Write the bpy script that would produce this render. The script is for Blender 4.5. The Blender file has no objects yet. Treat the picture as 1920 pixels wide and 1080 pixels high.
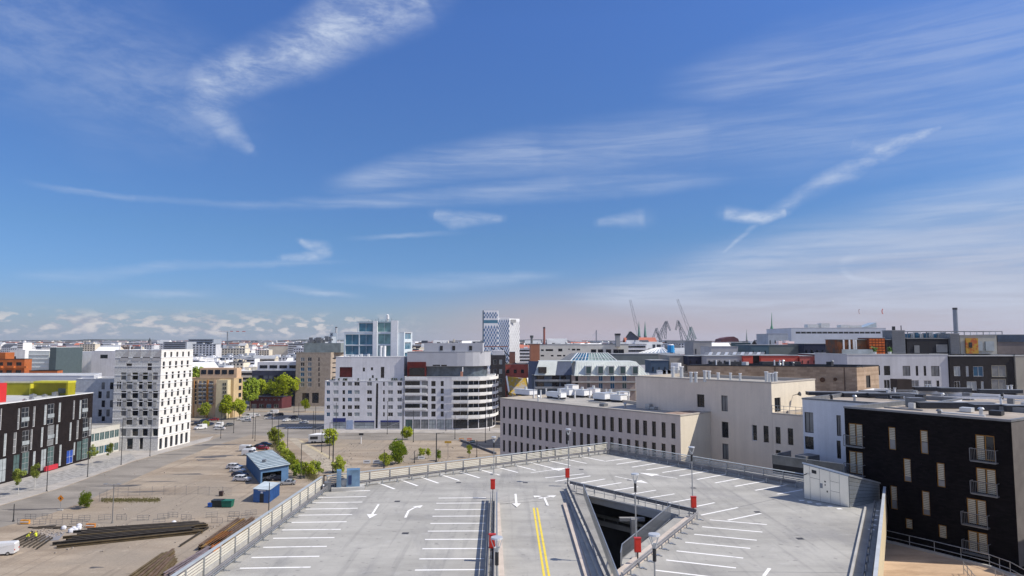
import bpy, math, random
from mathutils import Vector, Matrix
from mathutils.geometry import tessellate_polygon
random.seed(11)
sc = bpy.context.scene
col = sc.collection
R = math.radians
# ---------------------------------------------------------------- camera
FOC, HOR, EYE = 1280.0, 640.0, 38.0          # focal length and horizon row of the 1920 px frame, eye height in metres
PITCH = math.atan((HOR - 540.0) / FOC)
cam = bpy.data.cameras.new('camera')
cam.lens = 24.0; cam.sensor_width = 36.0; cam.clip_start = 0.5; cam.clip_end = 40000
co = bpy.data.objects.new('camera', cam); col.objects.link(co)
co.location = (0, 0, EYE); co.rotation_euler = (R(90) + PITCH, 0, 0)
sc.camera = co
# ---------------------------------------------------------------- sky and sun
SUN_EL, SUN_AZ = R(47), R(100)                # azimuth measured from +Y towards +X
w = bpy.data.worlds.new('World'); sc.world = w; w.use_nodes = True
nt = w.node_tree; nt.nodes.clear()
class NT:
    def __init__(s, t): s.t = t
    def n(s, typ, **kw):
        nd = s.t.nodes.new(typ)
        for k, v in kw.items(): setattr(nd, k, v)
        return nd
    def put(s, sock, v):
        if hasattr(v, 'is_output'): s.t.links.new(v, sock)
        else: sock.default_value = v
    def m(s, op, a, b=0.0, c=None):
        nd = s.n('ShaderNodeMath', operation=op); s.put(nd.inputs[0], a); s.put(nd.inputs[1], b)
        if c is not None: s.put(nd.inputs[2], c)
        return nd.outputs[0]
    def v(s, op, a, b=(0, 0, 0), sc_=None):
        nd = s.n('ShaderNodeVectorMath', operation=op); s.put(nd.inputs[0], a); s.put(nd.inputs[1], b)
        if sc_ is not None: s.put(nd.inputs['Scale'], sc_)
        return nd.outputs['Value'] if op in ('DOT_PRODUCT', 'LENGTH', 'DISTANCE') else nd.outputs['Vector']
    def mr(s, v, a, b, c=0.0, d=1.0, smooth=True):
        nd = s.n('ShaderNodeMapRange', interpolation_type='SMOOTHSTEP' if smooth else 'LINEAR')
        s.put(nd.inputs['Value'], v)
        for k, x in zip(('From Min', 'From Max', 'To Min', 'To Max'), (a, b, c, d)): s.put(nd.inputs[k], x)
        return nd.outputs[0]
    def noise(s, vec, scale, detail=4, rough=.55, dist=0.0, dims='3D'):
        nd = s.n('ShaderNodeTexNoise', noise_dimensions=dims)
        s.put(nd.inputs['Vector'], vec); nd.inputs['Scale'].default_value = scale
        nd.inputs['Detail'].default_value = detail; nd.inputs['Roughness'].default_value = rough
        nd.inputs['Distortion'].default_value = dist
        return nd.outputs['Fac'], nd.outputs['Color']
    def mix(s, f, a, b, blend='MIX'):
        nd = s.n('ShaderNodeMix', data_type='RGBA', blend_type=blend)
        s.put(nd.inputs[0], f); s.put(nd.inputs[6], a); s.put(nd.inputs[7], b)
        return nd.outputs[2]
def ray(px, py):
    up = -(py - 540.0)
    return Vector((px - 960.0, FOC * math.cos(PITCH) - up * math.sin(PITCH), FOC * math.sin(PITCH) + up * math.cos(PITCH)))
def azel(px, py):
    d = ray(px, py).normalized()
    return math.atan2(d.x, d.y), math.asin(d.z)
def build_sky():
    q = NT(nt)
    sky = q.n('ShaderNodeTexSky', sky_type='NISHITA')
    sky.sun_disc = False; sky.sun_elevation = SUN_EL; sky.sun_rotation = SUN_AZ
    sky.altitude = 50; sky.air_density = 1.0; sky.dust_density = 0.6; sky.ozone_density = 2.2
    hs = q.n('ShaderNodeHueSaturation'); q.put(hs.inputs['Color'], sky.outputs[0])
    hs.inputs['Saturation'].default_value = 1.13; hs.inputs['Value'].default_value = 1.0; hs.inputs['Hue'].default_value = 0.507
    d = q.n('ShaderNodeTexCoord').outputs['Generated']
    sp = q.n('ShaderNodeSeparateXYZ'); q.put(sp.inputs[0], d)
    az = q.m('ARCTAN2', sp.outputs[0], sp.outputs[1]); el = q.m('ARCSINE', sp.outputs[2])
    rp = q.n('ShaderNodeValToRGB'); cr = rp.color_ramp       # clear northern air: deeper blue towards the horizon than the model gives
    for i, (t, c_) in enumerate([(0.0, (.46, .61, .80)), (.06, (.415, .565, .80)), (.15, (.475, .64, .76)), (.30, (.60, .76, .88)), (.45, (.69, .87, 1.04))]):
        e_ = cr.elements[i] if i < 2 else cr.elements.new(t / .6)
        e_.position = t / .6; e_.color = (*c_, 1)
    q.put(rp.inputs[0], q.m('DIVIDE', el, .6))
    base = q.mix(1.0, q.mix(1.0, hs.outputs[0], (0.93, 0.98, 1.12, 1), 'MULTIPLY'), rp.outputs[0], 'MULTIPLY')
    cb = q.n('ShaderNodeCombineXYZ'); q.put(cb.inputs[0], az); q.put(cb.inputs[1], el); p = cb.outputs[0]
    # wind-drawn warp
    _, nc = q.noise(p, 9.0, 5, .6)
    wv = q.v('SCALE', q.v('SUBTRACT', nc, (.5, .5, .5)), sc_=.013)
    _, nc2 = q.noise(p, 60.0, 4, .6)
    wv2 = q.v('SCALE', q.v('SUBTRACT', nc2, (.5, .5, .5)), sc_=.0045)
    pw = q.v('MULTIPLY', q.v('ADD', p, q.v('ADD', wv, wv2)), (1, 1, 0))
    # two fibre textures: one along the main streaks, one for the ragged cloud at the upper left
    mp = q.n('ShaderNodeMapping'); q.put(mp.inputs[0], p); mp.inputs['Rotation'].default_value = (0, 0, R(-8)); mp.inputs['Scale'].default_value = (5, 60, 1)
    f1, _ = q.noise(mp.outputs[0], 1.0, 6, .62, .3); f1 = q.mr(f1, .30, .72)
    mp = q.n('ShaderNodeMapping'); q.put(mp.inputs[0], p); mp.inputs['Rotation'].default_value = (0, 0, R(42)); mp.inputs['Scale'].default_value = (13, 34, 1)
    f2, _ = q.noise(mp.outputs[0], 1.0, 8, .68, .25); f2 = q.mr(f2, .32, .72)
    acc = {0: None, 1: None}
    def seg(a, b, wa, wb, s, fib, f0=False, f1=False):
        A = Vector((*azel(*a), 0)); B = Vector((*azel(*b), 0)); ab = B - A
        wa /= FOC; wb /= FOC
        t = q.m('MULTIPLY', q.v('DOT_PRODUCT', q.v('SUBTRACT', pw, A), ab), 1.0 / ab.length_squared)
        t.node.use_clamp = True
        c = q.v('SCALE', ab, sc_=t)
        dist = q.v('DISTANCE', pw, q.v('ADD', c, A))
        wd = q.m('MULTIPLY_ADD', t, wb - wa, wa)
        wd = q.m('MULTIPLY', wd, 1.35); k = q.mr(q.m('DIVIDE', dist, wd), 1.0, 0.0, 0.0, s)
        if f0: k = q.m('MULTIPLY', k, q.mr(t, -.05, f0))
        if f1: k = q.m('MULTIPLY', k, q.mr(t, 1.05, 1 - f1))
        acc[fib] = k if acc[fib] is None else q.m('MAXIMUM', acc[fib], k)
    def line(pts, ws, s, fib=0):
        for i in range(len(pts) - 1):
            wa = ws[i] if isinstance(ws, list) else ws; wb = ws[i + 1] if isinstance(ws, list) else ws
            s_ = s[i] if isinstance(s, list) else s
            seg(pts[i], pts[i + 1], wa, wb, s_, fib, (.55 if fib == 0 else .1) if i == 0 else 0, (.55 if fib == 0 else .12) if i == len(pts) - 2 and pts[-1][0] < 1900 else 0)
    line([(790, -40), (660, 28), (575, 88), (470, 128), (395, 158), (380, 190), (425, 240), (475, 285)], [72, 62, 50, 44, 46, 40, 28, 10], [.95, .95, .85, .8, .7, .55, .42], 1)
    line([(-40, 20), (180, 110), (430, 215)], [110, 130, 90], .26, 1)
    line([(40, 160), (300, 240)], [50, 110], .13, 0)
    line([(600, 352), (800, 312), (1000, 286), (1300, 262), (1960, 205)], [20, 34, 46, 66, 90], [.55, .46, .36, .26])
    line([(480, 386), (820, 368), (1060, 350), (1430, 325)], [10, 18, 26, 16], [.42, .38, .34])
    line([(30, 338), (250, 372), (450, 383), (820, 381)], [5, 6, 8, 9], [.3, .2, .22])
    line([(1220, 172), (1500, 128), (1960, 65)], [34, 72, 90], .33)
    line([(1300, 195), (1960, 140)], [30, 70], .24)
    line([(1768, 234), (1700, 262), (1650, 282), (1590, 318), (1530, 348), (1485, 380), (1440, 404)], [5, 14, 19, 20, 17, 14, 12], [1.0, .95, .62, .58, .6, .6], 1)
    line([(1655, 276), (1590, 268)], [22, 18], .4, 1)
    line([(1475, 398), (1430, 408), (1352, 399)], [10, 13, 13], 1.0, 1)
    line([(1432, 408), (1325, 502)], [6, 5], .7)
    line([(812, 400), (850, 412), (945, 407)], [12, 18, 8], .6, 1)
    line([(1115, 419), (1215, 407)], [8, 20], .45, 1)
    line([(525, 486), (590, 481), (606, 470), (560, 452)], [7, 12, 16, 6], .72, 1)
    line([(10, 514), (180, 518), (330, 495), (680, 491)], [6, 13, 9, 4], [.3, .3, .26])
    line([(590, 519), (850, 530), (1070, 514)], [8, 18, 8], .36)
    line([(480, 530), (690, 558)], [7, 6], .6)
    line([(200, 546), (430, 554)], [6, 8], .4)
    line([(640, 449), (880, 436)], [5, 6], .45)
    line([(1230, 512), (1480, 482), (1960, 355)], [24, 58, 70], .46)
    line([(1560, 505), (1600, 480), (1720, 462), (1960, 445)], [10, 18, 26, 40], .55)
    line([(1568, 500), (1600, 524), (1790, 548)], [12, 9, 10], .7)
    line([(1640, 520), (1960, 462)], [16, 34], .42)
    line([(1040, 560), (1300, 545), (1960, 555)], [18, 46, 60], .62)
    cm = q.m('MAXIMUM', q.m('MULTIPLY', acc[0], q.m('MULTIPLY_ADD', f1, .72, .28)), q.m('MULTIPLY', acc[1], q.m('MULTIPLY_ADD', f2, .80, .20)))
    # thin veil and pale haze bank towards the sunny side of the horizon
    right = q.mr(az, -.22, .50)
    veil = q.m('MULTIPLY', q.m('MULTIPLY', q.mr(q.m('MULTIPLY_ADD', az, -.13, el), .125, .01), right), q.m('MULTIPLY_ADD', f1, .35, .45))
    bank = q.m('MULTIPLY', q.mr(el, .10, .004), q.mr(az, -.22, .10, .10, .95))
    # a low row of fair-weather cumulus over the far city on the other side
    mp = q.n('ShaderNodeMapping'); q.put(mp.inputs[0], p); mp.inputs['Scale'].default_value = (46, 112, 1)
    cu, _ = q.noise(mp.outputs[0], 1.0, 6, .52, .15)
    mp2 = q.n('ShaderNodeMapping'); q.put(mp2.inputs[0], p); mp2.inputs['Scale'].default_value = (11, 20, 1)
    cl, _ = q.noise(mp2.outputs[0], 1.0, 2, .5)
    cum = q.mr(q.m('ADD', cu, q.m('MULTIPLY', q.m('SUBTRACT', cl, .5), .62)), .465, .575)
    cum = q.m('MULTIPLY', cum, q.m('MULTIPLY', q.mr(el, .0, .012), q.mr(el, .044, .024)))
    cum = q.m('MULTIPLY', cum, q.mr(az, -.08, -.26))
    lowhaze = q.m('MULTIPLY', q.mr(el, .075, 0.0), .62)
    c = q.mix(lowhaze, base, (2.6, 3.2, 4.15, 1))
    c = q.mix(bank, c, (4.1, 3.35, 3.65, 1))
    c = q.mix(veil, c, (3.7, 3.75, 4.6, 1))
    # extra cirrus added out of view, its brightness raised for fill on shaded walls
    rest = q.m('MAXIMUM', q.mr(q.m('ABSOLUTE', az), .72, 1.1), q.mr(el, .50, .80))
    c = q.mix(q.m('MULTIPLY', q.m('MULTIPLY', rest, f1), .68), c, (5.0, 5.4, 6.4, 1))
    c = q.mix(cm, c, (4.7, 5.35, 6.6, 1))
    sh = q.mr(cu, .42, .66)
    c = q.mix(q.m('MULTIPLY', cum, .85), c, q.mix(sh, (2.9, 3.2, 4.0, 1), (5.6, 5.4, 5.4, 1)))
    bg = q.n('ShaderNodeBackground'); q.put(bg.inputs[0], c); bg.inputs[1].default_value = 0.085
    out = q.n('ShaderNodeOutputWorld'); nt.links.new(bg.outputs[0], out.inputs[0])
build_sky()
sun = bpy.data.lights.new('sun', 'SUN'); sun.energy = 3.5; sun.angle = R(0.53); sun.color = (1.0, .915, .79)
so = bpy.data.objects.new('sun', sun); col.objects.link(so)
sd = Vector((math.sin(SUN_AZ) * math.cos(SUN_EL), math.cos(SUN_AZ) * math.cos(SUN_EL), math.sin(SUN_EL)))
so.rotation_euler = sd.to_track_quat('Z', 'Y').to_euler(); so.location = (60, 0, 120)
vs = sc.view_settings
vs.view_transform = 'Standard'; vs.look = 'None'; vs.exposure = 0.56; vs.gamma = 1.0; vs.use_curve_mapping = False
sc.cycles.max_bounces = 6; sc.cycles.transparent_max_bounces = 12
sc.cycles.use_denoising = True
# ---------------------------------------------------------------- pixel -> place helpers
CAM = Vector((0, 0, EYE))
def G(px, py, z=0.0):
    d = ray(px, py); return CAM + d * ((z - EYE) / d.z)
DZ, DS = 15.5, 0.0098                        # the deck falls by about one percent away from the eye
def deckz(y): return EYE - DZ - DS * y
def Dk(px, py):
    d = ray(px, py); return CAM + d * (-DZ / (d.z + DS * d.y))
def AtY(px, py, y):
    d = ray(px, py); return CAM + d * (y / d.y)
# ---------------------------------------------------------------- things, parts, meshes
ORG = {}
def tag(o, label=None, cat=None, group=None, kind=None):
    if label: o['label'] = label
    if cat: o['category'] = cat
    if group: o['group'] = group
    if kind: o['kind'] = kind
    return o
def thing(name, label, cat, loc=(0, 0, 0), group=None):
    o = bpy.data.objects.new(name, None); col.objects.link(o); o.empty_display_size = .3
    o.location = loc; ORG[o] = Vector(loc)
    if label: o['kind'] = 'thing'
    return tag(o, label, cat, group)
class MB:
    def __init__(s): s.v = []; s.f = []; s.m = []
    def quad(s, a, b, c, d, m=0):
        i = len(s.v); s.v += [a, b, c, d]; s.f.append((i, i + 1, i + 2, i + 3)); s.m.append(m)
    def tri(s, a, b, c, m=0):
        i = len(s.v); s.v += [a, b, c]; s.f.append((i, i + 1, i + 2)); s.m.append(m)
    def poly(s, pts, m=0):
        i = len(s.v); s.v += list(pts); s.f.append(tuple(range(i, i + len(pts)))); s.m.append(m)
    def fill(s, loops, m=0):
        i = len(s.v); fl = [Vector(p) for l in loops for p in l]; s.v += fl
        for t in tessellate_polygon([[Vector(p) for p in l] for l in loops]):
            a, b, c = t
            if (fl[b] - fl[a]).cross(fl[c] - fl[a]).z < 0: b, c = c, b
            s.f.append((i + a, i + b, i + c)); s.m.append(m)
    def obox(s, p, u, v, w, m=0):            # corner p and three edge vectors
        p = Vector(p); u = Vector(u); v = Vector(v); w = Vector(w)
        if u.cross(v).dot(w) < 0: u, v = v, u
        i = len(s.v); s.v += [p, p + u, p + u + v, p + v, p + w, p + u + w, p + u + v + w, p + v + w]
        for f in ((3, 2, 1, 0), (4, 5, 6, 7), (0, 1, 5, 4), (1, 2, 6, 5), (2, 3, 7, 6), (3, 0, 4, 7)):
            s.f.append(tuple(i + k for k in f)); s.m.append(m)
    def box(s, c, sz, m=0, rz=0.0):
        x, y, z = sz; cs, sn = math.cos(rz), math.sin(rz)
        u = Vector((cs * x, sn * x, 0)); v = Vector((-sn * y, cs * y, 0)); ww = Vector((0, 0, z))
        s.obox(Vector(c) - u / 2 - v / 2 - ww / 2, u, v, ww, m)
    def bar(s, a, b, wd, ht=None, m=0):      # rectangular bar along a->b
        a = Vector(a); b = Vector(b); ht = wd if ht is None else ht
        d = (b - a); L = d.length
        if L < 1e-6: return
        d /= L; sd_ = d.cross(Vector((0, 0, 1)))
        if sd_.length < 1e-3: sd_ = Vector((1, 0, 0))
        sd_.normalize(); up = sd_.cross(d)
        s.obox(a - sd_ * wd / 2 - up * ht / 2, d * L, sd_ * wd, up * ht, m)
    def tube(s, a, b, r, r2=None, n=8, m=0, caps=True):
        a = Vector(a); b = Vector(b); r2 = r if r2 is None else r2
        d = (b - a).normalized(); x = d.orthogonal().normalized(); y = d.cross(x)
        i = len(s.v)
        for c, rr in ((a, r), (b, r2)):
            for k in range(n):
                t = 2 * math.pi * k / n; s.v.append(c + x * math.cos(t) * rr + y * math.sin(t) * rr)
        for k in range(n):
            k2 = (k + 1) % n; s.f.append((i + k, i + k2, i + n + k2, i + n + k)); s.m.append(m)
        if caps:
            s.f.append(tuple(i + n + k for k in range(n))); s.m.append(m)
            s.f.append(tuple(i + n - 1 - k for k in range(n))); s.m.append(m)
    def prism(s, pts, z0, z1, m=0, mt=None, bottom=False):   # pts CCW (x, y)
        n = len(pts); i = len(s.v)
        s.v += [Vector((p[0], p[1], z0)) for p in pts] + [Vector((p[0], p[1], z1)) for p in pts]
        for k in range(n):
            k2 = (k + 1) % n; s.f.append((i + k, i + k2, i + n + k2, i + n + k)); s.m.append(m)
        s.fill([[(p[0], p[1], z1) for p in pts]], m if mt is None else mt)
    def build(s, name, mats, parent=None, loc=None, kind=None, smooth=False, world=True):
        if not isinstance(mats, (list, tuple)): mats = [mats]
        org = ORG.get(parent, Vector((0, 0, 0))) if parent is not None else Vector(loc or (0, 0, 0))
        me = bpy.data.meshes.new(name)
        me.from_pydata([tuple(Vector(p) - org) if world else tuple(p) for p in s.v], [], s.f)
        for mt in mats: me.materials.append(mt)
        if len(mats) > 1: me.polygons.foreach_set('material_index', s.m)
        if smooth: me.polygons.foreach_set('use_smooth', [True] * len(me.polygons))
        me.update()
        o = bpy.data.objects.new(name, me); col.objects.link(o)
        if parent is not None: o.parent = parent; ORG[o] = org
        else: o.location = org; ORG[o] = org
        if kind: o['kind'] = kind
        return o
    def mesh(s, name, mats):
        if not isinstance(mats, (list, tuple)): mats = [mats]
        me = bpy.data.meshes.new(name); me.from_pydata([tuple(p) for p in s.v], [], s.f)
        for mt in mats: me.materials.append(mt)
        if len(mats) > 1: me.polygons.foreach_set('material_index', s.m)
        me.update(); return me
def inst(name, me, parent, world_mat):
    """an object that shares mesh data, placed by a world matrix under its thing"""
    o = bpy.data.objects.new(name, me); col.objects.link(o)
    if parent is not None:
        o.parent = parent; o.matrix_basis = Matrix.Translation(-ORG[parent]) @ world_mat
    else: o.matrix_basis = world_mat
    ORG[o] = ORG.get(parent, Vector())
    return o
def copy_tree(root, loc, rz=0.0, scale=1.0, label=None, group=None):
    def cp(o, par):
        c = o.copy(); col.objects.link(c); c.parent = par
        for ch in o.children: cp(ch, c)
        return c
    c = cp(root, None); c.location = loc; c.rotation_euler = (0, 0, rz)
    c.scale = (scale,) * 3 if not isinstance(scale, tuple) else scale
    if label: c['label'] = label
    if group: c['group'] = group
    ORG[c] = Vector(loc); return c
# ---------------------------------------------------------------- materials
MATS = {}
def mat(name, c, rough=.8, var=.12, scale=1.5, metal=0.0, spec=.35, bump=0.0, c2=None, stretch=None, coord='Object', detail=5, thr=(.35, .65), fine=0.0, streak=0.0):
    if name in MATS: return MATS[name]
    m_ = bpy.data.materials.new(name); m_.use_nodes = True; q = NT(m_.node_tree)
    b = m_.node_tree.nodes['Principled BSDF']
    b.inputs['Roughness'].default_value = rough; b.inputs['Metallic'].default_value = metal
    b.inputs['Specular IOR Level'].default_value = spec
    m_.diffuse_color = (*c, 1)
    tc = q.n('ShaderNodeTexCoord').outputs[coord]
    if stretch:
        mp = q.n('ShaderNodeMapping'); q.put(mp.inputs[0], tc); mp.inputs['Scale'].default_value = stretch; tc = mp.outputs[0]
    f, _ = q.noise(tc, scale, detail, .6)
    f = q.mr(f, thr[0], thr[1], smooth=False)
    lo = tuple(x * (1 - var) for x in c) + (1,); hi = (tuple(x * (1 + var) for x in c) if c2 is None else tuple(c2)) + (1,)
    cc = q.mix(f, lo, hi)
    if fine:
        f2, _ = q.noise(tc, scale * 14, 3, .7); g = q.mr(f2, .25, .75, 1 - fine, 1 + fine, smooth=False)
        cb = q.n('ShaderNodeCombineColor'); [q.put(cb.inputs[i], g) for i in range(3)]
        cc = q.mix(1.0, cc, cb.outputs[0], 'MULTIPLY')
    if streak:                                # rain streaks and washed patches down a wall
        mp = q.n('ShaderNodeMapping'); q.put(mp.inputs[0], q.n('ShaderNodeTexCoord').outputs['Object']); mp.inputs['Scale'].default_value = (1.3, 1.3, .07)
        f5, _ = q.noise(mp.outputs[0], 1.0, 5, .65, .2); g5 = q.mr(f5, .35, .70, 1.0, 1 - streak, smooth=False)
        cb = q.n('ShaderNodeCombineColor'); [q.put(cb.inputs[i], g5) for i in range(3)]; cc = q.mix(1.0, cc, cb.outputs[0], 'MULTIPLY')
    q.put(b.inputs['Base Color'], cc)
    if bump:
        bp = q.n('ShaderNodeBump'); bp.inputs['Strength'].default_value = bump; bp.inputs['Distance'].default_value = .05
        f3, _ = q.noise(tc, scale * 8, 4, .6); q.put(bp.inputs['Height'], f3); q.put(b.inputs['Normal'], bp.outputs[0])
    MATS[name] = m_; return m_
def glass_mat(name, c, rough=.06, spec=.55, var=.3):
    return mat(name, c, rough, var, .35, 0, spec, thr=(.3, .7))
def brick_mat(name, c, c2, mortar, bw=.5, bh=.16, rough=.85, var=.5):
    if name in MATS: return MATS[name]
    m_ = bpy.data.materials.new(name); m_.use_nodes = True; q = NT(m_.node_tree)
    b = m_.node_tree.nodes['Principled BSDF']; b.inputs['Roughness'].default_value = rough; b.inputs['Specular IOR Level'].default_value = .06
    tc = q.n('ShaderNodeTexCoord').outputs['Object']; sp = q.n('ShaderNodeSeparateXYZ'); q.put(sp.inputs[0], tc)
    cb = q.n('ShaderNodeCombineXYZ'); q.put(cb.inputs[0], q.m('ADD', q.m('MULTIPLY', sp.outputs[0], .8), q.m('MULTIPLY', sp.outputs[1], -.8))); q.put(cb.inputs[1], sp.outputs[2])
    br = q.n('ShaderNodeTexBrick'); q.put(br.inputs['Vector'], cb.outputs[0])
    br.inputs['Color1'].default_value = (*c, 1); br.inputs['Color2'].default_value = (*c2, 1); br.inputs['Mortar'].default_value = (*mortar, 1)
    br.inputs['Scale'].default_value = 1.0; br.inputs['Brick Width'].default_value = bw; br.inputs['Row Height'].default_value = bh
    br.inputs['Mortar Size'].default_value = .012; br.inputs['Bias'].default_value = 0
    f, _ = q.noise(tc, .5, 5, .65); g = q.mr(f, .3, .7, 1 - var * .4, 1 + var * .4, smooth=False)
    cc = q.n('ShaderNodeCombineColor'); [q.put(cc.inputs[i], g) for i in range(3)]
    q.put(b.inputs['Base Color'], q.mix(1.0, br.outputs['Color'], cc.outputs[0], 'MULTIPLY'))
    bp = q.n('ShaderNodeBump'); bp.inputs['Strength'].default_value = .3; bp.inputs['Distance'].default_value = .02
    q.put(bp.inputs['Height'], br.outputs['Fac']); bp.invert = True; q.put(b.inputs['Normal'], bp.outputs[0])
    MATS[name] = m_; return m_
def leaf_mat(name, c, c2):
    if name in MATS: return MATS[name]
    m_ = bpy.data.materials.new(name); m_.use_nodes = True; q = NT(m_.node_tree); t = m_.node_tree
    b = t.nodes['Principled BSDF']; b.inputs['Roughness'].default_value = .6; b.inputs['Specular IOR Level'].default_value = .2
    tc = q.n('ShaderNodeTexCoord').outputs['Object']; f, _ = q.noise(tc, 1.1, 3, .6)
    cc = q.mix(q.mr(f, .35, .65), (*c, 1), (*c2, 1)); q.put(b.inputs['Base Color'], cc)
    tr = q.n('ShaderNodeBsdfTranslucent'); q.put(tr.inputs['Color'], cc)
    mx = q.n('ShaderNodeMixShader'); mx.inputs[0].default_value = .35
    t.links.new(b.outputs[0], mx.inputs[1]); t.links.new(tr.outputs[0], mx.inputs[2])
    t.links.new(mx.outputs[0], t.nodes['Material Output'].inputs['Surface'])
    MATS[name] = m_; return m_
WHITE = mat('white_render', (.80, .80, .79), .8, .05, .4, fine=.03, streak=.12)
LAVEN = mat('pale_render', (.70, .70, .735), .8, .06, .3, fine=.03, streak=.14)
GREYR = mat('grey_render', (.42, .43, .45), .8, .08, .3)
CONC = mat('concrete', (.40, .395, .38), .9, .14, .5, fine=.06)
DARKC = mat('dark_concrete', (.13, .13, .14), .9, .2, .5)
ROOFG = mat('grey_roofing', (.22, .22, .225), .9, .2, .3, fine=.08)
ROOFD = mat('dark_roofing', (.06, .062, .068), .85, .2, .4)
ROOFL = mat('pale_roofing', (.42, .43, .44), .85, .15, .3)
GRAVR = mat('roof_gravel', (.34, .30, .26), .95, .2, .35, fine=.15)
METAL = mat('galvanised_steel', (.42, .44, .46), .42, .15, 2.5, .75, .5)
ALUM = mat('white_aluminium', (.62, .64, .65), .4, .08, .8, .45, .5)
PAINTW = mat('white_sheet_metal', (.80, .81, .82), .45, .05, .8, 0, .5)
DARKM = mat('dark_metal', (.035, .037, .042), .5, .2, 1.5, .3, .4)
STEELG = mat('grey_metal', (.20, .21, .225), .5, .15, 1.5, .4, .4)
GL_D = glass_mat('dark_glass', (.012, .016, .022))
GL_B = glass_mat('blue_glass', (.02, .10, .19))
GL_T = glass_mat('teal_glass', (.07, .12, .12))
GL_L = glass_mat('curtained_glass', (.20, .21, .22), .12, .6)
GL_P = glass_mat('pale_glass', (.34, .38, .40), .12, .6)
FR_D = mat('dark_frame', (.03, .03, .034), .5, .1)
FR_W = mat('white_frame', (.7, .71, .72), .5, .04)
FR_G = mat('grey_frame', (.30, .31, .32), .5, .06)
# ---------------------------------------------------------------- windows and buildings
WK = {}  # kind -> (frame material, glass choices, columns, rows, frame width)
def wkind(k, fr, gl, nx=1, nz=1, fw=.07): WK[k] = (fr, gl, nx, nz, fw)
wkind('dark', FR_D, [GL_D], 1, 1)
wkind('dark2', FR_D, [GL_D, GL_D, GL_L], 2, 1)
wkind('white', FR_W, [GL_D, GL_B, GL_L], 2, 1)
wkind('white1', FR_W, [GL_D, GL_B, GL_L], 1, 1)
wkind('pale', FR_W, [GL_L, GL_P, GL_D], 2, 1)
wkind('teal', FR_W, [GL_T, GL_B, GL_T], 2, 1)
wkind('strip', FR_W, [GL_P, GL_L], 1, 3, .08)
wkind('balc', FR_G, [GL_D, GL_T, GL_L], 2, 4, .12)
wkind('shop', FR_D, [GL_T, GL_L, GL_P], 2, 2, .1)
wkind('slot', FR_D, [GL_D], 1, 5, .1)
GL_S = glass_mat('sky_glass', (.05, .17, .25)); GL_U = glass_mat('pale_teal_glass', (.16, .31, .31))
wkind('skypane', FR_W, [GL_S], 2, 1, .12); wkind('tealpane', FR_W, [GL_U], 2, 1, .12)
wkind('curtain', FR_W, [GL_B], 2, 1, .12)
WM = {}
def window_mesh(w_, h_, kind, gi, depth):
    w_ = round(w_ * 20) / 20; h_ = round(h_ * 20) / 20
    k = (w_, h_, kind, gi, depth)
    if k in WM: return WM[k]
    fr, gl, nx, nz, fw = WK[kind]
    b = MB(); y0, y1 = depth - .09, depth + .01
    fw = min(fw, w_ * .2, h_ * .2)
    b.obox((0, y0, 0), (fw, 0, 0), (0, y1 - y0, 0), (0, 0, h_), 0)
    b.obox((w_ - fw, y0, 0), (fw, 0, 0), (0, y1 - y0, 0), (0, 0, h_), 0)
    b.obox((fw, y0, 0), (w_ - 2 * fw, 0, 0), (0, y1 - y0, 0), (0, 0, fw), 0)
    b.obox((fw, y0, h_ - fw), (w_ - 2 * fw, 0, 0), (0, y1 - y0, 0), (0, 0, fw), 0)
    for i in range(1, nx): b.obox((w_ * i / nx - fw * .35, y0 + .02, fw), (fw * .7, 0, 0), (0, .06, 0), (0, 0, h_ - 2 * fw), 0)
    for i in range(1, nz): b.obox((fw, y0 + .025, h_ * i / nz - fw * .35), (w_ - 2 * fw, 0, 0), (0, .05, 0), (0, 0, fw * .7), 0)
    b.quad((fw, depth - .03, fw), (w_ - fw, depth - .03, fw), (w_ - fw, depth - .03, h_ - fw), (fw, depth - .03, h_ - fw), 1)
    WM[k] = b.mesh('window', [fr, gl[gi]]); return WM[k]
def inset(pts, d):
    n = len(pts); out = []
    for i in range(n):
        a, b, c = Vector(pts[i - 1]).to_2d(), Vector(pts[i]).to_2d(), Vector(pts[(i + 1) % n]).to_2d()
        e1 = (b - a).normalized(); e2 = (c - b).normalized()
        n1 = Vector((-e1.y, e1.x)); n2 = Vector((-e2.y, e2.x)); h = n1 + n2
        h = h / max(.3, h.dot(n1)) if h.length > 1e-6 else n1
        out.append(b + h * d)
    return out
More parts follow.
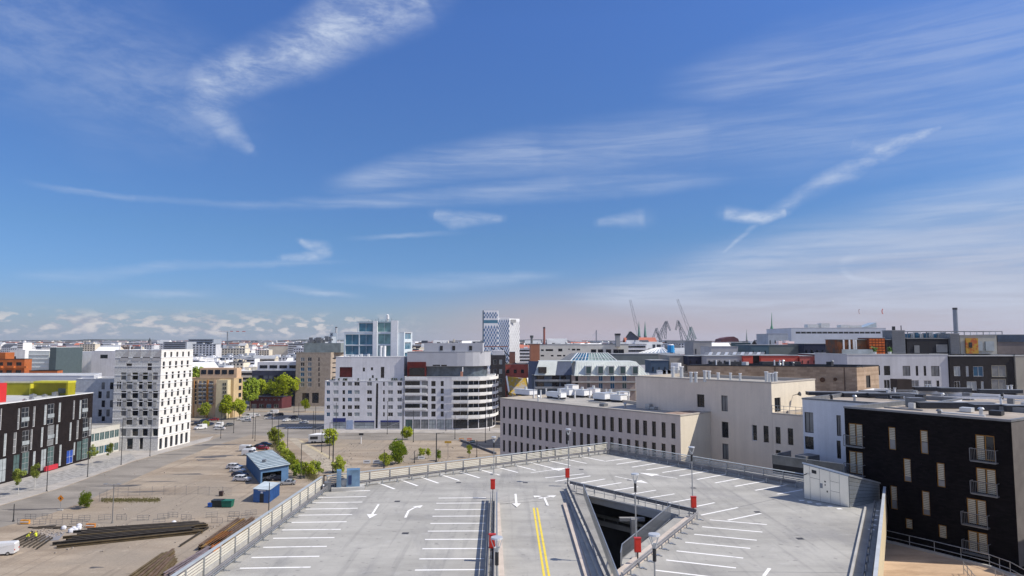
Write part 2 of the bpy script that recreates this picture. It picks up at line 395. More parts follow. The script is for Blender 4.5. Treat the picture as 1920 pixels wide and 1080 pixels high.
class Bld:
    """a building: footprint counter-clockwise, walls with real window openings, roof and coping"""
    def __init__(s, name, label, cat, foot, z0, z1, wall, roof=None, cap=None, group=None, parent=None, par=.45, depth=.16):
        s.foot = [Vector((p[0], p[1])) for p in foot]; s.z0, s.z1 = z0, z1; s.par = par; s.depth = depth; s.em = {}
        c = sum(s.foot, Vector((0, 0))) / len(foot)
        s.root = parent if parent is not None else thing(name, label, cat, (c.x, c.y, z0), group)
        s.wallm = wall; s.roofm = roof or ROOFG; s.capm = cap or FR_G; s.holes = {}
    def frame(s, e):
        a = s.foot[e]; b = s.foot[(e + 1) % len(s.foot)]; u = (b - a); L = u.length; u /= L
        return a, u, Vector((u.y, -u.x)), L
    def pz(s, e, px, py):
        a, u, n, L = s.frame(e); d = ray(px, py); k = n.dot(d.to_2d())
        t = n.dot(a - CAM.to_2d()) / k; h = CAM + d * t
        return (h.to_2d() - a).dot(u), h.z
    def px(s, e, x0, y0, x1, y1, kind, gi=None):
        ym = (y0 + y1) / 2; xm = (x0 + x1) / 2
        ua, _ = s.pz(e, x0, ym); ub, _ = s.pz(e, x1, ym); _, zt = s.pz(e, xm, y0); _, zb = s.pz(e, xm, y1)
        s.uv(e, min(ua, ub), zb, abs(ub - ua), zt - zb, kind, gi)
    def uv(s, e, u0, z0, w_, h_, kind, gi=None):
        a, u, n, L = s.frame(e)
        w_ = round(w_ * 20) / 20; h_ = round(h_ * 20) / 20
        if w_ < .15 or h_ < .15 or u0 < .1 or u0 + w_ > L - .1: return
        for (q0, r0, q1, r1, *_r) in s.holes.get(e, []):
            if u0 < q0 + q1 and q0 < u0 + w_ and z0 < r0 + r1 and r0 < z0 + h_: return
        s.holes.setdefault(e, []).append((u0, max(z0, s.z0 + .05), w_, h_, kind, gi))
    def grid(s, e, n, rows, w_, h_, kind, m0=1.0, m1=1.0, zs=None, stag=0.0):
        a, u, nn, L = s.frame(e)
        for r in range(rows):
            z = zs[r]
            for i in range(n):
                c = m0 + (L - m0 - m1) * (i + .5) / n + (stag if r % 2 else -stag)
                s.uv(e, c - w_ / 2, z, w_, h_, kind)
    def finish(s, wname='wall', winname='window'):
        wb = MB(); n = len(s.foot); wm = [s.wallm] + list(s.em.values())
        for e in range(n):
            a, u, nn, L = s.frame(e); hs = s.holes.get(e, [])
            xs = sorted({0.0, L} | {h[0] for h in hs} | {h[0] + h[2] for h in hs})
            zs = sorted({s.z0, s.z1} | {min(h[1], s.z1) for h in hs} | {min(h[1] + h[3], s.z1) for h in hs})
            mi = 1 + list(s.em).index(e) if e in s.em else 0; nf = len(wb.f)
            P = lambda uu, z, d=0.0: Vector((a.x + u.x * uu - nn.x * d, a.y + u.y * uu - nn.y * d, z))
            for i in range(len(xs) - 1):
                if xs[i + 1] - xs[i] < 1e-5: continue
                run = None
                for j in range(len(zs) - 1):
                    cx, cz = (xs[i] + xs[i + 1]) / 2, (zs[j] + zs[j + 1]) / 2
                    hit = any(h[0] < cx < h[0] + h[2] and h[1] < cz < h[1] + h[3] for h in hs)
                    if not hit:
                        if run is None: run = zs[j]
                    if (hit or j == len(zs) - 2) and run is not None:
                        top = zs[j] if hit else zs[j + 1]
                        wb.quad(P(xs[i], run), P(xs[i + 1], run), P(xs[i + 1], top), P(xs[i], top)); run = None
            for (u0, z0, w_, h_, kind, gi) in hs:
                d = s.depth; z1 = z0 + h_
                wb.quad(P(u0, z0), P(u0, z0, d), P(u0, z1, d), P(u0, z1)); wb.quad(P(u0 + w_, z1), P(u0 + w_, z1, d), P(u0 + w_, z0, d), P(u0 + w_, z0))
                wb.quad(P(u0, z0), P(u0 + w_, z0), P(u0 + w_, z0, d), P(u0, z0, d)); wb.quad(P(u0, z1, d), P(u0 + w_, z1, d), P(u0 + w_, z1), P(u0, z1))
                if kind is None: wb.quad(P(u0, z0, d), P(u0 + w_, z0, d), P(u0 + w_, z1, d), P(u0, z1, d)); continue
                me = window_mesh(w_, h_, kind, random.randrange(len(WK[kind][1])) if gi is None else gi, d)
                M4 = Matrix(((u.x, -nn.x, 0, P(u0, z0).x), (u.y, -nn.y, 0, P(u0, z0).y), (0, 0, 1, z0), (0, 0, 0, 1)))
                inst(winname if kind != 'door' else 'door', me, s.root, M4)
            for i in range(nf, len(wb.f)): wb.m[i] = mi
        s.wall = wb.build(wname, wm, s.root)
        ins = inset(s.foot, .3); zr = s.z1 - s.par
        rb = MB(); rb.fill([[(p.x, p.y, zr) for p in ins]]); s.roof = rb.build('roof', [s.roofm], s.root)
        cb = MB(); out = inset(s.foot, -.06); zt = s.z1 + .06
        V = lambda p, z: Vector((p.x, p.y, z))
        for i in range(n):
            j = (i + 1) % n
            cb.quad(V(out[i], zt), V(out[j], zt), V(ins[j], zt), V(ins[i], zt))
            cb.quad(V(out[i], s.z1 - .14), V(out[j], s.z1 - .14), V(out[j], zt), V(out[i], zt))
            cb.quad(V(ins[j], zr), V(ins[i], zr), V(ins[i], zt), V(ins[j], zt))
        s.cap = cb.build('coping', [s.capm], s.root)
        return s
ORD = ['first', 'second', 'third', 'fourth', 'fifth', 'sixth', 'seventh', 'eighth', 'ninth', 'tenth', 'eleventh', 'twelfth', 'thirteenth', 'fourteenth', 'fifteenth', 'sixteenth', 'seventeenth', 'eighteenth', 'nineteenth', 'twentieth']
# ================================================================ ground, roads, pavements, water
def ground_mat():
    m_ = bpy.data.materials.new('gravel_ground'); m_.use_nodes = True; q = NT(m_.node_tree); b = m_.node_tree.nodes['Principled BSDF']
    b.inputs['Roughness'].default_value = .95; b.inputs['Specular IOR Level'].default_value = .15
    tc = q.n('ShaderNodeTexCoord').outputs['Object']
    mp = q.n('ShaderNodeMapping'); q.put(mp.inputs[0], tc); mp.inputs['Scale'].default_value = (.35, 1.3, 1); mp.inputs['Rotation'].default_value = (0, 0, R(20))
    a, _ = q.noise(mp.outputs[0], .11, 6, .62, .4); f, _ = q.noise(tc, .022, 4, .6, .3); g, _ = q.noise(tc, 2.2, 5, .7)
    c = q.mix(q.mr(a, .34, .66), (.245, .198, .152, 1), (.385, .322, .252, 1))
    c = q.mix(q.mr(f, .44, .62), c, (.28, .242, .198, 1))
    t, _ = q.noise(mp.outputs[0], .55, 5, .6, 1.0)
    c = q.mix(q.mr(t, .60, .74, 0, .5), c, (.13, .115, .10, 1))
    gr = q.mr(g, .25, .75, .84, 1.14, smooth=False); cb = q.n('ShaderNodeCombineColor'); [q.put(cb.inputs[i], gr) for i in range(3)]
    for ang, th in ((28, .62), (64, .64)):
        mp = q.n('ShaderNodeMapping'); q.put(mp.inputs[0], tc); mp.inputs['Scale'].default_value = (.9, .035, 1); mp.inputs['Rotation'].default_value = (0, 0, R(ang))
        r_, _ = q.noise(mp.outputs[0], .7, 4, .6, .6); c = q.mix(q.mr(r_, th - .06, th + .05, 0, .38), c, (.16, .135, .115, 1))
    s_, _ = q.noise(tc, .35, 6, .72); c = q.mix(q.mr(s_, .56, .70, 0, .45), c, (.45, .39, .32, 1))
    q.put(b.inputs['Base Color'], q.mix(1.0, c, cb.outputs[0], 'MULTIPLY'))
    bp = q.n('ShaderNodeBump'); bp.inputs['Strength'].default_value = .35; bp.inputs['Distance'].default_value = .06; q.put(bp.inputs['Height'], g); q.put(b.inputs['Normal'], bp.outputs[0])
    return m_
GROUND = ground_mat()
ASPH = mat('asphalt', (.232, .212, .188), .9, .22, .12, fine=.1, stretch=(.5, 1.2, 1))
PAVE = mat('paving', (.36, .34, .32), .9, .16, .25, fine=.12)
SETTS = mat('stone_setts', (.30, .295, .29), .9, .3, .9, fine=.25)
PAINT = mat('road_paint', (.80, .80, .79), .7, .42, 1.7, fine=.08, c2=(.82, .82, .81), thr=(.24, .44), detail=7)
YELP = mat('yellow_paint', (.70, .55, .07), .7, .35, 1.5, fine=.08, c2=(.73, .57, .07), thr=(.24, .44), detail=7)
def sheet(name, loops, z, m_, kind='structure'):
    b = MB(); b.fill([[(p[0], p[1], z) for p in l] for l in loops]); return b.build(name, m_, kind=kind)
sheet('ground', [[(-9000, -9000), (9000, -9000), (9000, 14000), (-9000, 14000)]], 0, GROUND)
sheet('water', [[(240, 2100), (9000, 2100), (9000, 13900), (600, 13900)]], .05, mat('sea_water', (.03, .06, .09), .25, .1, .01, spec=.6))
gp = lambda l: [G(x, y) for x, y in l]
b = MB(); b.prism(gp([(-60, 965), (120, 913), (252, 864), (330, 843), (392, 826), (400, 818), (300, 842), (226, 846), (182, 856), (100, 882), (-60, 925)]), 0, .13); b.build('pavement', PAVE, kind='structure')
b = MB(); b.fill([[(*G(x, y).to_2d(), .137) for x, y in [(-40, 944), (70, 917), (170, 889), (255, 861), (245, 851), (160, 872), (60, 899), (-40, 926)]]]); b.build('cobbled_verge', SETTS, kind='structure')
sheet('street', [gp([(-80, 985), (-60, 966), (120, 914), (252, 865), (330, 844), (392, 827), (420, 815), (470, 815), (395, 838), (320, 868), (235, 905), (160, 940), (90, 965), (-60, 1005)])], .004, ASPH)
sheet('main_road', [gp([(365, 770), (620, 775), (1200, 800), (1200, 826), (760, 826), (560, 822), (470, 815), (420, 815), (365, 812)])], .008, ASPH)
sheet('side_road', [gp([(440, 752), (600, 752), (640, 771), (400, 769)])], .008, ASPH)
b = MB(); b.prism(gp([(600, 812), (1000, 812), (1000, 804), (760, 802), (600, 804)]), 0, .12); b.build('kerb_pavement', PAVE, kind='structure')
sheet('tram_bed', [gp([(540, 822), (556, 822), (700, 895), (640, 905)])], .006, mat('sandy_bed', (.34, .30, .24), .95, .2, .3, fine=.15))
for k, pts in enumerate([[(560, 826), (566, 826), (640, 868), (630, 868)]]):
    sheet('tram_track', [gp(pts)], .012, mat('track_bed', (.42, .36, .24), .9, .2, .6))
# zebra crossing by the junction
zb = thing('zebra_crossing', 'white painted zebra crossing on the road in front of the shaded car park', 'road marking', G(545, 803))
for i in range(9):
    p = G(540 + i * 5.4, 802 - i * .1); m_ = MB()
    m_.poly([(p.x - .3, p.y - 2.2, .02), (p.x + .3, p.y - 2.2, .02), (p.x + .3, p.y + 2.2, .02), (p.x - .3, p.y + 2.2, .02)]); m_.build('stripe', PAINT, zb)
# ================================================================ parking deck
DECK = mat('deck_concrete', (.318, .312, .292), .9, .10, .16, c2=(.405, .398, .372), fine=.05, stretch=(.6, 1.6, 1), detail=7, bump=.06)
def deck_material():
    m_ = DECK; t = m_.node_tree; q = NT(t); b = t.nodes['Principled BSDF']
    src = b.inputs['Base Color'].links[0].from_socket
    tc = q.n('ShaderNodeTexCoord').outputs['Object']
    mp = q.n('ShaderNodeMapping'); q.put(mp.inputs[0], tc); mp.inputs['Scale'].default_value = (1.0, .35, 1); mp.inputs['Rotation'].default_value = (0, 0, R(78))
    f, _ = q.noise(mp.outputs[0], .22, 6, .68, .9)
    c = q.mix(q.mr(f, .46, .70, 0, .52), src, (.215, .215, .22, 1))
    f2, _ = q.noise(tc, .75, 6, .7, .6)
    c = q.mix(q.mr(f2, .56, .74, 0, .30), c, (.50, .50, .50, 1))
    f3, _ = q.noise(tc, 1.9, 2, .4)
    c = q.mix(q.mr(f3, .66, .74, 0, .5), c, (.17, .168, .165, 1))
    mp = q.n('ShaderNodeMapping'); q.put(mp.inputs[0], tc); mp.inputs['Scale'].default_value = (1.5, .05, 1); mp.inputs['Rotation'].default_value = (0, 0, R(4))
    f4, _ = q.noise(mp.outputs[0], 1.0, 5, .6, .4); c = q.mix(q.mr(f4, .54, .68, 0, .28), c, (.17, .17, .17, 1))
    t.links.new(c, b.inputs['Base Color'])
deck_material()
garage = thing('parking_garage', 'multi-storey car park with a pale concrete rooftop parking deck', 'parking garage', (0, 70, 0))
APEX = Dk(1137, 850); CORN = Dk(611, 921); KR = Dk(1510, 918)
RT = Dk(1657, 938); RB = Dk(1624, 1150)
outer = [Vector((-21.2, 20, deckz(20))), Vector((21, 20, deckz(20))), RB, RT, KR + Vector((3, 6, 0)), APEX + Vector((.6, 1.0, 0)), CORN + Vector((-.9, .6, 0))]
for p in outer: p.z = deckz(p.y)
rampTL, rampTR = Vector((-1.7, 69.5, 0)), Vector((5.48, 71.6, 0))
slot = [rampTL, Vector((.0, 24, 0)), Vector((5.46, 24, 0)), rampTR]
v0, v1, v2, v3 = Dk(1096, 927), Dk(1268, 968), Dk(1164, 1048), Vector((6.95, 43.5, 0))
void = [v0, v3, v2, v1]
for p in slot: p.z = deckz(p.y)
dz = lambda p, d=0.0: Vector((p[0], p[1], deckz(p[1]) + d))
b = MB(); b.fill([[dz(p) for p in outer], [dz(p) for p in slot], [dz(p) for p in void]]); b.build('deck', DECK, garage)
SOFF = mat('slab_edge', (.32, .32, .315), .9, .15, .6)
b = MB()
for loop, th in ((void, .7), (slot, 3.6)):
    n = len(loop)
    for i in range(n):
        p, r_ = loop[i], loop[(i + 1) % n]
        if loop is slot and i == 3: continue
        b.quad(dz(p), dz(r_), dz(r_, -th), dz(p, -th))
b.build('slab_edge', SOFF, garage)
# outer facade of the garage, closed on all sides
b = MB(); n = len(outer)
for i in range(n):
    p, r_ = outer[i], outer[(i + 1) % n]
    b.quad(Vector((p.x, p.y, 0)), Vector((r_.x, r_.y, 0)), dz(r_, .02), dz(p, .02))
b.build('facade', mat('garage_cladding', (.42, .40, .33), .7, .1, .5), garage)
# ramp
RS = .009
rz_ = lambda y: deckz(70.2) - max(0.0, (70.2 - y)) * RS if y < 70.2 else deckz(y)
xl = lambda y: -1.26 + (70 - y) * .035; xr = lambda y: 5.04 + (70 - y) * .0
b = MB(); ys = [71.5, 70.2, 64, 58, 52, 46, 40, 32, 24]
for y0, y1 in zip(ys, ys[1:]):
    b.quad(Vector((xl(y1) - .5, y1, rz_(y1) - .02)), Vector((xr(y1) + .5, y1, rz_(y1) - .02)), Vector((xr(y0) + .5, y0, rz_(y0) - .02)), Vector((xl(y0) - .5, y0, rz_(y0) - .02)))
b.build('ramp', DECK, garage)
KERB = mat('kerb_concrete', (.50, .44, .39), .9, .1, .8, fine=.06)
for sd_, fx in ((0, xl), (1, xr)):
    b = MB()
    for y0, y1 in zip([69.4, 64, 58, 52, 46, 40, 32], [64, 58, 52, 46, 40, 32, 24]):
        x0, x1 = fx(y0), fx(y1); o_ = -.42 if sd_ == 0 else .42
        A0, A1 = Vector((x0, y0, rz_(y0) - .1)), Vector((x1, y1, rz_(y1) - .1))
        h = Vector((0, 0, .28))
        b.quad(A0 + h, A0 + h + Vector((o_, 0, 0)), A1 + h + Vector((o_, 0, 0)), A1 + h); b.quad(A0, A0 + h, A1 + h, A1)
    b.build('kerb', KERB, garage)
# yellow centre line down the ramp, two stripes
for off in (-.17, .17):
    b = MB()
    ln = [(1003, 950), (1027, 1080)]
    yy = [68.2, 62, 56, 50, 44, 36, 26]
    cx = lambda y: 2.28 + (68.2 - y) * .0075
    for y0, y1 in zip(yy, yy[1:]):
        b.quad(Vector((cx(y1) + off - .085, y1, rz_(y1) - .012)), Vector((cx(y1) + off + .085, y1, rz_(y1) - .012)), Vector((cx(y0) + off + .085, y0, rz_(y0) - .012)), Vector((cx(y0) + off - .085, y0, rz_(y0) - .012)))
    b.build('yellow_line', YELP, garage)
# white markings
def stroke(p, r_, wd=.13, name='bay_line', lift=.006):
    p = Vector(p); r_ = Vector(r_); d = (r_ - p).to_2d().normalized(); s_ = Vector((-d.y, d.x)) * wd / 2
    m_ = MB(); m_.poly([dz((p.x - s_.x, p.y - s_.y), lift), dz((r_.x - s_.x, r_.y - s_.y), lift), dz((r_.x + s_.x, r_.y + s_.y), lift), dz((p.x + s_.x, p.y + s_.y), lift)])
    return m_.build(name, PAINT, garage)
BAYS = [(608, 921.5, 694, 920), (597, 933, 687, 931), (585.6, 943, 679.4, 941.3), (573, 954.8, 670.6, 953), (559.8, 966, 660.3, 964.8), (545.3, 979.6, 649.8, 978.3), (529, 993.8, 639, 992.5),
        (512, 1009.4, 627, 1008), (493.4, 1026.3, 612.8, 1024.4), (471.6, 1045.4, 598.8, 1043), (449.7, 1065.6, 582.3, 1063.4), (425, 1089, 565, 1086),
        (822, 934, 911, 933), (818, 943.7, 911, 943), (815, 955.7, 911, 955), (811, 968, 910, 967.5), (807, 981.5, 910, 981), (802, 996, 909, 995.5), (797, 1011.5, 909, 1011), (792, 1029, 908, 1028.5), (786, 1048, 908, 1047.5), (778, 1069, 907, 1068), (770, 1092, 906, 1091),
        (703, 903, 740, 917), (744, 897, 783, 911), (782, 892, 822, 906), (820, 888, 861, 901), (858, 883.5, 899, 896), (893.7, 879, 937, 891), (928.7, 875, 971, 886), (961, 871, 1004, 882), (994.5, 867.5, 1037.5, 878), (1026, 863, 1070, 873), (1056, 860, 1100, 869), (1087.5, 855.5, 1135, 865),
        (1135, 865, 1182, 858.7), (1156, 870.5, 1211, 862.5), (1184.5, 876, 1237.5, 867.5), (1212, 881, 1265, 873), (1242, 886, 1295, 878), (1274, 892.5, 1329, 883), (1307, 899, 1362, 889), (1341, 905.5, 1395, 895.5), (1378, 912, 1434, 902), (1416, 919.4, 1476, 909), (1457, 926.7, 1505, 918.2),
        (1041, 902.5, 1107.5, 892.3), (1070, 909, 1135, 898), (1100, 915.5, 1165, 905), (1132.5, 922.5, 1196, 912.5), (1164, 930, 1230, 919), (1199, 936.5, 1265, 926), (1232.5, 947, 1299, 935), (1306, 949.5, 1340, 942.5),
        (1314, 966, 1383.6, 951.6), (1364.6, 975.5, 1427, 962.5), (1330.7, 974.7, 1437.8, 983.6), (1316.6, 987.7, 1429.6, 997.7), (1301.5, 1001.8, 1418.8, 1013), (1285, 1016.7, 1407, 1028.3), (1268.4, 1033, 1393.6, 1046.5), (1249, 1050, 1380, 1065), (1227, 1069, 1365, 1085.5), (1200, 1092, 1345, 1110), (1432, 1080, 1443, 1065.5),
        (1022, 896, 1095, 888.5)]
for x0, y0, x1, y1 in BAYS: stroke(Dk(x0, y0), Dk(x1, y1), .235 if y0 > 925 else .28)
for x, y in [(1644.5, 957.5), (1642, 966.2), (1640, 974.5), (1638, 984.5), (1634, 993), (1503, 938.5), (1518, 941.5), (1535, 945), (1556, 949.5), (1574, 954)]:
    p = Dk(x, y); stroke(p - Vector((.24, 0, 0)), p + Vector((.24, 0, 0)), .42, 'square_marking', .007)
def arrow(pts, head, wd=.16, hw=.55, hl=1.1):
    """painted arrow: shaft along deck points, head at the last point"""
    P = [Dk(*p) for p in pts]; m_ = MB()
    for i in range(len(P) - 1):
        p, r_ = P[i], P[i + 1]; d = (r_ - p).to_2d().normalized(); s_ = Vector((-d.y, d.x)) * wd / 2
        if i == len(P) - 2 and head: r_ = r_ - Vector((d.x, d.y, 0)) * hl * .95
        m_.poly([dz((p.x - s_.x, p.y - s_.y), .008 + i * .002), dz((r_.x - s_.x, r_.y - s_.y), .008 + i * .002), dz((r_.x + s_.x, r_.y + s_.y), .008 + i * .002), dz((p.x + s_.x, p.y + s_.y), .008 + i * .002)])
    def hd(tip, d, z):
        s_ = Vector((-d.y, d.x)); bs = tip.to_2d() - d * hl
        m_.poly([dz(tip.to_2d(), z), dz(bs + s_ * hw, z), dz(bs - s_ * hw, z)])
    if head: hd(P[-1], (P[-1] - P[-2]).to_2d().normalized(), .014)
    return m_, hd, P
def put_arrow(pts, **k): arrow(pts, True, **k)[0].build('lane_arrow', PAINT, garage)
put_arrow([(710, 945.5), (693, 972)], wd=.2, hw=.5, hl=1.5)
put_arrow([(760, 970.5), (766, 958), (776, 952.5), (793, 947.5)], wd=.22, hw=.5, hl=1.0)
put_arrow([(966.5, 926), (969, 951)], wd=.22, hw=.45, hl=1.6)
put_arrow([(995, 886.5), (1064, 877.5)], wd=.2, hw=.9, hl=2.2)
put_arrow([(1270, 897), (1198, 886.5)], wd=.2, hw=.9, hl=2.4)
put_arrow([(1153, 893), (1216, 906.5)], wd=.2, hw=.7, hl=1.8)
m_, hd, P = arrow([(1027, 948), (1021, 934)], False, wd=.22)
q2, hd2, P2 = arrow([(1010, 935), (1043, 929)], True, wd=.22, hw=.55, hl=.9); q3, _, _ = arrow([(1021, 934), (1000, 929.5)], True, wd=.2, hw=.55, hl=.7)
for o_ in (m_, q2, q3): o_.build('lane_arrow', PAINT, garage)
JOINT = mat('joint_sealant', (.16, .16, .165), .8, .2, 1)
def joint(px, wd=.07):
    P = [Dk(*p) for p in px]; m_ = MB()
    for i in range(len(P) - 1):
        d = (P[i + 1] - P[i]).to_2d().normalized(); s_ = Vector((-d.y, d.x)) * wd / 2
        m_.poly([dz(P[i].to_2d() - s_, .004), dz(P[i + 1].to_2d() - s_, .004), dz(P[i + 1].to_2d() + s_, .004), dz(P[i].to_2d() + s_, .004)])
    m_.build('expansion_joint', JOINT, garage)
joint([(690, 942), (912, 940.5)]); joint([(938, 942), (1052, 927)]); joint([(1312, 967), (1452, 936)], .09); joint([(1365, 1072), (1622, 1074)], .06); joint([(700, 922), (925, 917)], .04)
GRATE = mat('drain_grate', (.05, .05, .055), .6, .2, 3)
for x, y in [(745, 940), (760, 1000), (860, 905), (1180, 900), (1300, 915), (1420, 960), (1500, 1010), (985, 905), (1090, 880)]:
    p = Dk(x, y); m_ = MB(); m_.poly([dz((p.x + a, p.y + c), .007) for a, c in ((-.28, -.28), (.28, -.28), (.28, .28), (-.28, .28))]); m_.build('drain', GRATE, garage)
# storeys below, seen down the opening
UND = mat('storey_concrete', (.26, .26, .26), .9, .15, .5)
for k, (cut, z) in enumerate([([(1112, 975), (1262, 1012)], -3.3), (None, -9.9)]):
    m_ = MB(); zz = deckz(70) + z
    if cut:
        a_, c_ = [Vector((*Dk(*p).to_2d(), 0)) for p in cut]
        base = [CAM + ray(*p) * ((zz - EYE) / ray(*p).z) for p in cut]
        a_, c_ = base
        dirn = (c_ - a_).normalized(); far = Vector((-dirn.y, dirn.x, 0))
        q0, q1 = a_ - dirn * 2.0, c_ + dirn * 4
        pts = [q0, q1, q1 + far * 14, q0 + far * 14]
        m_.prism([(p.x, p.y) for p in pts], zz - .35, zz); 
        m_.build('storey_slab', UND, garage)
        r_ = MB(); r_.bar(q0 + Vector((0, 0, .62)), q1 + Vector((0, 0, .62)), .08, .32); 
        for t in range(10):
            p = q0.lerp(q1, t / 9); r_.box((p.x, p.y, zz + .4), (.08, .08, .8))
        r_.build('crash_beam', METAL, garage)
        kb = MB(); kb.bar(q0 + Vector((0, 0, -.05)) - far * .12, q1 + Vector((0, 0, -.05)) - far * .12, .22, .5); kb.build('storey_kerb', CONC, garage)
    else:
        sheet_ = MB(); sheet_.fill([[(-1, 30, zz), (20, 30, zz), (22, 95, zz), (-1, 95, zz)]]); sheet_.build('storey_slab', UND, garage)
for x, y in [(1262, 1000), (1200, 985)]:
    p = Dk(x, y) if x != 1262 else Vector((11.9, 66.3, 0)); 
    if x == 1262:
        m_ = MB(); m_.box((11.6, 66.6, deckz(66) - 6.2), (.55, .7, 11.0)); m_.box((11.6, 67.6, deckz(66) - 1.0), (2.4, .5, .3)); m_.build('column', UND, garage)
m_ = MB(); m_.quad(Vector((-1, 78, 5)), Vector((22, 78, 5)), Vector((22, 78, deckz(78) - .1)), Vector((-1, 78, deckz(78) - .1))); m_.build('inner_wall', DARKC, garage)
# ================================================================ railings and crash barriers
CREAM = mat('cream_slat', (.62, .60, .52), .6, .08, .8)
CAPM = mat('blue_grey_cap', (.42, .46, .48), .5, .1, .6, .2, .5)
BEAM = mat('weathered_beam', (.20, .20, .215), .55, .2, .6, .2, .4)
def at_deck(p, h): return Vector((p.x, p.y, deckz(p.y) + h))
def wbeam(root, A, B, h, name='crash_beam', zf=None):
    zf = zf or (lambda p: deckz(p.y)); m_ = MB(); d = (B - A).to_2d().normalized(); nrm = Vector((-d.y, d.x, 0))
    prof = [(.0, -.155), (.045, -.12), (.045, -.06), (-.02, -.02), (-.02, .02), (.045, .06), (.045, .12), (.0, .155)]
    a0 = Vector((A.x, A.y, zf(A) + h)); b0 = Vector((B.x, B.y, zf(B) + h))
    for (o1, z1), (o2, z2) in zip(prof, prof[1:]):
        m_.quad(a0 + nrm * o1 + Vector((0, 0, z1)), b0 + nrm * o1 + Vector((0, 0, z1)), b0 + nrm * o2 + Vector((0, 0, z2)), a0 + nrm * o2 + Vector((0, 0, z2)))
    m_.build(name, BEAM, root)
def unit_post(w_, d_, h_, m): 
    x = MB(); x.obox((-w_ / 2, -d_ / 2, 0), (w_, 0, 0), (0, d_, 0), (0, 0, h_)); return x.mesh('post', m)
POSTS = {'tall': unit_post(.07, .09, 1.45, METAL), 'short': unit_post(.09, .12, .62, METAL), 'rail': unit_post(.045, .045, 1.1, METAL)}
foot = MB(); foot.obox((-.16, -.12, 0), (.32, 0, 0), (0, .24, 0), (0, 0, .04)); foot.bar(Vector((0, 0, .02)), Vector((0, .45, .02)), .1, .04); FOOT = foot.mesh('foot_plate', METAL)
def parapet_fence(name, label, A, B, inward, slat=CREAM, hgt=1.45, step=2.5, cap=CAPM):
    A = at_deck(A, 0); B = at_deck(B, 0); L = (B - A).length; d = (B - A).normalized(); ang = math.atan2(d.y, d.x)
    root = thing(name, label, 'fence', A); nrm = Vector((inward[0], inward[1], 0)).normalized()
    zs = [.62, .82, 1.02, 1.22]
    for z in zs:
        m_ = MB(); m_.bar(A + Vector((0, 0, z)) - nrm * .05, B + Vector((0, 0, z)) - nrm * .05, .04, .125); m_.build('slat', slat, root)
    m_ = MB(); m_.bar(A + Vector((0, 0, .25)) - nrm * .12, B + Vector((0, 0, .25)) - nrm * .12, .16, .5); m_.build('kerb', CONC, root)
    m_ = MB(); m_.bar(A + Vector((0, 0, hgt + .03)) - nrm * .1, B + Vector((0, 0, hgt + .03)) - nrm * .1, .26, .07); m_.build('cap_rail', cap, root)
    n = int(L / step)
    for i in range(n + 1):
        p = A.lerp(B, (i + .02) / (n + .04)); inst('post', POSTS['tall'], root, Matrix.Translation(p + nrm * .02) @ Matrix.Rotation(ang, 4, 'Z'))
    bA, bB = A + nrm * .75 + d * .6, B + nrm * .75 - d * .6
    wbeam(root, bA, bB, .56)
    k = int(L / 1.9)
    for i in range(k + 1):
        p = bA.lerp(bB, i / k) + nrm * -.07; M4 = Matrix.Translation(p) @ Matrix.Rotation(ang, 4, 'Z')
        inst('beam_post', POSTS['short'], root, M4)
        inst('foot_plate', FOOT, root, Matrix.Translation(p + Vector((0, 0, .004))) @ Matrix.Rotation(math.atan2(nrm.y, nrm.x) - R(90), 4, 'Z'))
    m_ = MB(); m_.tube(bA + nrm * -.12 + Vector((0, 0, .2)), bB + nrm * -.12 + Vector((0, 0, .2)), .05, n=6); m_.build('toe_rail', METAL, root)
    return root
FA = Vector((-20.9, 24, 0)); FC = CORN + Vector((-.5, .35, 0)); FP = APEX + Vector((.25, .55, 0)); FK = KR + Vector((.3, .8, 0))
parapet_fence('parapet_fence', 'long grey and cream slatted parapet fence on the deck edge above the dirt lot', FA, FC, (1, 0))
e = (FP - FC).normalized(); parapet_fence('parapet_fence', 'cream slatted parapet fence behind the slanted bays, from vent box to deck apex', FC + e * .5, FP, (e.y, -e.x))
e = (FK - FP).normalized(); parapet_fence('parapet_fence', 'shaded grey parapet fence from the deck apex to the white stair house', FP + e * .5, FK, (e.y, -e.x), slat=METAL)
# right hand edge: a taller wall with a white coping that shades a gutter
RTa = Dk(1650, 942); RBa = Dk(1621, 1175)
root = thing('parapet_wall', 'tall cream clad parapet wall with white coping right of the grey deck', 'wall', at_deck(RTa, 0))
d = (RTa - RBa).normalized(); nrm = Vector((-d.y, d.x, 0))
A, B = at_deck(RBa, 0) , at_deck(RTa, 0)
m_ = MB(); m_.bar(A + Vector((0, 0, .72)) - nrm * .45, B + Vector((0, 0, .72)) - nrm * .45, .12, 1.62); m_.build('wall_panel', mat('grey_blue_panel', (.30, .33, .37), .6, .1, .5), root)
n = 15
for i in range(n):
    z = -1.6 + i * .21; m_ = MB(); m_.bar(A + Vector((0, 0, z)) - nrm * .55, B + Vector((0, 0, z)) - nrm * .55, .05, .17); m_.build('slat', mat('ochre_slat', (.55, .48, .33), .6, .1, .8), root)
m_ = MB(); m_.bar(A + Vector((0, 0, 1.58)) - nrm * .47, B + Vector((0, 0, 1.58)) - nrm * .47, .24, .08); m_.build('coping', mat('grey_coping', (.42, .45, .48), .6, .1, .6), root)
m_ = MB(); m_.bar(A + Vector((0, 0, .12)) + nrm * 1.15, B + Vector((0, 0, .12)) + nrm * 1.15 - d * 4, .16, .24); m_.build('kerb', CONC, root)
wbeam(root, A + nrm * .35, B + nrm * .35 - d * 3, .6)
for i in range(16): inst('beam_post', POSTS['short'], root, Matrix.Translation(A.lerp(B - d * 3, i / 15) + nrm * .3))
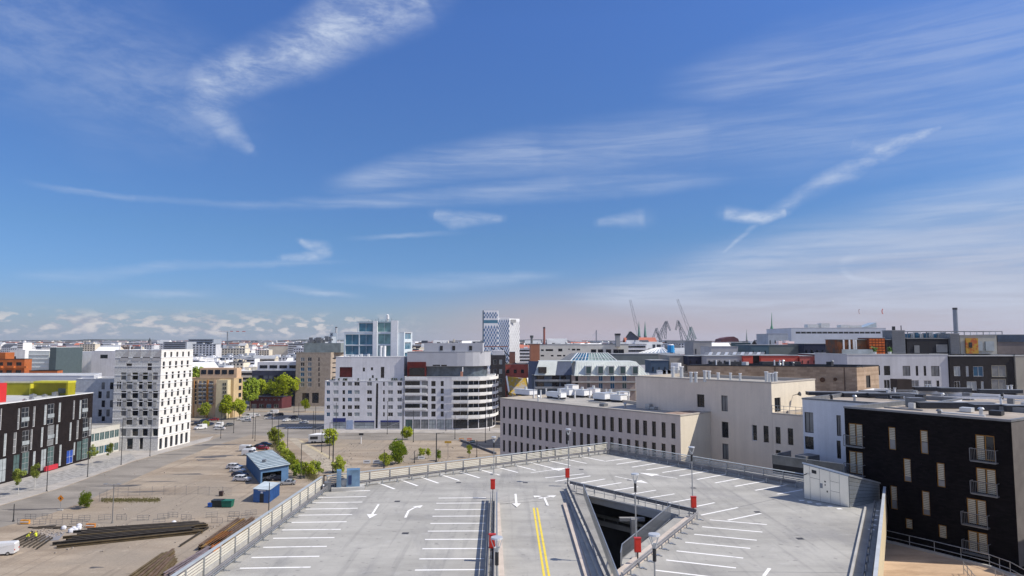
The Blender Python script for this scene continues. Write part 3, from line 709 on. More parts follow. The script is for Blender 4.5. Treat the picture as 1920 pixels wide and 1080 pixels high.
# barriers and rails along the ramp and round the opening
root = thing('ramp_barrier', 'double sided crash barrier with pipe rails left of the yellow lined ramp', 'barrier', at_deck(Vector((-1.75, 60, 0)), 0))
for ox in (-.12, .3):
    for h in (.38, .85): wbeam(root, Vector((-2.05 + ox, 71, 0)), Vector((-1.15 + ox, 30, 0)), h)
PM = unit_post(.1, .1, 1.1, METAL)
for i in range(24): inst('beam_post', PM, root, Matrix.Translation(at_deck(Vector((-1.95 + i * 1.75 * .022, 70.8 - i * 1.75, 0)), 0)))
for ox, h in ((.45, 1.05), (.45, .7), (.5, 1.3)):
    m_ = MB(); m_.tube(at_deck(Vector((-2.0 + ox, 70, 0)), h), at_deck(Vector((-1.1 + ox, 30, 0)), h), .03, n=6); m_.build('handrail', METAL, root)
m_ = MB(); m_.bar(at_deck(Vector((-1.85, 70, 0)), .1), at_deck(Vector((-.95, 30, 0)), .1), .6, .2); m_.build('kerb', CONC, root)
root = thing('ramp_barrier', 'dark edged crash barrier between the ramp and the bar fence', 'barrier', at_deck(Vector((6, 68, 0)), 0))
p0, p1 = Dk(1064, 921), Vector((6.45, 30, 0)); p0.z = 0
wbeam(root, p0, p1, .62); wbeam(root, p0 + Vector((-.2, 0, 0)), p1 + Vector((-.2, 0, 0)), .3)
m_ = MB(); m_.bar(at_deck(p0, .84), at_deck(p1, .84), .1, .08); m_.build('hand_rail', DARKM, root)
m_ = MB(); m_.bar(at_deck(p0, .12) + Vector((-.15, 0, 0)), at_deck(p1, .12) + Vector((-.15, 0, 0)), .5, .24); m_.build('kerb', CONC, root)
for i in range(22): inst('beam_post', POSTS['short'], root, Matrix.Translation(at_deck(p0.lerp(p1, i / 21), 0) + Vector((.08, 0, .1))))
BARM = unit_post(.022, .03, 1.25, METAL); BARM.name = 'bar'
def bar_fence(label, pts, h=1.25, drop=-.15, gap=.13):
    root = thing('bar_fence', label, 'fence', at_deck(pts[0], 0))
    for A, B in zip(pts, pts[1:]):
        A = at_deck(A, drop); B = at_deck(B, drop); L = (B - A).length; n = int(L / gap); ang = math.atan2((B - A).y, (B - A).x)
        for i in range(n + 1): inst('bar', BARM, root, Matrix.Translation(A.lerp(B, i / n)) @ Matrix.Rotation(ang + R(25), 4, 'Z'))
        for z in (.02, h):
            m_ = MB(); m_.bar(A + Vector((0, 0, z)), B + Vector((0, 0, z)), .06, .05); m_.build('rail', METAL, root)
    return root
bar_fence('steel bar fence along the ramp side of the deck opening', [v0 + Vector((-.15, -.2, 0)), v3 + Vector((-.2, 0, 0))], gap=.24)
bar_fence('steel bar fence on the slanting far side of the deck opening', [v1 + Vector((-.6, -.35, 0)), v2 + Vector((.1, -.1, 0)), v2 + Vector((-.35, -2.2, 0))], gap=.19)
root = thing('guard_rail', 'post and rail guard with wide crash beam at the far edge of the opening', 'barrier', at_deck(v0, 0))
g0, g1 = Dk(1068, 917), Dk(1306, 974); wbeam(root, g0, g1, .72)
m_ = MB(); m_.bar(at_deck(g0, .9), at_deck(g1, .9), .14, .03); m_.build('beam_cap', METAL, root)
e0, e1 = v0 + Vector((-.8, .5, 0)), v1 + Vector((.3, .1, 0))
for i in range(11):
    inst('post', POSTS['rail'], root, Matrix.Translation(at_deck(e0.lerp(e1, i / 10), 0)))
    if i % 2 == 0: inst('beam_post', POSTS['short'], root, Matrix.Translation(at_deck(g0.lerp(g1, (i + .5) / 11), 0) + Vector((0, .1, .1))))
for h in (.55, 1.1):
    m_ = MB(); m_.tube(at_deck(e0, h), at_deck(e1, h), .022, n=6); m_.build('rail', METAL, root)
m_ = MB(); m_.bar(at_deck(e0, .06), at_deck(e1, .06), .3, .14); m_.build('kerb', CONC, root)
root = thing('guard_rail', 'crash barrier on a pink kerb beside the striped bays right of the opening', 'barrier', at_deck(v1, 0))
h0, h1 = Dk(1309, 974), Dk(1168, 1092); wbeam(root, h0, h1, .62); e = (h1 - h0).normalized()
for i in range(12):
    p = at_deck(h0.lerp(h1, i / 11), 0); inst('beam_post', POSTS['short'], root, Matrix.Translation(p + Vector((-.08, .05, 0)))); inst('foot_plate', FOOT, root, Matrix.Translation(p + Vector((.1, -.1, .01))) @ Matrix.Rotation(R(-140), 4, 'Z'))
m_ = MB(); m_.bar(at_deck(h0, .07) + Vector((-.55, .45, 0)), at_deck(h1, .07) + Vector((-.55, .45, 0)), .8, .14); m_.build('kerb', KERB, root)
# ---- lamps on the deck
def lamp_meshes(h):
    pole = MB(); pole.tube((0, 0, 0), (0, 0, h - 1.3), .055, .045, 8); pole.tube((0, 0, h - 1.3), (0, 0, h - .75), .09, .09, 8, 0)
    joint_ = MB(); joint_.tube((0, 0, h - 1.35), (0, 0, h - .72), .095, .095, 8)
    cone = MB(); cone.tube((0, 0, h - .72), (0, 0, h - .5), .07, .16, 10, caps=False)
    for k in range(4):
        a = k * math.pi / 2 + .4; cone.bar(Vector((.07 * math.cos(a), .07 * math.sin(a), h - .72)), Vector((.31 * math.cos(a), .31 * math.sin(a), h - .1)), .03)
    top = MB(); top.tube((0, 0, h - .08), (0, 0, h), .31, .29, 14)
    base = MB(); base.tube((0, 0, 0), (0, 0, .12), .42, .38, 10)
    return [('pole', pole.mesh('pole', METAL)), ('dark_joint', joint_.mesh('dark_joint', DARKM)), ('diffuser', cone.mesh('diffuser', mat('lamp_diffuser', (.55, .57, .58), .25, .05, 1))), ('lamp_cap', top.mesh('lamp_cap', ALUM)), ('base_plate', base.mesh('base_plate', CONC))]
LM = lamp_meshes(6.2)
def deck_lamp(p, label, h=6.2):
    p = at_deck(p, 0); r_ = thing('lamp_post', label, 'lamp', p, 'lamps on the parking deck')
    for nme, me in (LM if h == 6.2 else lamp_meshes(h)): inst(nme, me, r_, Matrix.Translation(p))
deck_lamp(Dk(926, 889.5), 'shorter funnel headed lamp on a round base in the open lane, nearest the slanted bays', 4.6)
deck_lamp(Dk(1066, 906), 'funnel headed lamp behind the red cabinet at the head of the ramp')
deck_lamp(Dk(1299, 963), 'funnel headed lamp at the outer corner of the opening, in front of the beige wall')
deck_lamp(Dk(1193, 1048), 'funnel headed lamp rising in front of the black opening beside the slanting bar fence')
deck_lamp(Vector((7.15, 35.2, 0)), 'closest funnel headed lamp, in front of the striped bays right of the opening')
deck_lamp(Vector((-.75, 34.6, 0)), 'funnel headed lamp over the pipe rails left of the yellow lined ramp')
RED = mat('red_cabinet_paint', (.62, .035, .02), .45, .08, 2)
def red_box(px, py, label, h=1.05, pc=1.0):
    p = at_deck(Dk(px, py), 0); r_ = thing('red_cabinet', label, 'cabinet', p, 'red cabinets by the barriers')
    m_ = MB(); m_.box((p.x, p.y, p.z + pc + .45), (.46, .30, .95)); m_.build('cabinet_body', RED, r_)
    m_ = MB(); m_.box((p.x, p.y, p.z + pc + .95), (.52, .36, .05)); m_.build('lid', mat('red_lid', (.45, .03, .02), .4, .05, 1), r_)
    m_ = MB(); m_.box((p.x, p.y - .158, p.z + pc + .45), (.36, .016, .8)); m_.build('door', RED, r_)
    m_ = MB(); m_.box((p.x, p.y, p.z + pc / 2), (.09, .09, pc)); m_.build('stand', DARKM, r_)
red_box(924, 935, 'red cabinet at the far end of the double barrier, left of the ramp')
red_box(1064, 912, 'red cabinet where the ramp meets the opening, under a lamp')
red_box(1301, 972, 'red cabinet at the outer corner of the opening')
red_box(1196, 1061, 'red cabinet on the pink kerb beside the slanting bar fence')
red_box(923, 1053, 'red cabinet halfway along the pipe rails, nearest the camera')
# ---- stair house
A, B, C = Dk(1508, 935), Dk(1593.5, 951.5), Dk(1650, 939.5); D = A + (C - B)
hA, hB, hC = 3.55, 3.0, 1.75; hD = hA + hC - hB
kb = thing('stair_house', 'white metal stair house with a sloping roof at the deck edge', 'stair house', at_deck((A + B + C + D) / 4, 0))
tA, tB, tC, tD = at_deck(A, hA), at_deck(B, hB), at_deck(C, hC), at_deck(D, hD); g_ = lambda p: at_deck(p, 0)
SHEET = mat('pale_panel', (.86, .86, .83), .32, .04, .5, .85, .5)
m_ = MB(); m_.quad(g_(A), g_(B), tB, tA); m_.quad(g_(B), g_(C), tC, tB); m_.quad(g_(C), g_(D), tD, tC); m_.quad(g_(D), g_(A), tA, tD); m_.build('wall', mat('panel_gap', (.22, .23, .23), .6, .1, 1), kb)
up = (tB - tA).cross(tD - tA).normalized(); up = up if up.z > 0 else -up
m_ = MB(); o_ = [tA, tB, tC, tD]; cen = sum(o_, Vector()) / 4; o_ = [p + (p - cen).normalized() * .12 for p in o_]
m_.poly([p + up * .14 for p in o_]); [m_.quad(o_[i], o_[(i + 1) % 4], o_[(i + 1) % 4] + up * .14, o_[i] + up * .14) for i in range(4)]; m_.build('roof', mat('pale_metal_roof', (.50, .53, .56), .35, .06, .5, .5, .5), kb)
def panel(P0, P1, Q0, Q1, u0, u1, v0_, v1_, name='panel', m=SHEET, lift=.03):
    f = lambda u, v: (P0.lerp(P1, u)).lerp(Q0.lerp(Q1, u), v)
    nn = (P1 - P0).cross(Q0 - P0).normalized(); x = MB(); c = [f(u0, v0_), f(u1, v0_), f(u1, v1_), f(u0, v1_)]
    c2 = [p + nn * lift for p in c]; x.poly(c2)
    for i in range(4): x.quad(c[i], c[(i + 1) % 4], c2[(i + 1) % 4], c2[i])
    return x.build(name, m, kb)
us = [.005, .15, .37, .60, .80, .995]; gap = .004
for i in range(5):
    cuts = [[0.01, .99], [0.01, .66, .99], [.01, .99], [.01, .40, .70, .99], [.01, .99]][i]
    for j in range(len(cuts) - 1): panel(g_(A), g_(B), tA, tB, us[i] + gap, us[i + 1] - gap, cuts[j] + .006, cuts[j + 1] - .006)
for j in range(7): panel(g_(B), g_(C), tB, tC, .01, .985, .01 + j * .14, .14 + j * .14 - .012, 'slat', mat('ribbed_metal', (.60, .64, .66), .35, .08, .8, .8, .5))
panel(g_(A), g_(B), tA, tB, .20, .30, .80, .90, 'vent', DARKM, .06); panel(g_(A), g_(B), tA, tB, .375, .43, .42, .56, 'control_box', FR_G, .08)
panel(g_(A), g_(B), tA, tB, .475, .505, .62, .66, 'control_box', DARKM, .06); panel(g_(A), g_(B), tA, tB, .48, .50, .52, .56, 'control_box', DARKM, .06); panel(g_(A), g_(B), tA, tB, .52, .545, .33, .38, 'control_box', DARKM, .06)
m_ = MB(); p = g_(A).lerp(g_(B), .08) + Vector((0, 0, 2.6)); m_.bar(p, p + Vector((-.7, -.5, -.12)), .08, .08); m_.build('bracket', DARKM, kb)
# ---- vent box at the corner of the deck
vb = thing('ventilation_box', 'blue glazed ventilation box on a grey plinth at the left deck corner', 'ventilation unit', at_deck(Dk(650, 912), 0))
c0, c1 = Dk(621, 922.5), Dk(684, 919.5); d = (c1 - c0).normalized(); nn = Vector((-d.y, d.x, 0)); L = (c1 - c0).length; z0 = g_(c0)
m_ = MB(); m_.obox(z0, d * L, nn * 1.9, Vector((0, 0, .35))); m_.build('plinth', CONC, vb)
BLU = mat('blue_glazing', (.14, .24, .36), .12, .25, .8, .2, .8)
m_ = MB()
m_.obox(z0 + d * (L * .15) + nn * .5 + Vector((0, 0, .35)), d * (L * .14), nn * 1.2, Vector((0, 0, 1.75))); m_.build('glazed_panel', BLU, vb)
m_ = MB(); m_.obox(z0 + d * (L * .45) + nn * .5 + Vector((0, 0, .35)), d * (L * .40), nn * 1.2, Vector((0, 0, 1.8))); m_.build('glazed_panel', BLU, vb)
m_ = MB(); m_.obox(z0 + d * (L * .29) + nn * .9 + Vector((0, 0, .35)), d * (L * .16), nn * .8, Vector((0, 0, .7))); m_.build('duct', METAL, vb)
m_ = MB(); m_.obox(z0 + d * (L * .50) + nn * .44 + Vector((0, 0, .6)), d * (L * .10), nn * .06, Vector((0, 0, 1.0))); m_.build('door', mat('navy_door', (.02, .04, .12), .3, .1, 1), vb)
m_ = MB(); m_.obox(z0 - d * .75 + nn * .3, d * .7, nn * .9, Vector((0, 0, .95))); m_.build('intake', STEELG, vb)
t_ = at_deck(Dk(1104.5, 853.5), 0); vp = thing('vent_pipe', 'white T topped vent pipe by the deck apex', 'vent pipe', t_)
m_ = MB(); m_.tube(t_, t_ + Vector((0, 0, 1.0)), .13, n=10); m_.build('pipe', PAINTW, vp)
m_ = MB(); m_.tube(t_ + Vector((0, 0, .95)), t_ + Vector((0, 0, 1.12)), .26, .22, n=10); m_.build('cowl', PAINTW, vp)
t_ = at_deck(Dk(605, 912), 0); tr = thing('hand_trolley', 'dark upright trolley with a white basin by the parapet at the deck corner', 'trolley', t_)
m_ = MB(); m_.box(t_ + Vector((.1, .1, .65)), (.12, .1, 1.2)); m_.box(t_ + Vector((.5, .1, .65)), (.12, .1, 1.2)); m_.bar(t_ + Vector((.1, .1, 1.2)), t_ + Vector((.5, .1, 1.2)), .1); m_.build('frame', DARKM, tr)
m_ = MB(); m_.tube(t_ + Vector((.3, -.3, .02)), t_ + Vector((.3, -.3, .22)), .36, .42, 12); m_.build('basin', PAINTW, tr)
t_ = at_deck(Dk(664, 918), 0); rl = thing('white_roll', 'white wrapped roll lying on the bay beside the vent box', 'roll', t_)
m_ = MB(); m_.tube(t_ + Vector((-1.0, -.1, .17)), t_ + Vector((.7, .1, .17)), .17, .15, 10); m_.build('roll', PAINTW, rl); m_ = MB(); m_.tube(t_ + Vector((.7, .1, .17)), t_ + Vector((1.15, .16, .2)), .18, .2, 10); m_.build('end_wrap', DARKM, rl)
# ================================================================ left side of the street
BRK = brick_mat('charcoal_brick', (.015, .012, .013), (.025, .019, .019), (.014, .013, .013), .5, .16)
bl = Bld('brick_building', 'charcoal brick apartment block with white window strips along the pavement', 'building', [(-176, 150), (-136.2, 150), (-136.2, 224), (-176, 224)], 0, 21.4, BRK, ROOFL, PAINTW)
for r_ in [(0, 766, 3, 806), (33, 766, 37, 805), (62, 762, 66, 800), (83, 759, 87.5, 796), (110, 755, 114, 791), (137, 751, 140, 786), (149, 750, 152.5, 785), (173, 747, 176, 780),
           (7, 813, 12, 855), (25, 811, 31, 850), (57, 805, 61, 843), (77, 801, 81, 838), (105, 796, 109, 832), (130.5, 792, 134, 826), (143.5, 788, 147.5, 823), (167, 783, 171, 817), (62, 846, 66.5, 873), (111, 834, 115, 873), (138, 829, 141, 853), (172, 820, 176, 847)]: bl.px(1, *r_, 'strip')
for r_ in [(40, 764, 54, 801), (89, 757, 101, 795), (154, 748, 164, 783), (41, 807, 54, 847), (89, 797, 101, 835), (155, 784, 165, 820), (41, 847.6, 54, 889), (89, 837, 101, 876), (154, 822, 165, 860)]: bl.px(1, *r_, 'balc')
for r_ in [(-2, 860, 12, 904), (25, 852, 37, 886), (77, 842, 87, 882), (144, 827, 153, 863)]: bl.px(1, *r_, 'shop')
wkind('door', FR_W, [mat('blue_door', (.02, .07, .35), .4, .2, 1)], 2, 2)
bl.px(1, 125, 844, 137, 868.5, 'door'); bl.finish()
for p_, q_ in [((40, 788), (54, 787)), ((89, 781), (101, 780)), ((154, 770), (164, 769)), ((41, 832), (54, 830)), ((89, 820), (101, 818)), ((155, 806), (165, 804))]:
    u0, z_ = bl.pz(1, *p_); u1, _ = bl.pz(1, *q_); b = MB(); b.obox((-136.17, 150 + u0, z_ - .5), (.10, 0, 0), (0, u1 - u0, 0), (0, 0, 1.1)); b.build('balcony_rail', GL_P, bl.root)
aw = thing('awning', 'red shop awning at the foot of the charcoal brick block', 'awning', G(82, 882)); p = aw.location
b = MB(); b.obox((-136.1, p.y - 3.2, .3), (.7, 0, 0), (0, 5.2, 0), (0, 0, 1.3)); b.build('fabric', mat('red_fabric', (.5, .03, .05), .7, .1, 1), aw)
b = MB(); b.bar((-135.6, p.y - 3, 0), (-135.6, p.y - 3, .4), .08); b.bar((-135.6, p.y + 1.8, 0), (-135.6, p.y + 1.8, .4), .08); b.build('leg', DARKM, aw)
# yellow and red rooftop boxes and the grey hall behind
YEL = mat('yellow_panel_shaded', (.33, .30, .010), .5, .12, .4); REDP = mat('red_panel', (.55, .03, .03), .5, .08, .5)  # yellow panels darker than the fascia, the open front's shade in their colour
yb = thing('rooftop_pavilion', 'open fronted yellow pavilion on the roof of the charcoal brick block', 'pavilion', (-154, 219, 20.8))
Yy = 219.0; xa_, xm_, xb_ = AtY(8, 730, Yy).x, AtY(61, 730, Yy).x, AtY(140, 730, Yy).x; zt_ = AtY(70, 717, Yy).z
b = MB(); b.obox((xa_, Yy, 20.8), (xb_ - xa_ - .6, 0, 0), (0, .4, 0), (0, 0, zt_ - 20.8)); b.build('yellow_wall', YEL, yb)
b = MB(); b.obox((xm_ + 2.5, Yy - 3.4, zt_), (xb_ - xm_ - 2.5, 0, 0), (0, 4, 0), (0, 0, .55)); b.build('roof', mat('yellow_fascia', (.60, .56, .05), .5, .1, .5), yb)
b = MB(); b.obox((xa_, Yy - .1, zt_ - .2), (xm_ - xa_ + 2.4, 0, 0), (0, .6, 0), (0, 0, .5)); b.build('parapet', mat('cream_edge', (.6, .57, .35), .6, .1, 1), yb)
b = MB(); b.obox((xb_ - .6, Yy - 3.4, 20.8), (.6, 0, 0), (0, 3.8, 0), (0, 0, zt_ - 20.8)); b.build('gable_wall', YEL, yb)
b = MB(); b.obox((xm_, Yy - 1.4, 20.8), (.3, 0, 0), (0, 1.4, 0), (0, 0, zt_ - 21.2)); b.build('partition', mat('yellow_fascia', (.6, .5, .05)), yb)
b = MB(); b.obox((xb_ - 5.2, Yy - .06, 21.6), (2.4, 0, 0), (0, .05, 0), (0, 0, 1.5)); b.obox((xb_ - 2.2, Yy - .06, 20.9), (1.0, 0, 0), (0, .05, 0), (0, 0, 2.6)); b.build('window', GL_T, yb)
rb_ = thing('rooftop_box', 'bright red box on the roof edge beside the yellow pavilion', 'roof box', (-144, 190, 21)); b = MB(); b.obox((-152, 190, 20.9), (8.9, 0, 0), (0, 5, 0), (0, 0, 5.4)); b.build('body', REDP, rb_); b = MB(); b.obox((-144.2, 189.96, 22.4), (.5, 0, 0), (0, .03, 0), (0, 0, 1.9)); b.build('door', mat('dark_red', (.2, .01, .01), .5, .1, 1), rb_)
for i, (yy, sz) in enumerate([(206, 1.2), (209, .9), (212, 1.4), (199, .8), (194, .7)]):
    t_ = thing('roof_vent', ['grey roof vent in front of the yellow pavilion'][0], 'roof vent', (-146 + i * 1.5, yy + 4, 20.7), 'vents on the yellow pavilion terrace'); b = MB(); b.box((-146 + i * 1.5, yy + 4, 20.7 + sz / 2), (sz, sz * 1.3, sz)); b.build('housing', METAL, t_); b = MB(); b.tube((-146 + i * 1.5, yy + 4, 20.7 + sz), (-146 + i * 1.5, yy + 4, 20.9 + sz), sz * .35, n=8); b.build('cowl', STEELG, t_)
GH = Bld('grey_hall', 'long pale grey hall with a white gable end behind the yellow pavilion', 'hall', [(-215, 250), (-152, 250), (-160, 268), (-220, 268)], 0, 25.6, mat('hall_sheet', (.62, .64, .70), .5, .06, .3), ROOFL, PAINTW)
for x in (141, 153, 162): GH.px(0, x, 721, x + 9, 728, 'dark')
GH.finish()
b = MB(); q0, q1, q2_ = AtY(168, 736, 249.6), AtY(182, 737, 249.6), AtY(182, 708, 249.6); b.poly([q0, q1, q2_]); b.obox(q2_ - Vector((.3, 0, 0)), Vector((.5, 0, 0)), Vector((0, .4, 0)), q1 - q2_); b.build('gable', PAINTW, GH.root)
# white tower
PERF = mat('perforated_white', (.72, .71, .68), .75, .06, 1.6, thr=(.42, .58), c2=(.79, .78, .75), detail=3)
PERS = mat('perforated_grey', (.40, .40, .39), .75, .14, 2.6, thr=(.44, .56), detail=2)
tw = Bld('white_tower', 'white perforated apartment tower with staggered square windows at the street corner', 'tower', [(-139.4, 241), (-123.2, 241), (-121.4, 261), (-139.4, 261)], 0, 35.0, PERF, ROOFG, PAINTW, depth=.35)
Z = lambda x, y: (180 + x / 4.91, 640 + y / 4.91)
def zr(e, x0, y0, x1, y1, k): tw.px(e, *Z(x0 - 2, y0 - 2), *Z(x1 + 4, y1 + 2), k)
for y in (320, 490, 652, 838):
    for x0, x1 in ((232, 274), (335, 383), (430, 472), (525, 565)): zr(0, x0, y - 31, x1, y + 31, 'dark2')
for y in (405, 568, 735):
    for x0, x1 in ((280, 330), (395, 425), (475, 511), (570, 601)): zr(0, x0, y - 31, x1, y + 31, 'dark2')
for x0, x1, y0, y1 in ((280, 327, 206, 236), (475, 510, 205, 265), (572, 600, 195, 265), (285, 335, 895, 990), (402, 428, 890, 990), (570, 603, 905, 985)): zr(0, x0, y0, x1, y1, 'dark')
a, u, nn, L = tw.frame(1)
zrow = [tw.pz(0, *Z(500, y))[1] for y in (220, 320, 405, 490, 568, 652, 735, 838)]
for k, z in enumerate(zrow):
    for i in range(5): tw.uv(1, 1.0 + i * 3.75 + (1.9 if k % 2 else 0), z - 1.25, 1.35, 2.5, 'dark')
for i in range(6): tw.uv(1, .8 + i * 3.2, .4, 1.7, 3.7, 'dark')
for i in range(5): tw.uv(1, 1.6 + i * 3.75, 32.2, 1.2, 2.0, 'dark')
for y in (405, 568):
    for x0, x1 in ((195, 204), (214, 226)): zr(0, x0, y - 31, x1, y + 31, 'dark')
tw.em[0] = mat('perforated_white_shaded', (.60, .60, .585), .75, .12, 2.2, thr=(.44, .56), detail=2); tw.finish()  # front gets a darker copy of the white cladding, its shade in the colour
for k in range(10):
    z = 4.75 + k * 3.05; b = MB(); b.prism([(-139.46, 240.9), (-123.1, 240.9), (-121.28, 261.06), (-121.42, 261.06), (-123.25, 241.04), (-139.46, 241.04)], z, z + .22); b.build('floor_band', PAINTW, tw.root)
rr = random.Random(4)
for y, xs in ((320, [274, 383, 472]), (405, [232, 330, 425, 511]), (490, [274, 383, 472]), (568, [232, 330, 425, 511]), (652, [274, 383, 472]), (735, [232, 330, 425, 511]), (838, [274, 383, 472])):
    for x in xs:
        p = AtY(*Z(x + 13, y + 32), 240.93); q = AtY(*Z(x + 48, y - 32), 240.93); b = MB(); b.obox((p.x, 240.9, p.z), (q.x - p.x, 0, 0), (0, .08, 0), (0, 0, q.z - p.z)); b.build('panel', PERS, tw.root)
for x0, x1 in ((215, 300), (325, 410), (415, 500), (508, 596)):       # slanted sail panels round the roof terrace
    p = AtY(*Z(x0, 180), 240.9); q = AtY(*Z(x1, 70), 240.9); b = MB(); b.poly([Vector((p.x, 240.9, p.z)), Vector((q.x, 240.9, p.z)), Vector((q.x, 240.9, q.z)), Vector((p.x + .5, 240.9, q.z - 3))]); b.poly([Vector((q.x, 240.98, p.z)), Vector((p.x, 240.98, p.z)), Vector((p.x + .5, 240.98, q.z - 3)), Vector((q.x, 240.98, q.z))]); b.build('sail_panel', mat('sail_panel', (.46, .45, .45), .7, .06, .6), tw.root)
for dx in (-138, -134.5, -130.5, -126.5): b = MB(); b.box((dx, 241.3, 35.8), (.25, .25, 1.4)); b.build('post', PAINTW, tw.root)
wg = Bld('tower_wing', 'lower shaded grey wing joined to the left of the white perforated tower', 'building', [(-156.5, 247), (-140.8, 247), (-140.8, 262), (-156.5, 262)], 0, 24.6, mat('grey_wing', (.50, .53, .58), .75, .12, .8, streak=.12), ROOFG, PAINTW, depth=.3)
for k, y in enumerate((410, 492, 575, 660, 722)):
    for x in ((50, 128) if k % 2 == 0 else (20, 95, 160)): tw_ = wg.px(0, *Z(x, y - 32), *Z(x + 32, y + (32 if k < 4 else 14)), 'dark2')
wg.finish()
lk = Bld('link_building', 'two storey pale link block with ribbon windows between the brick block and white tower', 'building', [(-150, 226), (-138.3, 226), (-136.6, 240.8), (-150, 240.8)], 0, 9.4, mat('link_concrete', (.52, .51, .47), .8, .08, .5), CONC, CONC)
for k, z in ((0, .5), (1, 5.0)):
    for i in range(6): lk.uv(1, .5 + i * 2.4, z, 2.2, 2.6, 'teal')
lk.finish()
# orange blocks behind on the left
ORG_ = mat('orange_render', (.45, .13, .035), .8, .15, .3)
ob = Bld('orange_building', 'stepped orange apartment block left of the far halls', 'building', [(-262, 330), (-234.4, 330), (-236.4, 338), (-262, 338)], 0, 29.5, ORG_, ROOFD, DARKM)
ob.grid(0, 6, 2, 2.6, 1.7, 'dark', .5, .5, [22.5, 26.3]); ob.finish()
b = MB(); b.box((-254, 334, 31), (19, 6, 3.2)); b.build('penthouse', ORG_, ob.root)
for i in range(5):
    b = MB(); b.obox((-261 + i * 6, 328.6, 25.2), (4.5, 0, 0), (0, 1.4, 0), (0, 0, 1.0)); b.build('balcony', ORG_, ob.root)
o2 = Bld('orange_building', 'low orange brick block with a plain top wall, right of the stepped orange block', 'building', [(-232.6, 331), (-219, 331), (-221, 338), (-232.6, 338)], 0, 24.0, ORG_, ROOFD, DARKM)
o2.grid(0, 1, 1, 1.6, 1.6, 'dark', 1, 9, [20.6]); o2.finish()
for nm, x0, x1, yt, yb, Y, m_, lab in [('warehouse', 18, 47, 656, 690, 520, WHITE, 'white far warehouse with a blue band behind the orange block'), ('warehouse', 54, 93, 658, 690, 500, mat('greenish_sheet', (.62, .68, .67), .6, .06, .3), 'greenish grey far warehouse with ribbed wall'),
        ('warehouse', 110, 172, 660, 690, 540, WHITE, 'long white warehouse with a dark loading opening'), ('warehouse', 172, 222, 658, 690, 530, LAVEN, 'pale warehouse with a dark band left of the white tower'),
        ('office_block', 94, 106, 651, 690, 490, mat('teal_dark', (.07, .10, .11), .5, .1, .5), 'narrow dark teal block between two far warehouses')]:
    p, q = AtY(x0, yt, Y), AtY(x1, yt, Y); h = Bld(nm, lab, 'warehouse' if nm == 'warehouse' else 'building', [(p.x, Y), (q.x, Y), (q.x, Y + 30), (p.x, Y + 30)], 0, p.z, m_, ROOFL, PAINTW)
    if 'dark' in lab and nm == 'warehouse': h.px(0, x0 + 16, yt + 7, x0 + 30, yt + 14, 'dark')
    if 'blue' in lab: h.px(0, x0 + 3, yt + 12, x0 + 12, yt + 19, 'dark')
    h.finish()
    if 'ribbed' in lab:
        for k in range(4): b = MB(); b.obox((p.x, Y - .3, p.z - 3 - k * 3), (q.x - p.x, 0, 0), (0, .25, 0), (0, 0, .5)); b.build('rib', PAINTW, h.root)
# ochre block
OCH = mat('ochre_render', (.56, .42, .24), .8, .1, .3, streak=.15); PEACH = mat('peach_render', (.60, .42, .27), .8, .08, .3); ORB = mat('orange_panel', (.50, .22, .05), .7, .1, .5)
oc = Bld('ochre_building', 'ochre and peach apartment block with glazed balconies behind the white tower', 'building', [(-163, 345), (-139.5, 345), (-138.6, 354), (-163, 354)], 0, 19.6, OCH, ROOFG, PEACH)
W_ = lambda x, y: (360 + x / 7.715, 640 + y / 7.715)
for k in range(6):
    y = 596 + k * 58
    for x0, x1, kd in ((40, 66, 'dark'), (95, 140, 'balc'), (160, 200, 'balc'), (245, 300, 'balc'), (470, 487, 'dark')): oc.px(0, *W_(x0, y - 22), *W_(x1, y + 22), kd)
for k in range(4): oc.uv(1, 5, 6 + k * 3.6, 3, 2.2, 'dark')
oc.finish()
b = MB(); b.obox((-158, 348, 19.5), (18.6, 0, 0), (0, 6, 0), (0, 0, 5.0)); b.build('penthouse', PEACH, oc.root)
for i in range(5): b = MB(); b.obox((-157.4 + i * 3.5, 347.9, 21.4), (2.6, 0, 0), (0, .06, 0), (0, 0, 2.2)); b.build('window', GL_D, oc.root)
for x0, x1, m__ in ((18, 36, ORB), (78, 92, PEACH), (203, 238, ORB), (305, 350, PEACH)):
    p, q_ = AtY(*W_(x0, 950), 344.6), AtY(*W_(x1, 560), 344.6); b = MB(); b.obox((p.x, 344.5, 0), (q_.x - p.x, 0, 0), (0, .4, 0), (0, 0, q_.z)); b.build('colour_strip', m__, oc.root)
for k in range(6):
    for x0, x1 in ((93, 145), (158, 202), (243, 302)):
        p, q_ = AtY(*W_(x0, 622 + k * 58), 344), AtY(*W_(x1, 606 + k * 58), 344); b = MB(); b.obox((p.x, 343.6, p.z), (q_.x - p.x, 0, 0), (0, 1.3, 0), (0, 0, q_.z - p.z)); b.build('balcony', FR_G, oc.root)
b = MB(); p, q_ = AtY(*W_(352, 560), 341), AtY(*W_(515, 560), 341); b.obox((p.x, 341, 0), (q_.x - p.x, 0, 0), (0, 4, 0), (0, 0, p.z)); b.build('stair_bay', mat('pale_ochre', (.62, .53, .34), .8, .1, .3), oc.root)
for k in range(5):
    for x0, x1 in ((445, 458), (470, 490)): p, q_ = AtY(*W_(x0, 640 + k * 58), 340.9), AtY(*W_(x1, 600 + k * 58), 340.9); b = MB(); b.obox((p.x, 340.9, p.z), (q_.x - p.x, 0, 0), (0, .12, 0), (0, 0, q_.z - p.z)); b.build('window', GL_D, oc.root)
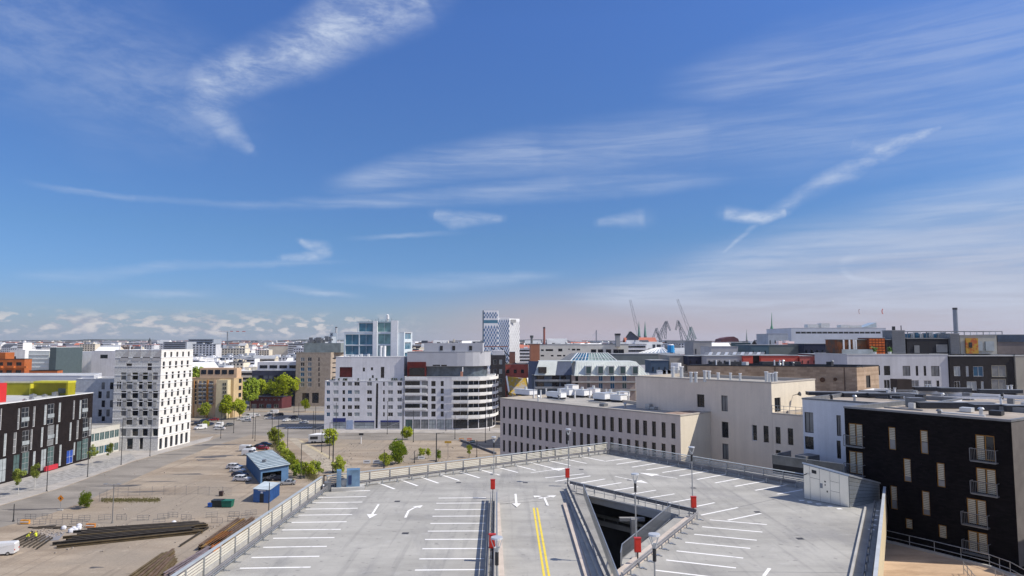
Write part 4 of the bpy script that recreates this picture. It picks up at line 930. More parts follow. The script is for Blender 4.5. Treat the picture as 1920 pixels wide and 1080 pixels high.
# purple pavilion
pv = thing('pavilion', 'dark red pavilion with a flat roof and white framed openings at the road junction', 'pavilion', G(502, 766)); P0 = G(468, 766); w_ = 69 / 1280 * P0.y
PUR = mat('maroon_wall', (.10, .025, .03), .7, .15, .5)
vb_ = Bld('pavilion', None, None, [(P0.x, P0.y), (P0.x + w_ * .86, P0.y), (P0.x + w_, P0.y + 8), (P0.x, P0.y + 12)], 0, 6.6, PUR, CONC, DARKM, parent=pv)
for i in range(7): vb_.uv(0, 1.6 + i * 2.4, 4.6, .9, .8, 'white1')
for i in range(4): vb_.uv(0, 1.2 + i * 4.2, .3, 2.6, 2.2, 'white')
vb_.finish()
b = MB(); b.obox((P0.x + 6, P0.y + 3, 6.6), (12, 0, 0), (0, 6, 0), (0, 0, 1.4)); b.obox((P0.x + 16, P0.y + 4, 8), (2.2, 0, 0), (0, 2.2, 0), (0, 0, 3.4)); b.build('roof_plant', DARKM, pv)
b = MB(); b.obox((P0.x - 1, P0.y - 1.2, 6.7), (w_ * .86 + 2, 0, 0), (0, 12, 0), (0, 0, .3)); b.build('canopy', mat('canopy_dark', (.05, .06, .10), .5, .1, 1), pv)
# dark glazed block behind the trees, brown brick block
dk = Bld('glazed_block', 'dark blue glazed office block behind the bright green trees', 'building', [(-157, 415), (-131, 415), (-131, 440), (-157, 440)], 0, 20.5, mat('navy_wall', (.05, .055, .09), .5, .2, .4), ROOFL, PAINTW)
dk.grid(0, 8, 4, 2.4, 2.0, 'dark2', 1, 1, [3.5, 7.5, 11.5, 15.5]); dk.finish()
b = MB(); b.obox((-155, 418, 20.5), (24, 0, 0), (0, 16, 0), (0, 0, 5)); b.build('upper_storey', LAVEN, dk.root)
for i in range(4): b = MB(); b.obox((-153.5 + i * 6, 417.85, 21.6), (4.6, 0, 0), (0, .12, 0), (0, 0, 1.9)); b.build('window', GL_D, dk.root)
BROWN = mat('brown_stone', (.36, .30, .245), .85, .15, .6, fine=.08); BROWNL = mat('sunlit_brown_stone', (.42, .36, .28), .85, .12, .6)
bb = Bld('brown_building', 'tall brown stone block with an arcade and glazed attic left of the white apartments', 'building', [(-127.5, 405), (-107, 405), (-98, 435), (-127.5, 435)], 0, 31.4, BROWN, ROOFG, BROWNL)
V_ = lambda x, y: (540 + x / 4.6, 590 + y / 4.6)
for y in (385, 428, 470, 515, 563, 605):
    for x0, x1 in ((108, 142), (170, 204)): bb.px(0, *V_(x0, y - 16), *V_(x1, y + 16), 'white')
    bb.px(0, *V_(262, y - 16), *V_(272, y + 16), 'dark')
bb.px(0, *V_(122, 676), *V_(182, 755), 'dark'); bb.px(0, *V_(207, 673), *V_(265, 762), 'dark')
for k in range(8): bb.uv(1, 2, 8 + k * 2.8, 27, .7, 'dark')
bb.finish()
b = MB(); b.obox((-124, 408, 31.4), (22, 0, 0), (0, 20, 0), (0, 0, 5.6)); b.build('attic', mat('greenish_glazing', (.22, .26, .26), .3, .2, .4, spec=.6), bb.root)
b = MB()
for i in range(26): b.box((-121 + rr.random() * 12, 409 + rr.random() * 8, 37 + rr.random() * 2.5), (.6 + rr.random() * 2, 1, .5 + rr.random() * 3))
b.build('roof_plant', STEELG, bb.root)
# ================================================================ white apartments
wa = Bld('white_apartments', 'long white apartment block with blue shop fronts facing the open lot', 'building', [(-81, 298), (-46.9, 298), (-46.9, 316), (-81, 316)], 0, 20.9, LAVEN, ROOFL, WHITE)
for y in (597, 668, 733, 798, 860):
    for x0, x1, k in ((332, 362, 'white'), (390, 436, 'pale'), (470, 492, 'dark'), (515, 552, 'white'), (571, 618, 'pale'), (681, 724, 'pale'), (820, 834, 'dark'), (862, 905, 'pale'), (942, 983, 'pale')): wa.px(0, *V_(x0, y - 17), *V_(x1, y + 17), k)
wa.px(0, *V_(757, 592), *V_(776, 980), 'slot', 0)
for x0, x1 in ((388, 498), (572, 744), (798, 962)): wa.px(0, *V_(x0, 928), *V_(x1, 982), 'shop')
wa.finish()
BLUEB = mat('navy_fascia', (.02, .03, .16), .5, .1, 1)
for x0, x1, y0_, y1_ in ((388, 498, 892, 926), (572, 744, 915, 927), (798, 962, 912, 927)):
    p, q = AtY(*V_(x0, y1_), 297.9), AtY(*V_(x1, y0_), 297.9); b = MB(); b.obox((p.x, 297.85, p.z), (q.x - p.x, 0, 0), (0, .12, 0), (0, 0, q.z - p.z)); b.build('fascia', BLUEB, wa.root)
b = MB(); p, q = AtY(*V_(503, 982), 297.9), AtY(*V_(560, 915), 297.9); b.obox((p.x, 297.86, .2), (q.x - p.x, 0, 0), (0, .1, 0), (0, 0, q.z)); b.build('door', mat('pale_blue_door', (.30, .38, .55), .5, .1, 1), wa.root)
up_ = Bld('penthouse', None, None, [(-77.5, 302), (-47.5, 302), (-47.5, 315), (-77.5, 315)], 20.5, 31.2, LAVEN, ROOFL, WHITE, parent=wa.root)
wkind('loggia', FR_D, [mat('loggia_red', (.09, .012, .012), .8, .3, .5)], 1, 1)
for x0, y0_, x1, y1_, k in ((445, 452, 555, 540, 'loggia'), (645, 456, 664, 490, 'dark'), (714, 454, 734, 480, 'dark'), (800, 450, 830, 545, 'dark2'), (723, 522, 740, 546, 'dark')): up_.px(0, *V_(x0, y0_), *V_(x1, y1_), k)
up_.finish('penthouse_wall')
b = MB()
for i in range(30):
    x = -80.5 + i * 1.12; b.box((x, 298.6, 21.5), (.06, .06, 1.1))
b.bar((-80.8, 298.6, 22.05), (-47, 298.6, 22.05), .06); b.build('balustrade', METAL, wa.root)
for i, x in enumerate(sorted(-80 + rr.random() * 32 for _ in range(12))):
    t_ = thing('planter', 'small planter, %s from the left on the white apartments roof terrace' % ORD[i], 'planter', (x, 299.8, 20.5), 'planters on the white apartment terrace')
    b = MB(); b.box((x, 299.8, 20.9), (1, .5, .8)); b.build('tub', STEELG, t_)
    b = MB(); [b.quad(*(Vector((x, 299.8, 21.5)) + Vector((rr.uniform(-.5, .5), rr.uniform(-.3, .3), rr.uniform(-.3, .6))) for _k in range(4))) for _ in range(10)]; b.build('foliage', leaf_mat('dull_leaf', (.05, .08, .03), (.09, .12, .05)), t_)
def rooftop_units(label, spots, z, group, m_=PAINTW):
    for x, y, sx, sy, sz in spots:
        t_ = thing('roof_unit', label, 'roof unit', (x, y, z), group); b = MB(); b.box((x, y, z + sz / 2), (sx, sy, sz)); b.build('casing', m_, t_)
        b = MB(); b.box((x, y, z + sz + .04), (sx * 1.06, sy * 1.06, .08)); b.build('lid', ALUM, t_)
rooftop_units('small white plant box on the roof of the white apartments', [(-76 + i * 1.6 + rr.random(), 306 + rr.random() * 4, .9, .9, .6 + rr.random()) for i in range(8)], 30.8, 'plant boxes on the white apartments roof')
st_ = thing('roof_stack', 'pair of white ventilation stacks in front of the glass tower', 'stack', (-58.5, 309, 31)); 
for dx in (0, 1.6): b = MB(); b.tube((-59 + dx, 309, 30.8), (-59 + dx, 309, 36), .65, n=10); b.build('stack', PAINTW, st_)
# glass tower behind
gt = Bld('glass_tower', 'white framed glass office tower rising behind the white apartments', 'tower', [(-81, 330), (-52, 330), (-51, 350), (-81, 350)], 0, 42.4, mat('tower_white', (.62, .70, .75), .5, .05, .4), ROOFG, PAINTW, depth=.5)
def zz(y): return AtY(700, 590 + y / 4.6, 330).z
for x0, x1, y0_, y1_, k in ((494, 609, 170, 260, 'skypane'), (616, 728, 170, 260, 'skypane'), (776, 884, 165, 255, 'tealpane'), (960, 1004, 172, 255, 'skypane'), (494, 609, 267, 345, 'skypane'), (616, 728, 267, 345, 'skypane'), (776, 884, 265, 358, 'tealpane'), (960, 1004, 262, 350, 'skypane'), (776, 884, 365, 400, 'tealpane'), (498, 728, 352, 372, 'pale')):
    gt.px(0, *V_(x0, y0_), *V_(x1, y1_), k)
for k in range(4): gt.uv(1, 2, 24 + k * 5, 15, 3.5, 'skypane')
gt.finish()
g2 = Bld('upper_storey', None, None, [(-75.0, 331.5), (-58.4, 331.5), (-58.4, 348), (-75.0, 348)], 42.1, 47.5, mat('tower_white', (.6, .6, .6)), ROOFG, mat('teal_edge', (.20, .36, .38), .4, .1, 1), parent=gt.root, depth=.4)
g2.uv(0, .7, 42.6, 6.9, 4.3, 'skypane', 0); g2.uv(0, 9.8, 42.5, 6.5, 4.6, 'tealpane', 0); g2.finish('upper_wall')
b = MB(); b.obox((-66.9, 329.2, 20), (2.0, 0, 0), (0, 1.0, 0), (0, 0, 27.8)); b.obox((-58.2, 329.0, 24), (3.2, 0, 0), (0, 1.2, 0), (0, 0, 24)); b.build('white_pier', PAINTW, gt.root)
b = MB(); b.tube((-60.9, 334, 47.5), (-60.9, 334, 49), .5, n=10); b.tube((-60.9, 334, 49), (-60.6, 333.4, 51), .9, .5, 10); b.build('dish', PAINTW, gt.root)
b = MB(); [b.bar((-70 + i * 1.6, 333 + (i % 3), 47.5), (-70 + i * 1.6, 333 + (i % 3), 48.3 + (i % 4) * .3), .15) for i in range(9)]; b.build('roof_aerials', STEELG, gt.root)
# ================================================================ curved white building
cv = [(-46.6, 298), (-25.5, 298), (-19, 298.4), (-14.5, 299.8), (-11, 302.2), (-8.6, 306), (-7.6, 312), (-7.6, 324), (-46.6, 324)]
cb_ = Bld('curved_apartments', 'white apartment building with curved balcony bands at its rounded corner', 'building', cv, 0, 22.7, LAVEN, ROOFL, WHITE)
C_ = lambda x, y: (740 + x / 6, 640 + y / 6)
for y in (475, 560, 645, 732, 818):
    for x0, x1, k in ((116, 284, 'dark2'), (306, 374, 'dark2'), (412, 460, 'dark'), (518, 552, 'dark'), (625, 686, 'dark2')): cb_.px(0, *C_(x0, y - 29), *C_(x1, y + 29), k)
    zt = AtY(*C_(640, y), 298).z
    for e in range(1, 6):
        L = cb_.frame(e)[3]; nn_ = max(1, int(L / 2.2))
        for i in range(nn_): cb_.uv(e, .12 + i * (L - .24) / nn_, zt - 1.1, (L - .3) / nn_ - .05, 2.2, 'dark')
for i in range(6): cb_.uv(0, .6 + i * 3.4, .5, 3.1, 3.9, 'shop')
for e in range(1, 6):
    L = cb_.frame(e)[3]; cb_.uv(e, .15, .5, L - .3, 3.9, 'dark')
cb_.finish()
path = [Vector((x, y)) for x, y in cv[1:8]]
for k, y in enumerate((420, 505, 590, 675, 760, 845)):
    z = AtY(*C_(700, y), 298).z; b = MB(); po = [Vector((-26, 297))] + [p + Vector((.5, -1.0)) if i == 0 else p + (p - Vector((-20, 312))).normalized() * 1.3 for i, p in enumerate(path)]
    for p, q in zip(po, po[1:]): b.bar(Vector((p.x, p.y, z)), Vector((q.x, q.y, z)), .3, 1.15)
    b.build('balcony_band', WHITE, cb_.root)
    if k < 5: b = MB(); b.obox((-46.4, 297.6, z - .5), (9.5, 0, 0), (0, .35, 0), (0, 0, .9)); b.build('balcony_panel', WHITE, cb_.root)
cu = [(-45.8, 303), (-24, 303), (-17, 304), (-13, 307), (-11.5, 312), (-11.5, 322), (-45.8, 322)]
c2_ = Bld('recessed_storey', None, None, cu, 22.3, 27.1, mat('grey_glazing', (.10, .13, .16), .2, .3, .4, spec=.6), ROOFG, FR_G, parent=cb_.root)
c2_.finish('recessed_storey')
GRB = mat('blue_grey_render', (.44, .455, .50), .7, .05, .3)
c3_ = Bld('upper_wall', None, None, [(-46, 301), (-24, 301), (-20.5, 301.3), (-17.2, 302.2), (-14.4, 303.7), (-12.1, 305.9), (-10.6, 308.7), (-10, 312), (-10, 322), (-46, 322)], 27.1, 33.4, GRB, ROOFL, FR_G, parent=cb_.root)
for x0, x1, y in ((428, 512, 270), (635, 705, 270), (522, 586, 300)): c3_.px(0, *C_(x0, y - 8), *C_(x1, y + 8), 'dark')
c3_.finish('upper_wall')
b = MB(); b.obox((-45.9, 300.6, 22.8), (8.2, 0, 0), (0, 3.4, 0), (0, 0, 6.2)); b.build('red_loggia', mat('deep_red', (.11, .010, .008), .7, .2, .5), cb_.root)
b = MB(); b.obox((-44.8, 300.4, 23), (6.6, 0, 0), (0, .3, 0), (0, 0, 3.4)); b.build('loggia_glass', GL_D, cb_.root)
b = MB(); b.obox((-39, 304, 33.3), (26, 0, 0), (0, 14, 0), (0, 0, 3.9)); b.build('top_storey', GRB, cb_.root)
for i, x in enumerate((-32, -26.5, -19)): b = MB(); b.obox((x, 303.9, 34), (1.3, 0, 0), (0, .15, 0), (0, 0, 2)); b.build('window', GL_D, cb_.root)
rc = thing('chimney', 'orange brick chimney block on the terrace of the curved building', 'chimney', (-22, 301, 22.5)); b = MB(); b.box((-22, 300.4, 23.6), (1.0, 1.0, 2.4)); b.build('stack', mat('pink_brick', (.5, .24, .16), .8, .1, 1), rc); b = MB(); b.tube((-21.6, 300.4, 24.6), (-21.6, 300.4, 26.8), .22, n=8); b.build('flue', PAINTW, rc)
# dark block, red block and the painted roof beside the curved building
db = Bld('dark_block', 'black apartment block with white windows squeezed beside the curved building', 'building', [(-10.5, 330), (-3.2, 330), (-3.2, 352), (-10.5, 352)], 0, 31.4, mat('black_brick_far', (.05, .045, .05), .8, .2, .5), ROOFG, STEELG)
db.grid(0, 2, 6, 1.3, 2.2, 'pale', .8, .8, [5, 10, 14, 18, 22.5, 27]); db.finish()
b = MB(); b.obox((-9.5, 334, 31.2), (5.5, 0, 0), (0, 10, 0), (0, 0, 2.4)); b.build('roof_plant', LAVEN, db.root)
fr = thing('slanted_steel_frame', 'black and white slanted steel frame on a rooftop below the patterned tower', 'steel frame', (-8, 345, 31))
for i in range(4): b = MB(); b.bar((-13 + i * 2.4, 346, 35), (-2.5 + i * 2.2, 346, 24.5), .7, .5); b.build('strut', DARKM if i % 2 else PAINTW, fr)
b = MB(); b.bar((-14, 347, 35.4), (-2, 347, 35.4), .4); b.build('beam', mat('rusty_beam', (.3, .10, .06), .7, .1, 1), fr)
rd = Bld('red_block', 'faded red apartment block between the black block and the mansard building', 'building', [(-4.8, 335), (7.9, 335), (7.9, 352), (-4.8, 352)], 0, 27.0, mat('faded_red', (.40, .10, .08), .8, .12, .5), CONC, CONC)
rd.grid(0, 3, 4, 1.5, 1.8, 'dark', 1, 1, [7, 12, 17, 22.5]); rd.finish()
KS = 1.19
pr = thing('painted_roof', 'yellow painted slanting roof on a round pale base in front of the red block', 'pavilion', (-.5, 268 * KS, 0))
b = MB(); b.tube((-.5, 268, 8), (-.5, 268, 17), 5.0, 4.2, 14); b.build('base', mat('pale_stone', (.42, .37, .33), .8, .3, .6), pr)
b = MB(); q = [Vector((-4.2, 265, 18.5)), Vector((4.4, 264, 15.2)), Vector((3.0, 270, 23.5)), Vector((-5.2, 271, 24.2))]; b.poly(q); [b.quad(q[i], q[(i + 1) % 4], q[(i + 1) % 4] - Vector((0, 0, 1)), q[i] - Vector((0, 0, 1))) for i in range(4)]
b.build('roof', mat('yellow_mural', (.55, .36, .03), .7, .3, .35, c2=(.30, .28, .26), thr=(.5, .56)), pr)
for e0, e1 in ((q[0], q[3]), (q[1], q[2])): b = MB(); b.bar(e0, e1, .5, .8); b.build('roof_edge', PAINTW, pr)
b = MB(); [b.bar((4 + i * .9, 262, 10), (3.2 + i * 1.2, 262, 16), .12) for i in range(4)]; b.bar((4, 262, 13), (7, 262, 14), .12); b.build('scaffold', METAL, pr)
for o_ in list(pr.children):
    for v_ in o_.data.vertices:
        wx, wy, wz = v_.co.x + ORG[pr].x, v_.co.y + ORG[pr].y, v_.co.z
        v_.co = (wx * KS + 3.6 - ORG[pr].x, wy * KS - ORG[pr].y, EYE + (wz - EYE) * KS)
# ================================================================ mansard building
MAN = mat('zinc_mansard', (.58, .62, .59), .5, .08, .5, .2, .4); BRD = mat('dull_brick', (.36, .29, .26), .85, .15, .6)
Y = 240.0; mx = lambda px: (px - 960) / 1280 * Y
mz = lambda py: EYE + (640 - py) / 1280 * Y
mb = thing('mansard_building', 'apartment building with a pale zinc mansard roof and a glass pyramid', 'building', (mx(1090), Y, 0))
low = Bld('brick_wall', None, None, [(mx(1072), Y), (mx(1190), Y), (mx(1190), Y + 20), (mx(1072), Y + 20)], 0, mz(703), BRD, ROOFG, CONC, parent=mb)
U_ = lambda x, y: (920 + x / 6, 650 + y / 6)
for y in (355, 440):
    for x0, x1, k in ((952, 985, 'dark'), (1085, 1118, 'white'), (1215, 1262, 'teal'), (1345, 1395, 'teal'), (1480, 1530, 'teal')): low.px(0, *U_(x0, y - 32), *U_(x1, y + 32), k)
low.finish('brick_wall')
for y in (400, 490): b = MB(); z = mz(650 + y / 6); b.obox((mx(1072), Y - .5, z), (mx(1190) - mx(1072), 0, 0), (0, .45, 0), (0, 0, .5)); b.build('floor_band', CONC, mb)
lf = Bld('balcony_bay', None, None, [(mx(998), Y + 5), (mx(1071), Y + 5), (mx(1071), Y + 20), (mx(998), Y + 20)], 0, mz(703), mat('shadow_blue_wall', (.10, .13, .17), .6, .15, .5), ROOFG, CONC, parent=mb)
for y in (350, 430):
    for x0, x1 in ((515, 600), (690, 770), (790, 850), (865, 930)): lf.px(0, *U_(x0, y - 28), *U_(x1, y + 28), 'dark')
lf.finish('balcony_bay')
for y in (395, 475): b = MB(); z = mz(650 + y / 6); b.obox((mx(1003), Y + 4.2, z), (mx(1070) - mx(1003), 0, 0), (0, .8, 0), (0, 0, .7)); b.build('balcony', METAL, mb)
ze, zt = mz(704), mz(679) + .0
zt = mz(678)
b = MB(); x0, x1 = mx(1076), mx(1218); yo = 3.2
P = [Vector((x0, Y - .4, ze)), Vector((x1, Y - .4, ze)), Vector((x1 - 4.5, Y + yo, zt)), Vector((x0 + 1.0, Y + yo, zt))]
b.poly(P); b.poly([P[1], Vector((x1, Y + 20, ze)), Vector((x1 - 4.5, Y + 17, zt)), P[2]]); b.poly([P[3], P[2], Vector((x1 - 4.5, Y + 17, zt)), Vector((x0 + 1, Y + 17, zt))]); b.poly([P[0], P[3], Vector((x0 + 1, Y + 17, zt)), Vector((x0, Y + 20, ze))]); b.build('mansard_roof', MAN, mb)
for i in range(26):
    t = (i + .5) / 26; b = MB(); b.bar(P[0].lerp(P[1], t) + Vector((0, -.05, 0)), P[3].lerp(P[2], t) + Vector((0, -.05, 0)), .06, .06); b.build('seam', MAN, mb)
b = MB(); x2, x3 = mx(1002), mx(1042); b.poly([Vector((x2, Y + 3.6, ze)), Vector((x3, Y + 3.6, ze)), Vector((x3 + 1, Y + 7, zt)), Vector((x2 + 1.8, Y + 7, zt))]); b.poly([Vector((x2 + 1.8, Y + 7, zt)), Vector((x0 + 1, Y + 7, zt)), Vector((x0 + 1, Y + 18, zt)), Vector((x2 + 1.8, Y + 18, zt))]); b.build('mansard_roof', MAN, mb)
b = MB(); x4 = mx(1074); b.poly([Vector((x3, Y + 4.0, ze)), Vector((x4, Y + 4.0, ze)), Vector((x4, Y + 7.2, zt)), Vector((x3 + 1, Y + 7.2, zt))]); b.build('mansard_roof', mat('slate_blue', (.08, .10, .15), .5, .1, .5), mb)
b = MB(); b.poly([Vector((mx(990), Y + 6, mz(745))), Vector((x2, Y + 3.6, mz(745))), Vector((x2, Y + 3.6, ze)), Vector((x2 + 1.8, Y + 7, zt)), Vector((mx(992), Y + 9, zt))]); b.build('gable_wall', mat('slate_blue', (.08, .10, .15)), mb)
for x0_, x1_, y0_, y1_ in ((535, 628, 228, 292),): 
    p, q = U_(x0_, y1_), U_(x1_, y0_); A_, B_ = AtY(*p, Y + 3.9), AtY(*q, Y + 3.9); b = MB(); b.obox((A_.x, Y + 3.5, A_.z), (B_.x - A_.x, 0, 0), (0, 3, 0), (0, 0, B_.z - A_.z)); b.build('dormer', GL_D, mb)
for x in (1075, 1210, 1330, 1460, 1600):
    A_, B_ = AtY(*U_(x, 302), Y), AtY(*U_(x + 52, 225), Y); f = MB(); f.obox((A_.x - .25, Y - .35, A_.z - .2), (B_.x - A_.x + .5, 0, 0), (0, 3.4, 0), (0, 0, B_.z - A_.z + .5)); fo = f.build('dormer', ALUM, mb)
    g = MB(); g.quad(*[Vector((xx, Y - .38, zz_)) for xx, zz_ in ((A_.x, A_.z), (B_.x, A_.z), (B_.x, B_.z), (A_.x, B_.z))]); g.build('pane', GL_T, fo)
# glass pyramid roof
pyr = thing('glass_pyramid', 'truncated glass pyramid roof light with white ribs above the mansard', 'glass roof', (mx(1115), 258, 30)); Yp = 262
q = [AtY(1066, 681, 258), AtY(1162, 681, 258), Vector((AtY(1162, 681, 258).x - 1, 276, AtY(1162, 681, 258).z)), Vector((AtY(1066, 681, 258).x + 1, 276, AtY(1066, 681, 258).z))]
t = [AtY(1083, 662, 264), AtY(1139, 662, 264), AtY(1139, 662, 264) + Vector((0, 6, 0)), AtY(1083, 662, 264) + Vector((0, 6, 0))]
mid0, midt = q[0].lerp(q[1], .34), t[0].lerp(t[1], .42)
b = MB(); b.poly([q[0], mid0, midt, t[0]]); b.build('glazing', GL_B, pyr)
b = MB(); b.poly([mid0, q[1], t[1], midt]); b.poly([q[1], q[2], t[2], t[1]]); b.poly([q[3], q[0], t[0], t[3]]); b.poly(t); b.build('glazing', mat('greenish_glass', (.22, .30, .28), .15, .2, .5, spec=.7), pyr)
for i in range(14):
    f_ = i / 13; b = MB(); b.bar(q[0].lerp(q[1], f_) + Vector((0, -.1, .1)), t[0].lerp(t[1], f_) + Vector((0, -.1, .1)), .22 if i in (0, 4, 13) else .12); b.build('rib', PAINTW, pyr)
for zf in (.0, .5, 1): b = MB(); b.bar(q[0].lerp(t[0], zf) + Vector((0, -.1, .1)), q[1].lerp(t[1], zf) + Vector((0, -.1, .1)), .14); b.build('rib', PAINTW, pyr)
b = MB(); b.poly([q[0] + Vector((-5, 1, 0)), q[0] + Vector((-.6, 0, 0)), t[0] + Vector((-.8, 1, 0)), t[0] + Vector((-2.5, 1, 0))]); b.build('side_slope', STEELG, pyr)
# ================================================================ beige hotel
BEI = mat('beige_render', (.70, .595, .53), .85, .06, .25, fine=.03, streak=.10); BEIF = mat('cream_front_lifted', (.80, .69, .58), .85, .05, .25, fine=.03, streak=.10); BEIL = mat('cream_render', (.72, .65, .53), .85, .05, .25, fine=.03, streak=.08)  # front cream: the render lightened in colour to lift the shaded front walls
hA_, hB_ = Vector((-2.3, 134)), Vector((25.1, 103)); hu = (hB_ - hA_).normalized(); hn = Vector((-hu.y, hu.x))   # hn points back and right
hC_ = hB_ + hn * 8
ho = Bld('beige_wing', 'long beige wing with rows of narrow dark windows behind the deck apex', 'building', [hA_, hB_, hC_, hA_ + hn * 20], 0, 27.0, BEI, mat('hotel_roof', (.34, .325, .30), .9, .15, .3), mat('beige_coping', (.46, .42, .37), .7, .06, 1), depth=.22)
S4 = lambda x, y: (920 + x / 4, 690 + y / 4)
wx = [100, 143, 188, 232, 278, 324, 371, 421, 472, 522, 574, 627, 681, 733, 790, 849, 909, 971, 1035, 1097, 1157, 1225, 1297, 1370]
for i, x in enumerate(wx):
    f = i / 23; yc = 332 + (472 - 332) * f ** 1.25; hh = 44 + 14 * f
    for k, dy in enumerate((0, 126 + 36 * f, 252 + 72 * f)):
        wd = 8.5 + 7.5 * f; ho.px(0, *S4(x - wd, yc + dy - hh), *S4(x + wd, yc + dy + hh), 'dark')
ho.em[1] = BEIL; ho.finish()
E_, F_ = Vector((21.5, 119.3)), Vector((37.9, 100.6)); tb_ = Bld('beige_block', 'taller beige block with a sunlit end wall joined to the beige wing', 'building', [E_, F_, F_ + hn * 14, E_ + hn * 14], 0, 32.0, BEIL, mat('hotel_roof', (.3, .3, .3)), mat('beige_coping', (.4, .4, .4)), depth=.25)
S5 = lambda x, y: (1300 + x / 4.5, 690 + y / 4.5)
for x0, y0_, x1, y1_, k in ((236, 232, 290, 365, 'dark2'), (240, 456, 295, 588, 'dark2'), (245, 640, 297, 770, 'dark2'), (31, 222, 94, 330, 'dark2'), (96, 446, 126, 578, 'dark'), (98, 626, 128, 745, 'dark'), (495, 480, 537, 615, 'white1'), (592, 488, 634, 628, 'dark2')): tb_.px(0, *S5(x0, y0_), *S5(x1, y1_), k)
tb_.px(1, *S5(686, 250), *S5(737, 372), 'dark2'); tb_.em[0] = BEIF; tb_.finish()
Fx = F_ + hu * .02; lo = Bld('beige_annex', 'lower beige annex with a roof terrace at the right end of the hotel', 'building', [Fx, Fx + hu * 7.2, Fx + hu * 7.2 + hn * 13.5, Fx + hn * 13.5], 0, 27.6, BEIL, mat('terrace_deck', (.33, .27, .2), .9, .1, .6), mat('beige_coping', (.4, .4, .4)), depth=.25)
for x0, y0_, x1, y1_, k in ((694, 498, 737, 640, 'dark2'), (797, 508, 842, 650, 'dark2'), (500, 672, 540, 808, 'dark2'), (596, 680, 640, 822, 'dark2'), (697, 694, 740, 836, 'dark2')): lo.px(0, *S5(x0, y0_), *S5(x1, y1_), k)
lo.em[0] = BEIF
lo.finish()
for k, (a_, c_) in enumerate([(Fx, Fx + hu * 7.1)]):
    b = MB()
    for z in (28.2, 28.7): b.bar(Vector((*a_, z)), Vector((*c_, z)), .05)
    for i in range(9): p = a_.lerp(c_, i / 8); b.box((p.x, p.y, 28.2), (.05, .05, 1.1))
    b.build('balustrade', METAL, lo.root)
# the wing's roof: white plant boxes and stand pipes
def on_roof(px, py, z): return G(px, py, z)
units = [(986, 742, 4.6, 2.2, 1.3), (1036, 746, 2.0, 1.6, 1.2), (1049, 748, 2.3, 1.6, 1.3), (1063, 743, 3.4, 2.2, 1.6), (1092, 744, 3.2, 2.4, 1.5), (1072, 737, 2.4, 2, 2), (1113, 741, 2.4, 1.6, 1.5), (1130, 751, 3.0, 2.2, 1.5), (1160, 753, 2.6, 2.0, 1.3), (1145, 748, 2.6, 1.8, 1.3), (1168, 745, 2.2, 1.8, 1.1), (1222, 760, 1.0, .8, .8)]
for i, (x, y, sx, sy, sz) in enumerate(sorted(units)):
    p = on_roof(x, y, 26.6); t_ = thing('roof_unit', 'white air handling box, %s from the left on the beige wing roof' % ORD[i], 'roof unit', p, 'white plant boxes on the beige wing roof')
    a_ = math.atan2(hu.y, hu.x); sz *= .72; b = MB(); b.box((p.x, p.y, p.z + .35 + sz / 2), (sx, sy, sz), 0, a_); b.build('casing', PAINTW, t_)
    b = MB(); b.box((p.x, p.y, p.z + .17), (sx * .9, sy * .9, .34), 0, a_); b.build('plinth', DARKM, t_)
    b = MB(); b.box((p.x, p.y, p.z + .38 + sz), (sx * 1.05, sy * 1.05, .07), 0, a_); b.build('lid', ALUM, t_)
    if i % 3 != 1: b = MB(); b.tube((p.x, p.y, p.z + sz), (p.x, p.y, p.z + sz + .95), .3, n=8); b.build('cowl', ALUM, t_)
for i, (x, y) in enumerate(sorted([(1001, 746), (1014, 747), (1024, 744), (1078, 747), (1137, 745), (1179, 752), (1106, 746)])):
    p = on_roof(x, y, 26.6); t_ = thing('roof_pipe', 'thin white stand pipe, %s from the left among the beige wing plant boxes' % ORD[i], 'pipe', p, 'stand pipes on the beige wing roof'); b = MB(); b.tube(p, p + Vector((0, 0, 1.5)), .13, n=8); b.build('pipe', PAINTW, t_); b = MB(); b.tube(p + Vector((0, 0, 1.5)), p + Vector((0, 0, 1.7)), .2, n=8); b.build('cap', ALUM, t_)
b = MB(); p = hC_ - hn * 5; b.obox((p.x - 2.6, p.y - .5, 26.65), (6, 4.6, 0), (-2, 2.2, 0), (0, 0, .25)); b.build('roof_mat', mat('blotchy_mat', (.30, .22, .18), .9, .4, .8), ho.root)
for i, (x, y, s_) in enumerate(sorted([(1296, 717, 1), (1305, 717, 1), (1322, 716, 1.1), (1330, 714, 1), (1347, 716, .9), (1370, 714, .8), (1388, 715, .8), (1437, 716, 1), (1443, 717, .9), (1449, 717, .9), (1455, 717, 1), (1278, 710, 1.3), (1262, 708, 1.2), (1270, 705, 1)])):
    p = on_roof(x, y, 31.6); t_ = thing('roof_pipe', 'stubby white vent pipe, %s from the left along the taller beige block roof' % ORD[i], 'pipe', p, 'vent pipes on the beige block roof'); b = MB(); b.tube(p, p + Vector((0, 0, 1.5 * s_)), .24 * s_, n=10); b.build('pipe', ALUM, t_); b = MB(); b.tube(p + Vector((0, 0, 1.5 * s_)), p + Vector((0, 0, 1.62 * s_)), .32 * s_, n=10); b.build('cap', PAINTW, t_)
p = on_roof(1268, 702, 31.6); t_ = thing('roof_drum', 'large white fan drum on a plinth at the left end of the beige block roof', 'fan', p); b = MB(); b.tube(p + Vector((0, 0, .9)), p + Vector((0, 0, 2.2)), 1.0, n=14); b.build('drum', PAINTW, t_); b = MB(); b.box(p + Vector((0, 0, .45)), (2.2, 2.2, .9)); b.build('plinth', ALUM, t_)
rooftop_units('low white plant box left of the fan drum on the beige block', [(*on_roof(1240 + i * 9, 704, 31.6).to_2d(), 1.5, 1.2, .9) for i in range(3)], 31.6, 'low plant boxes at the beige block end')
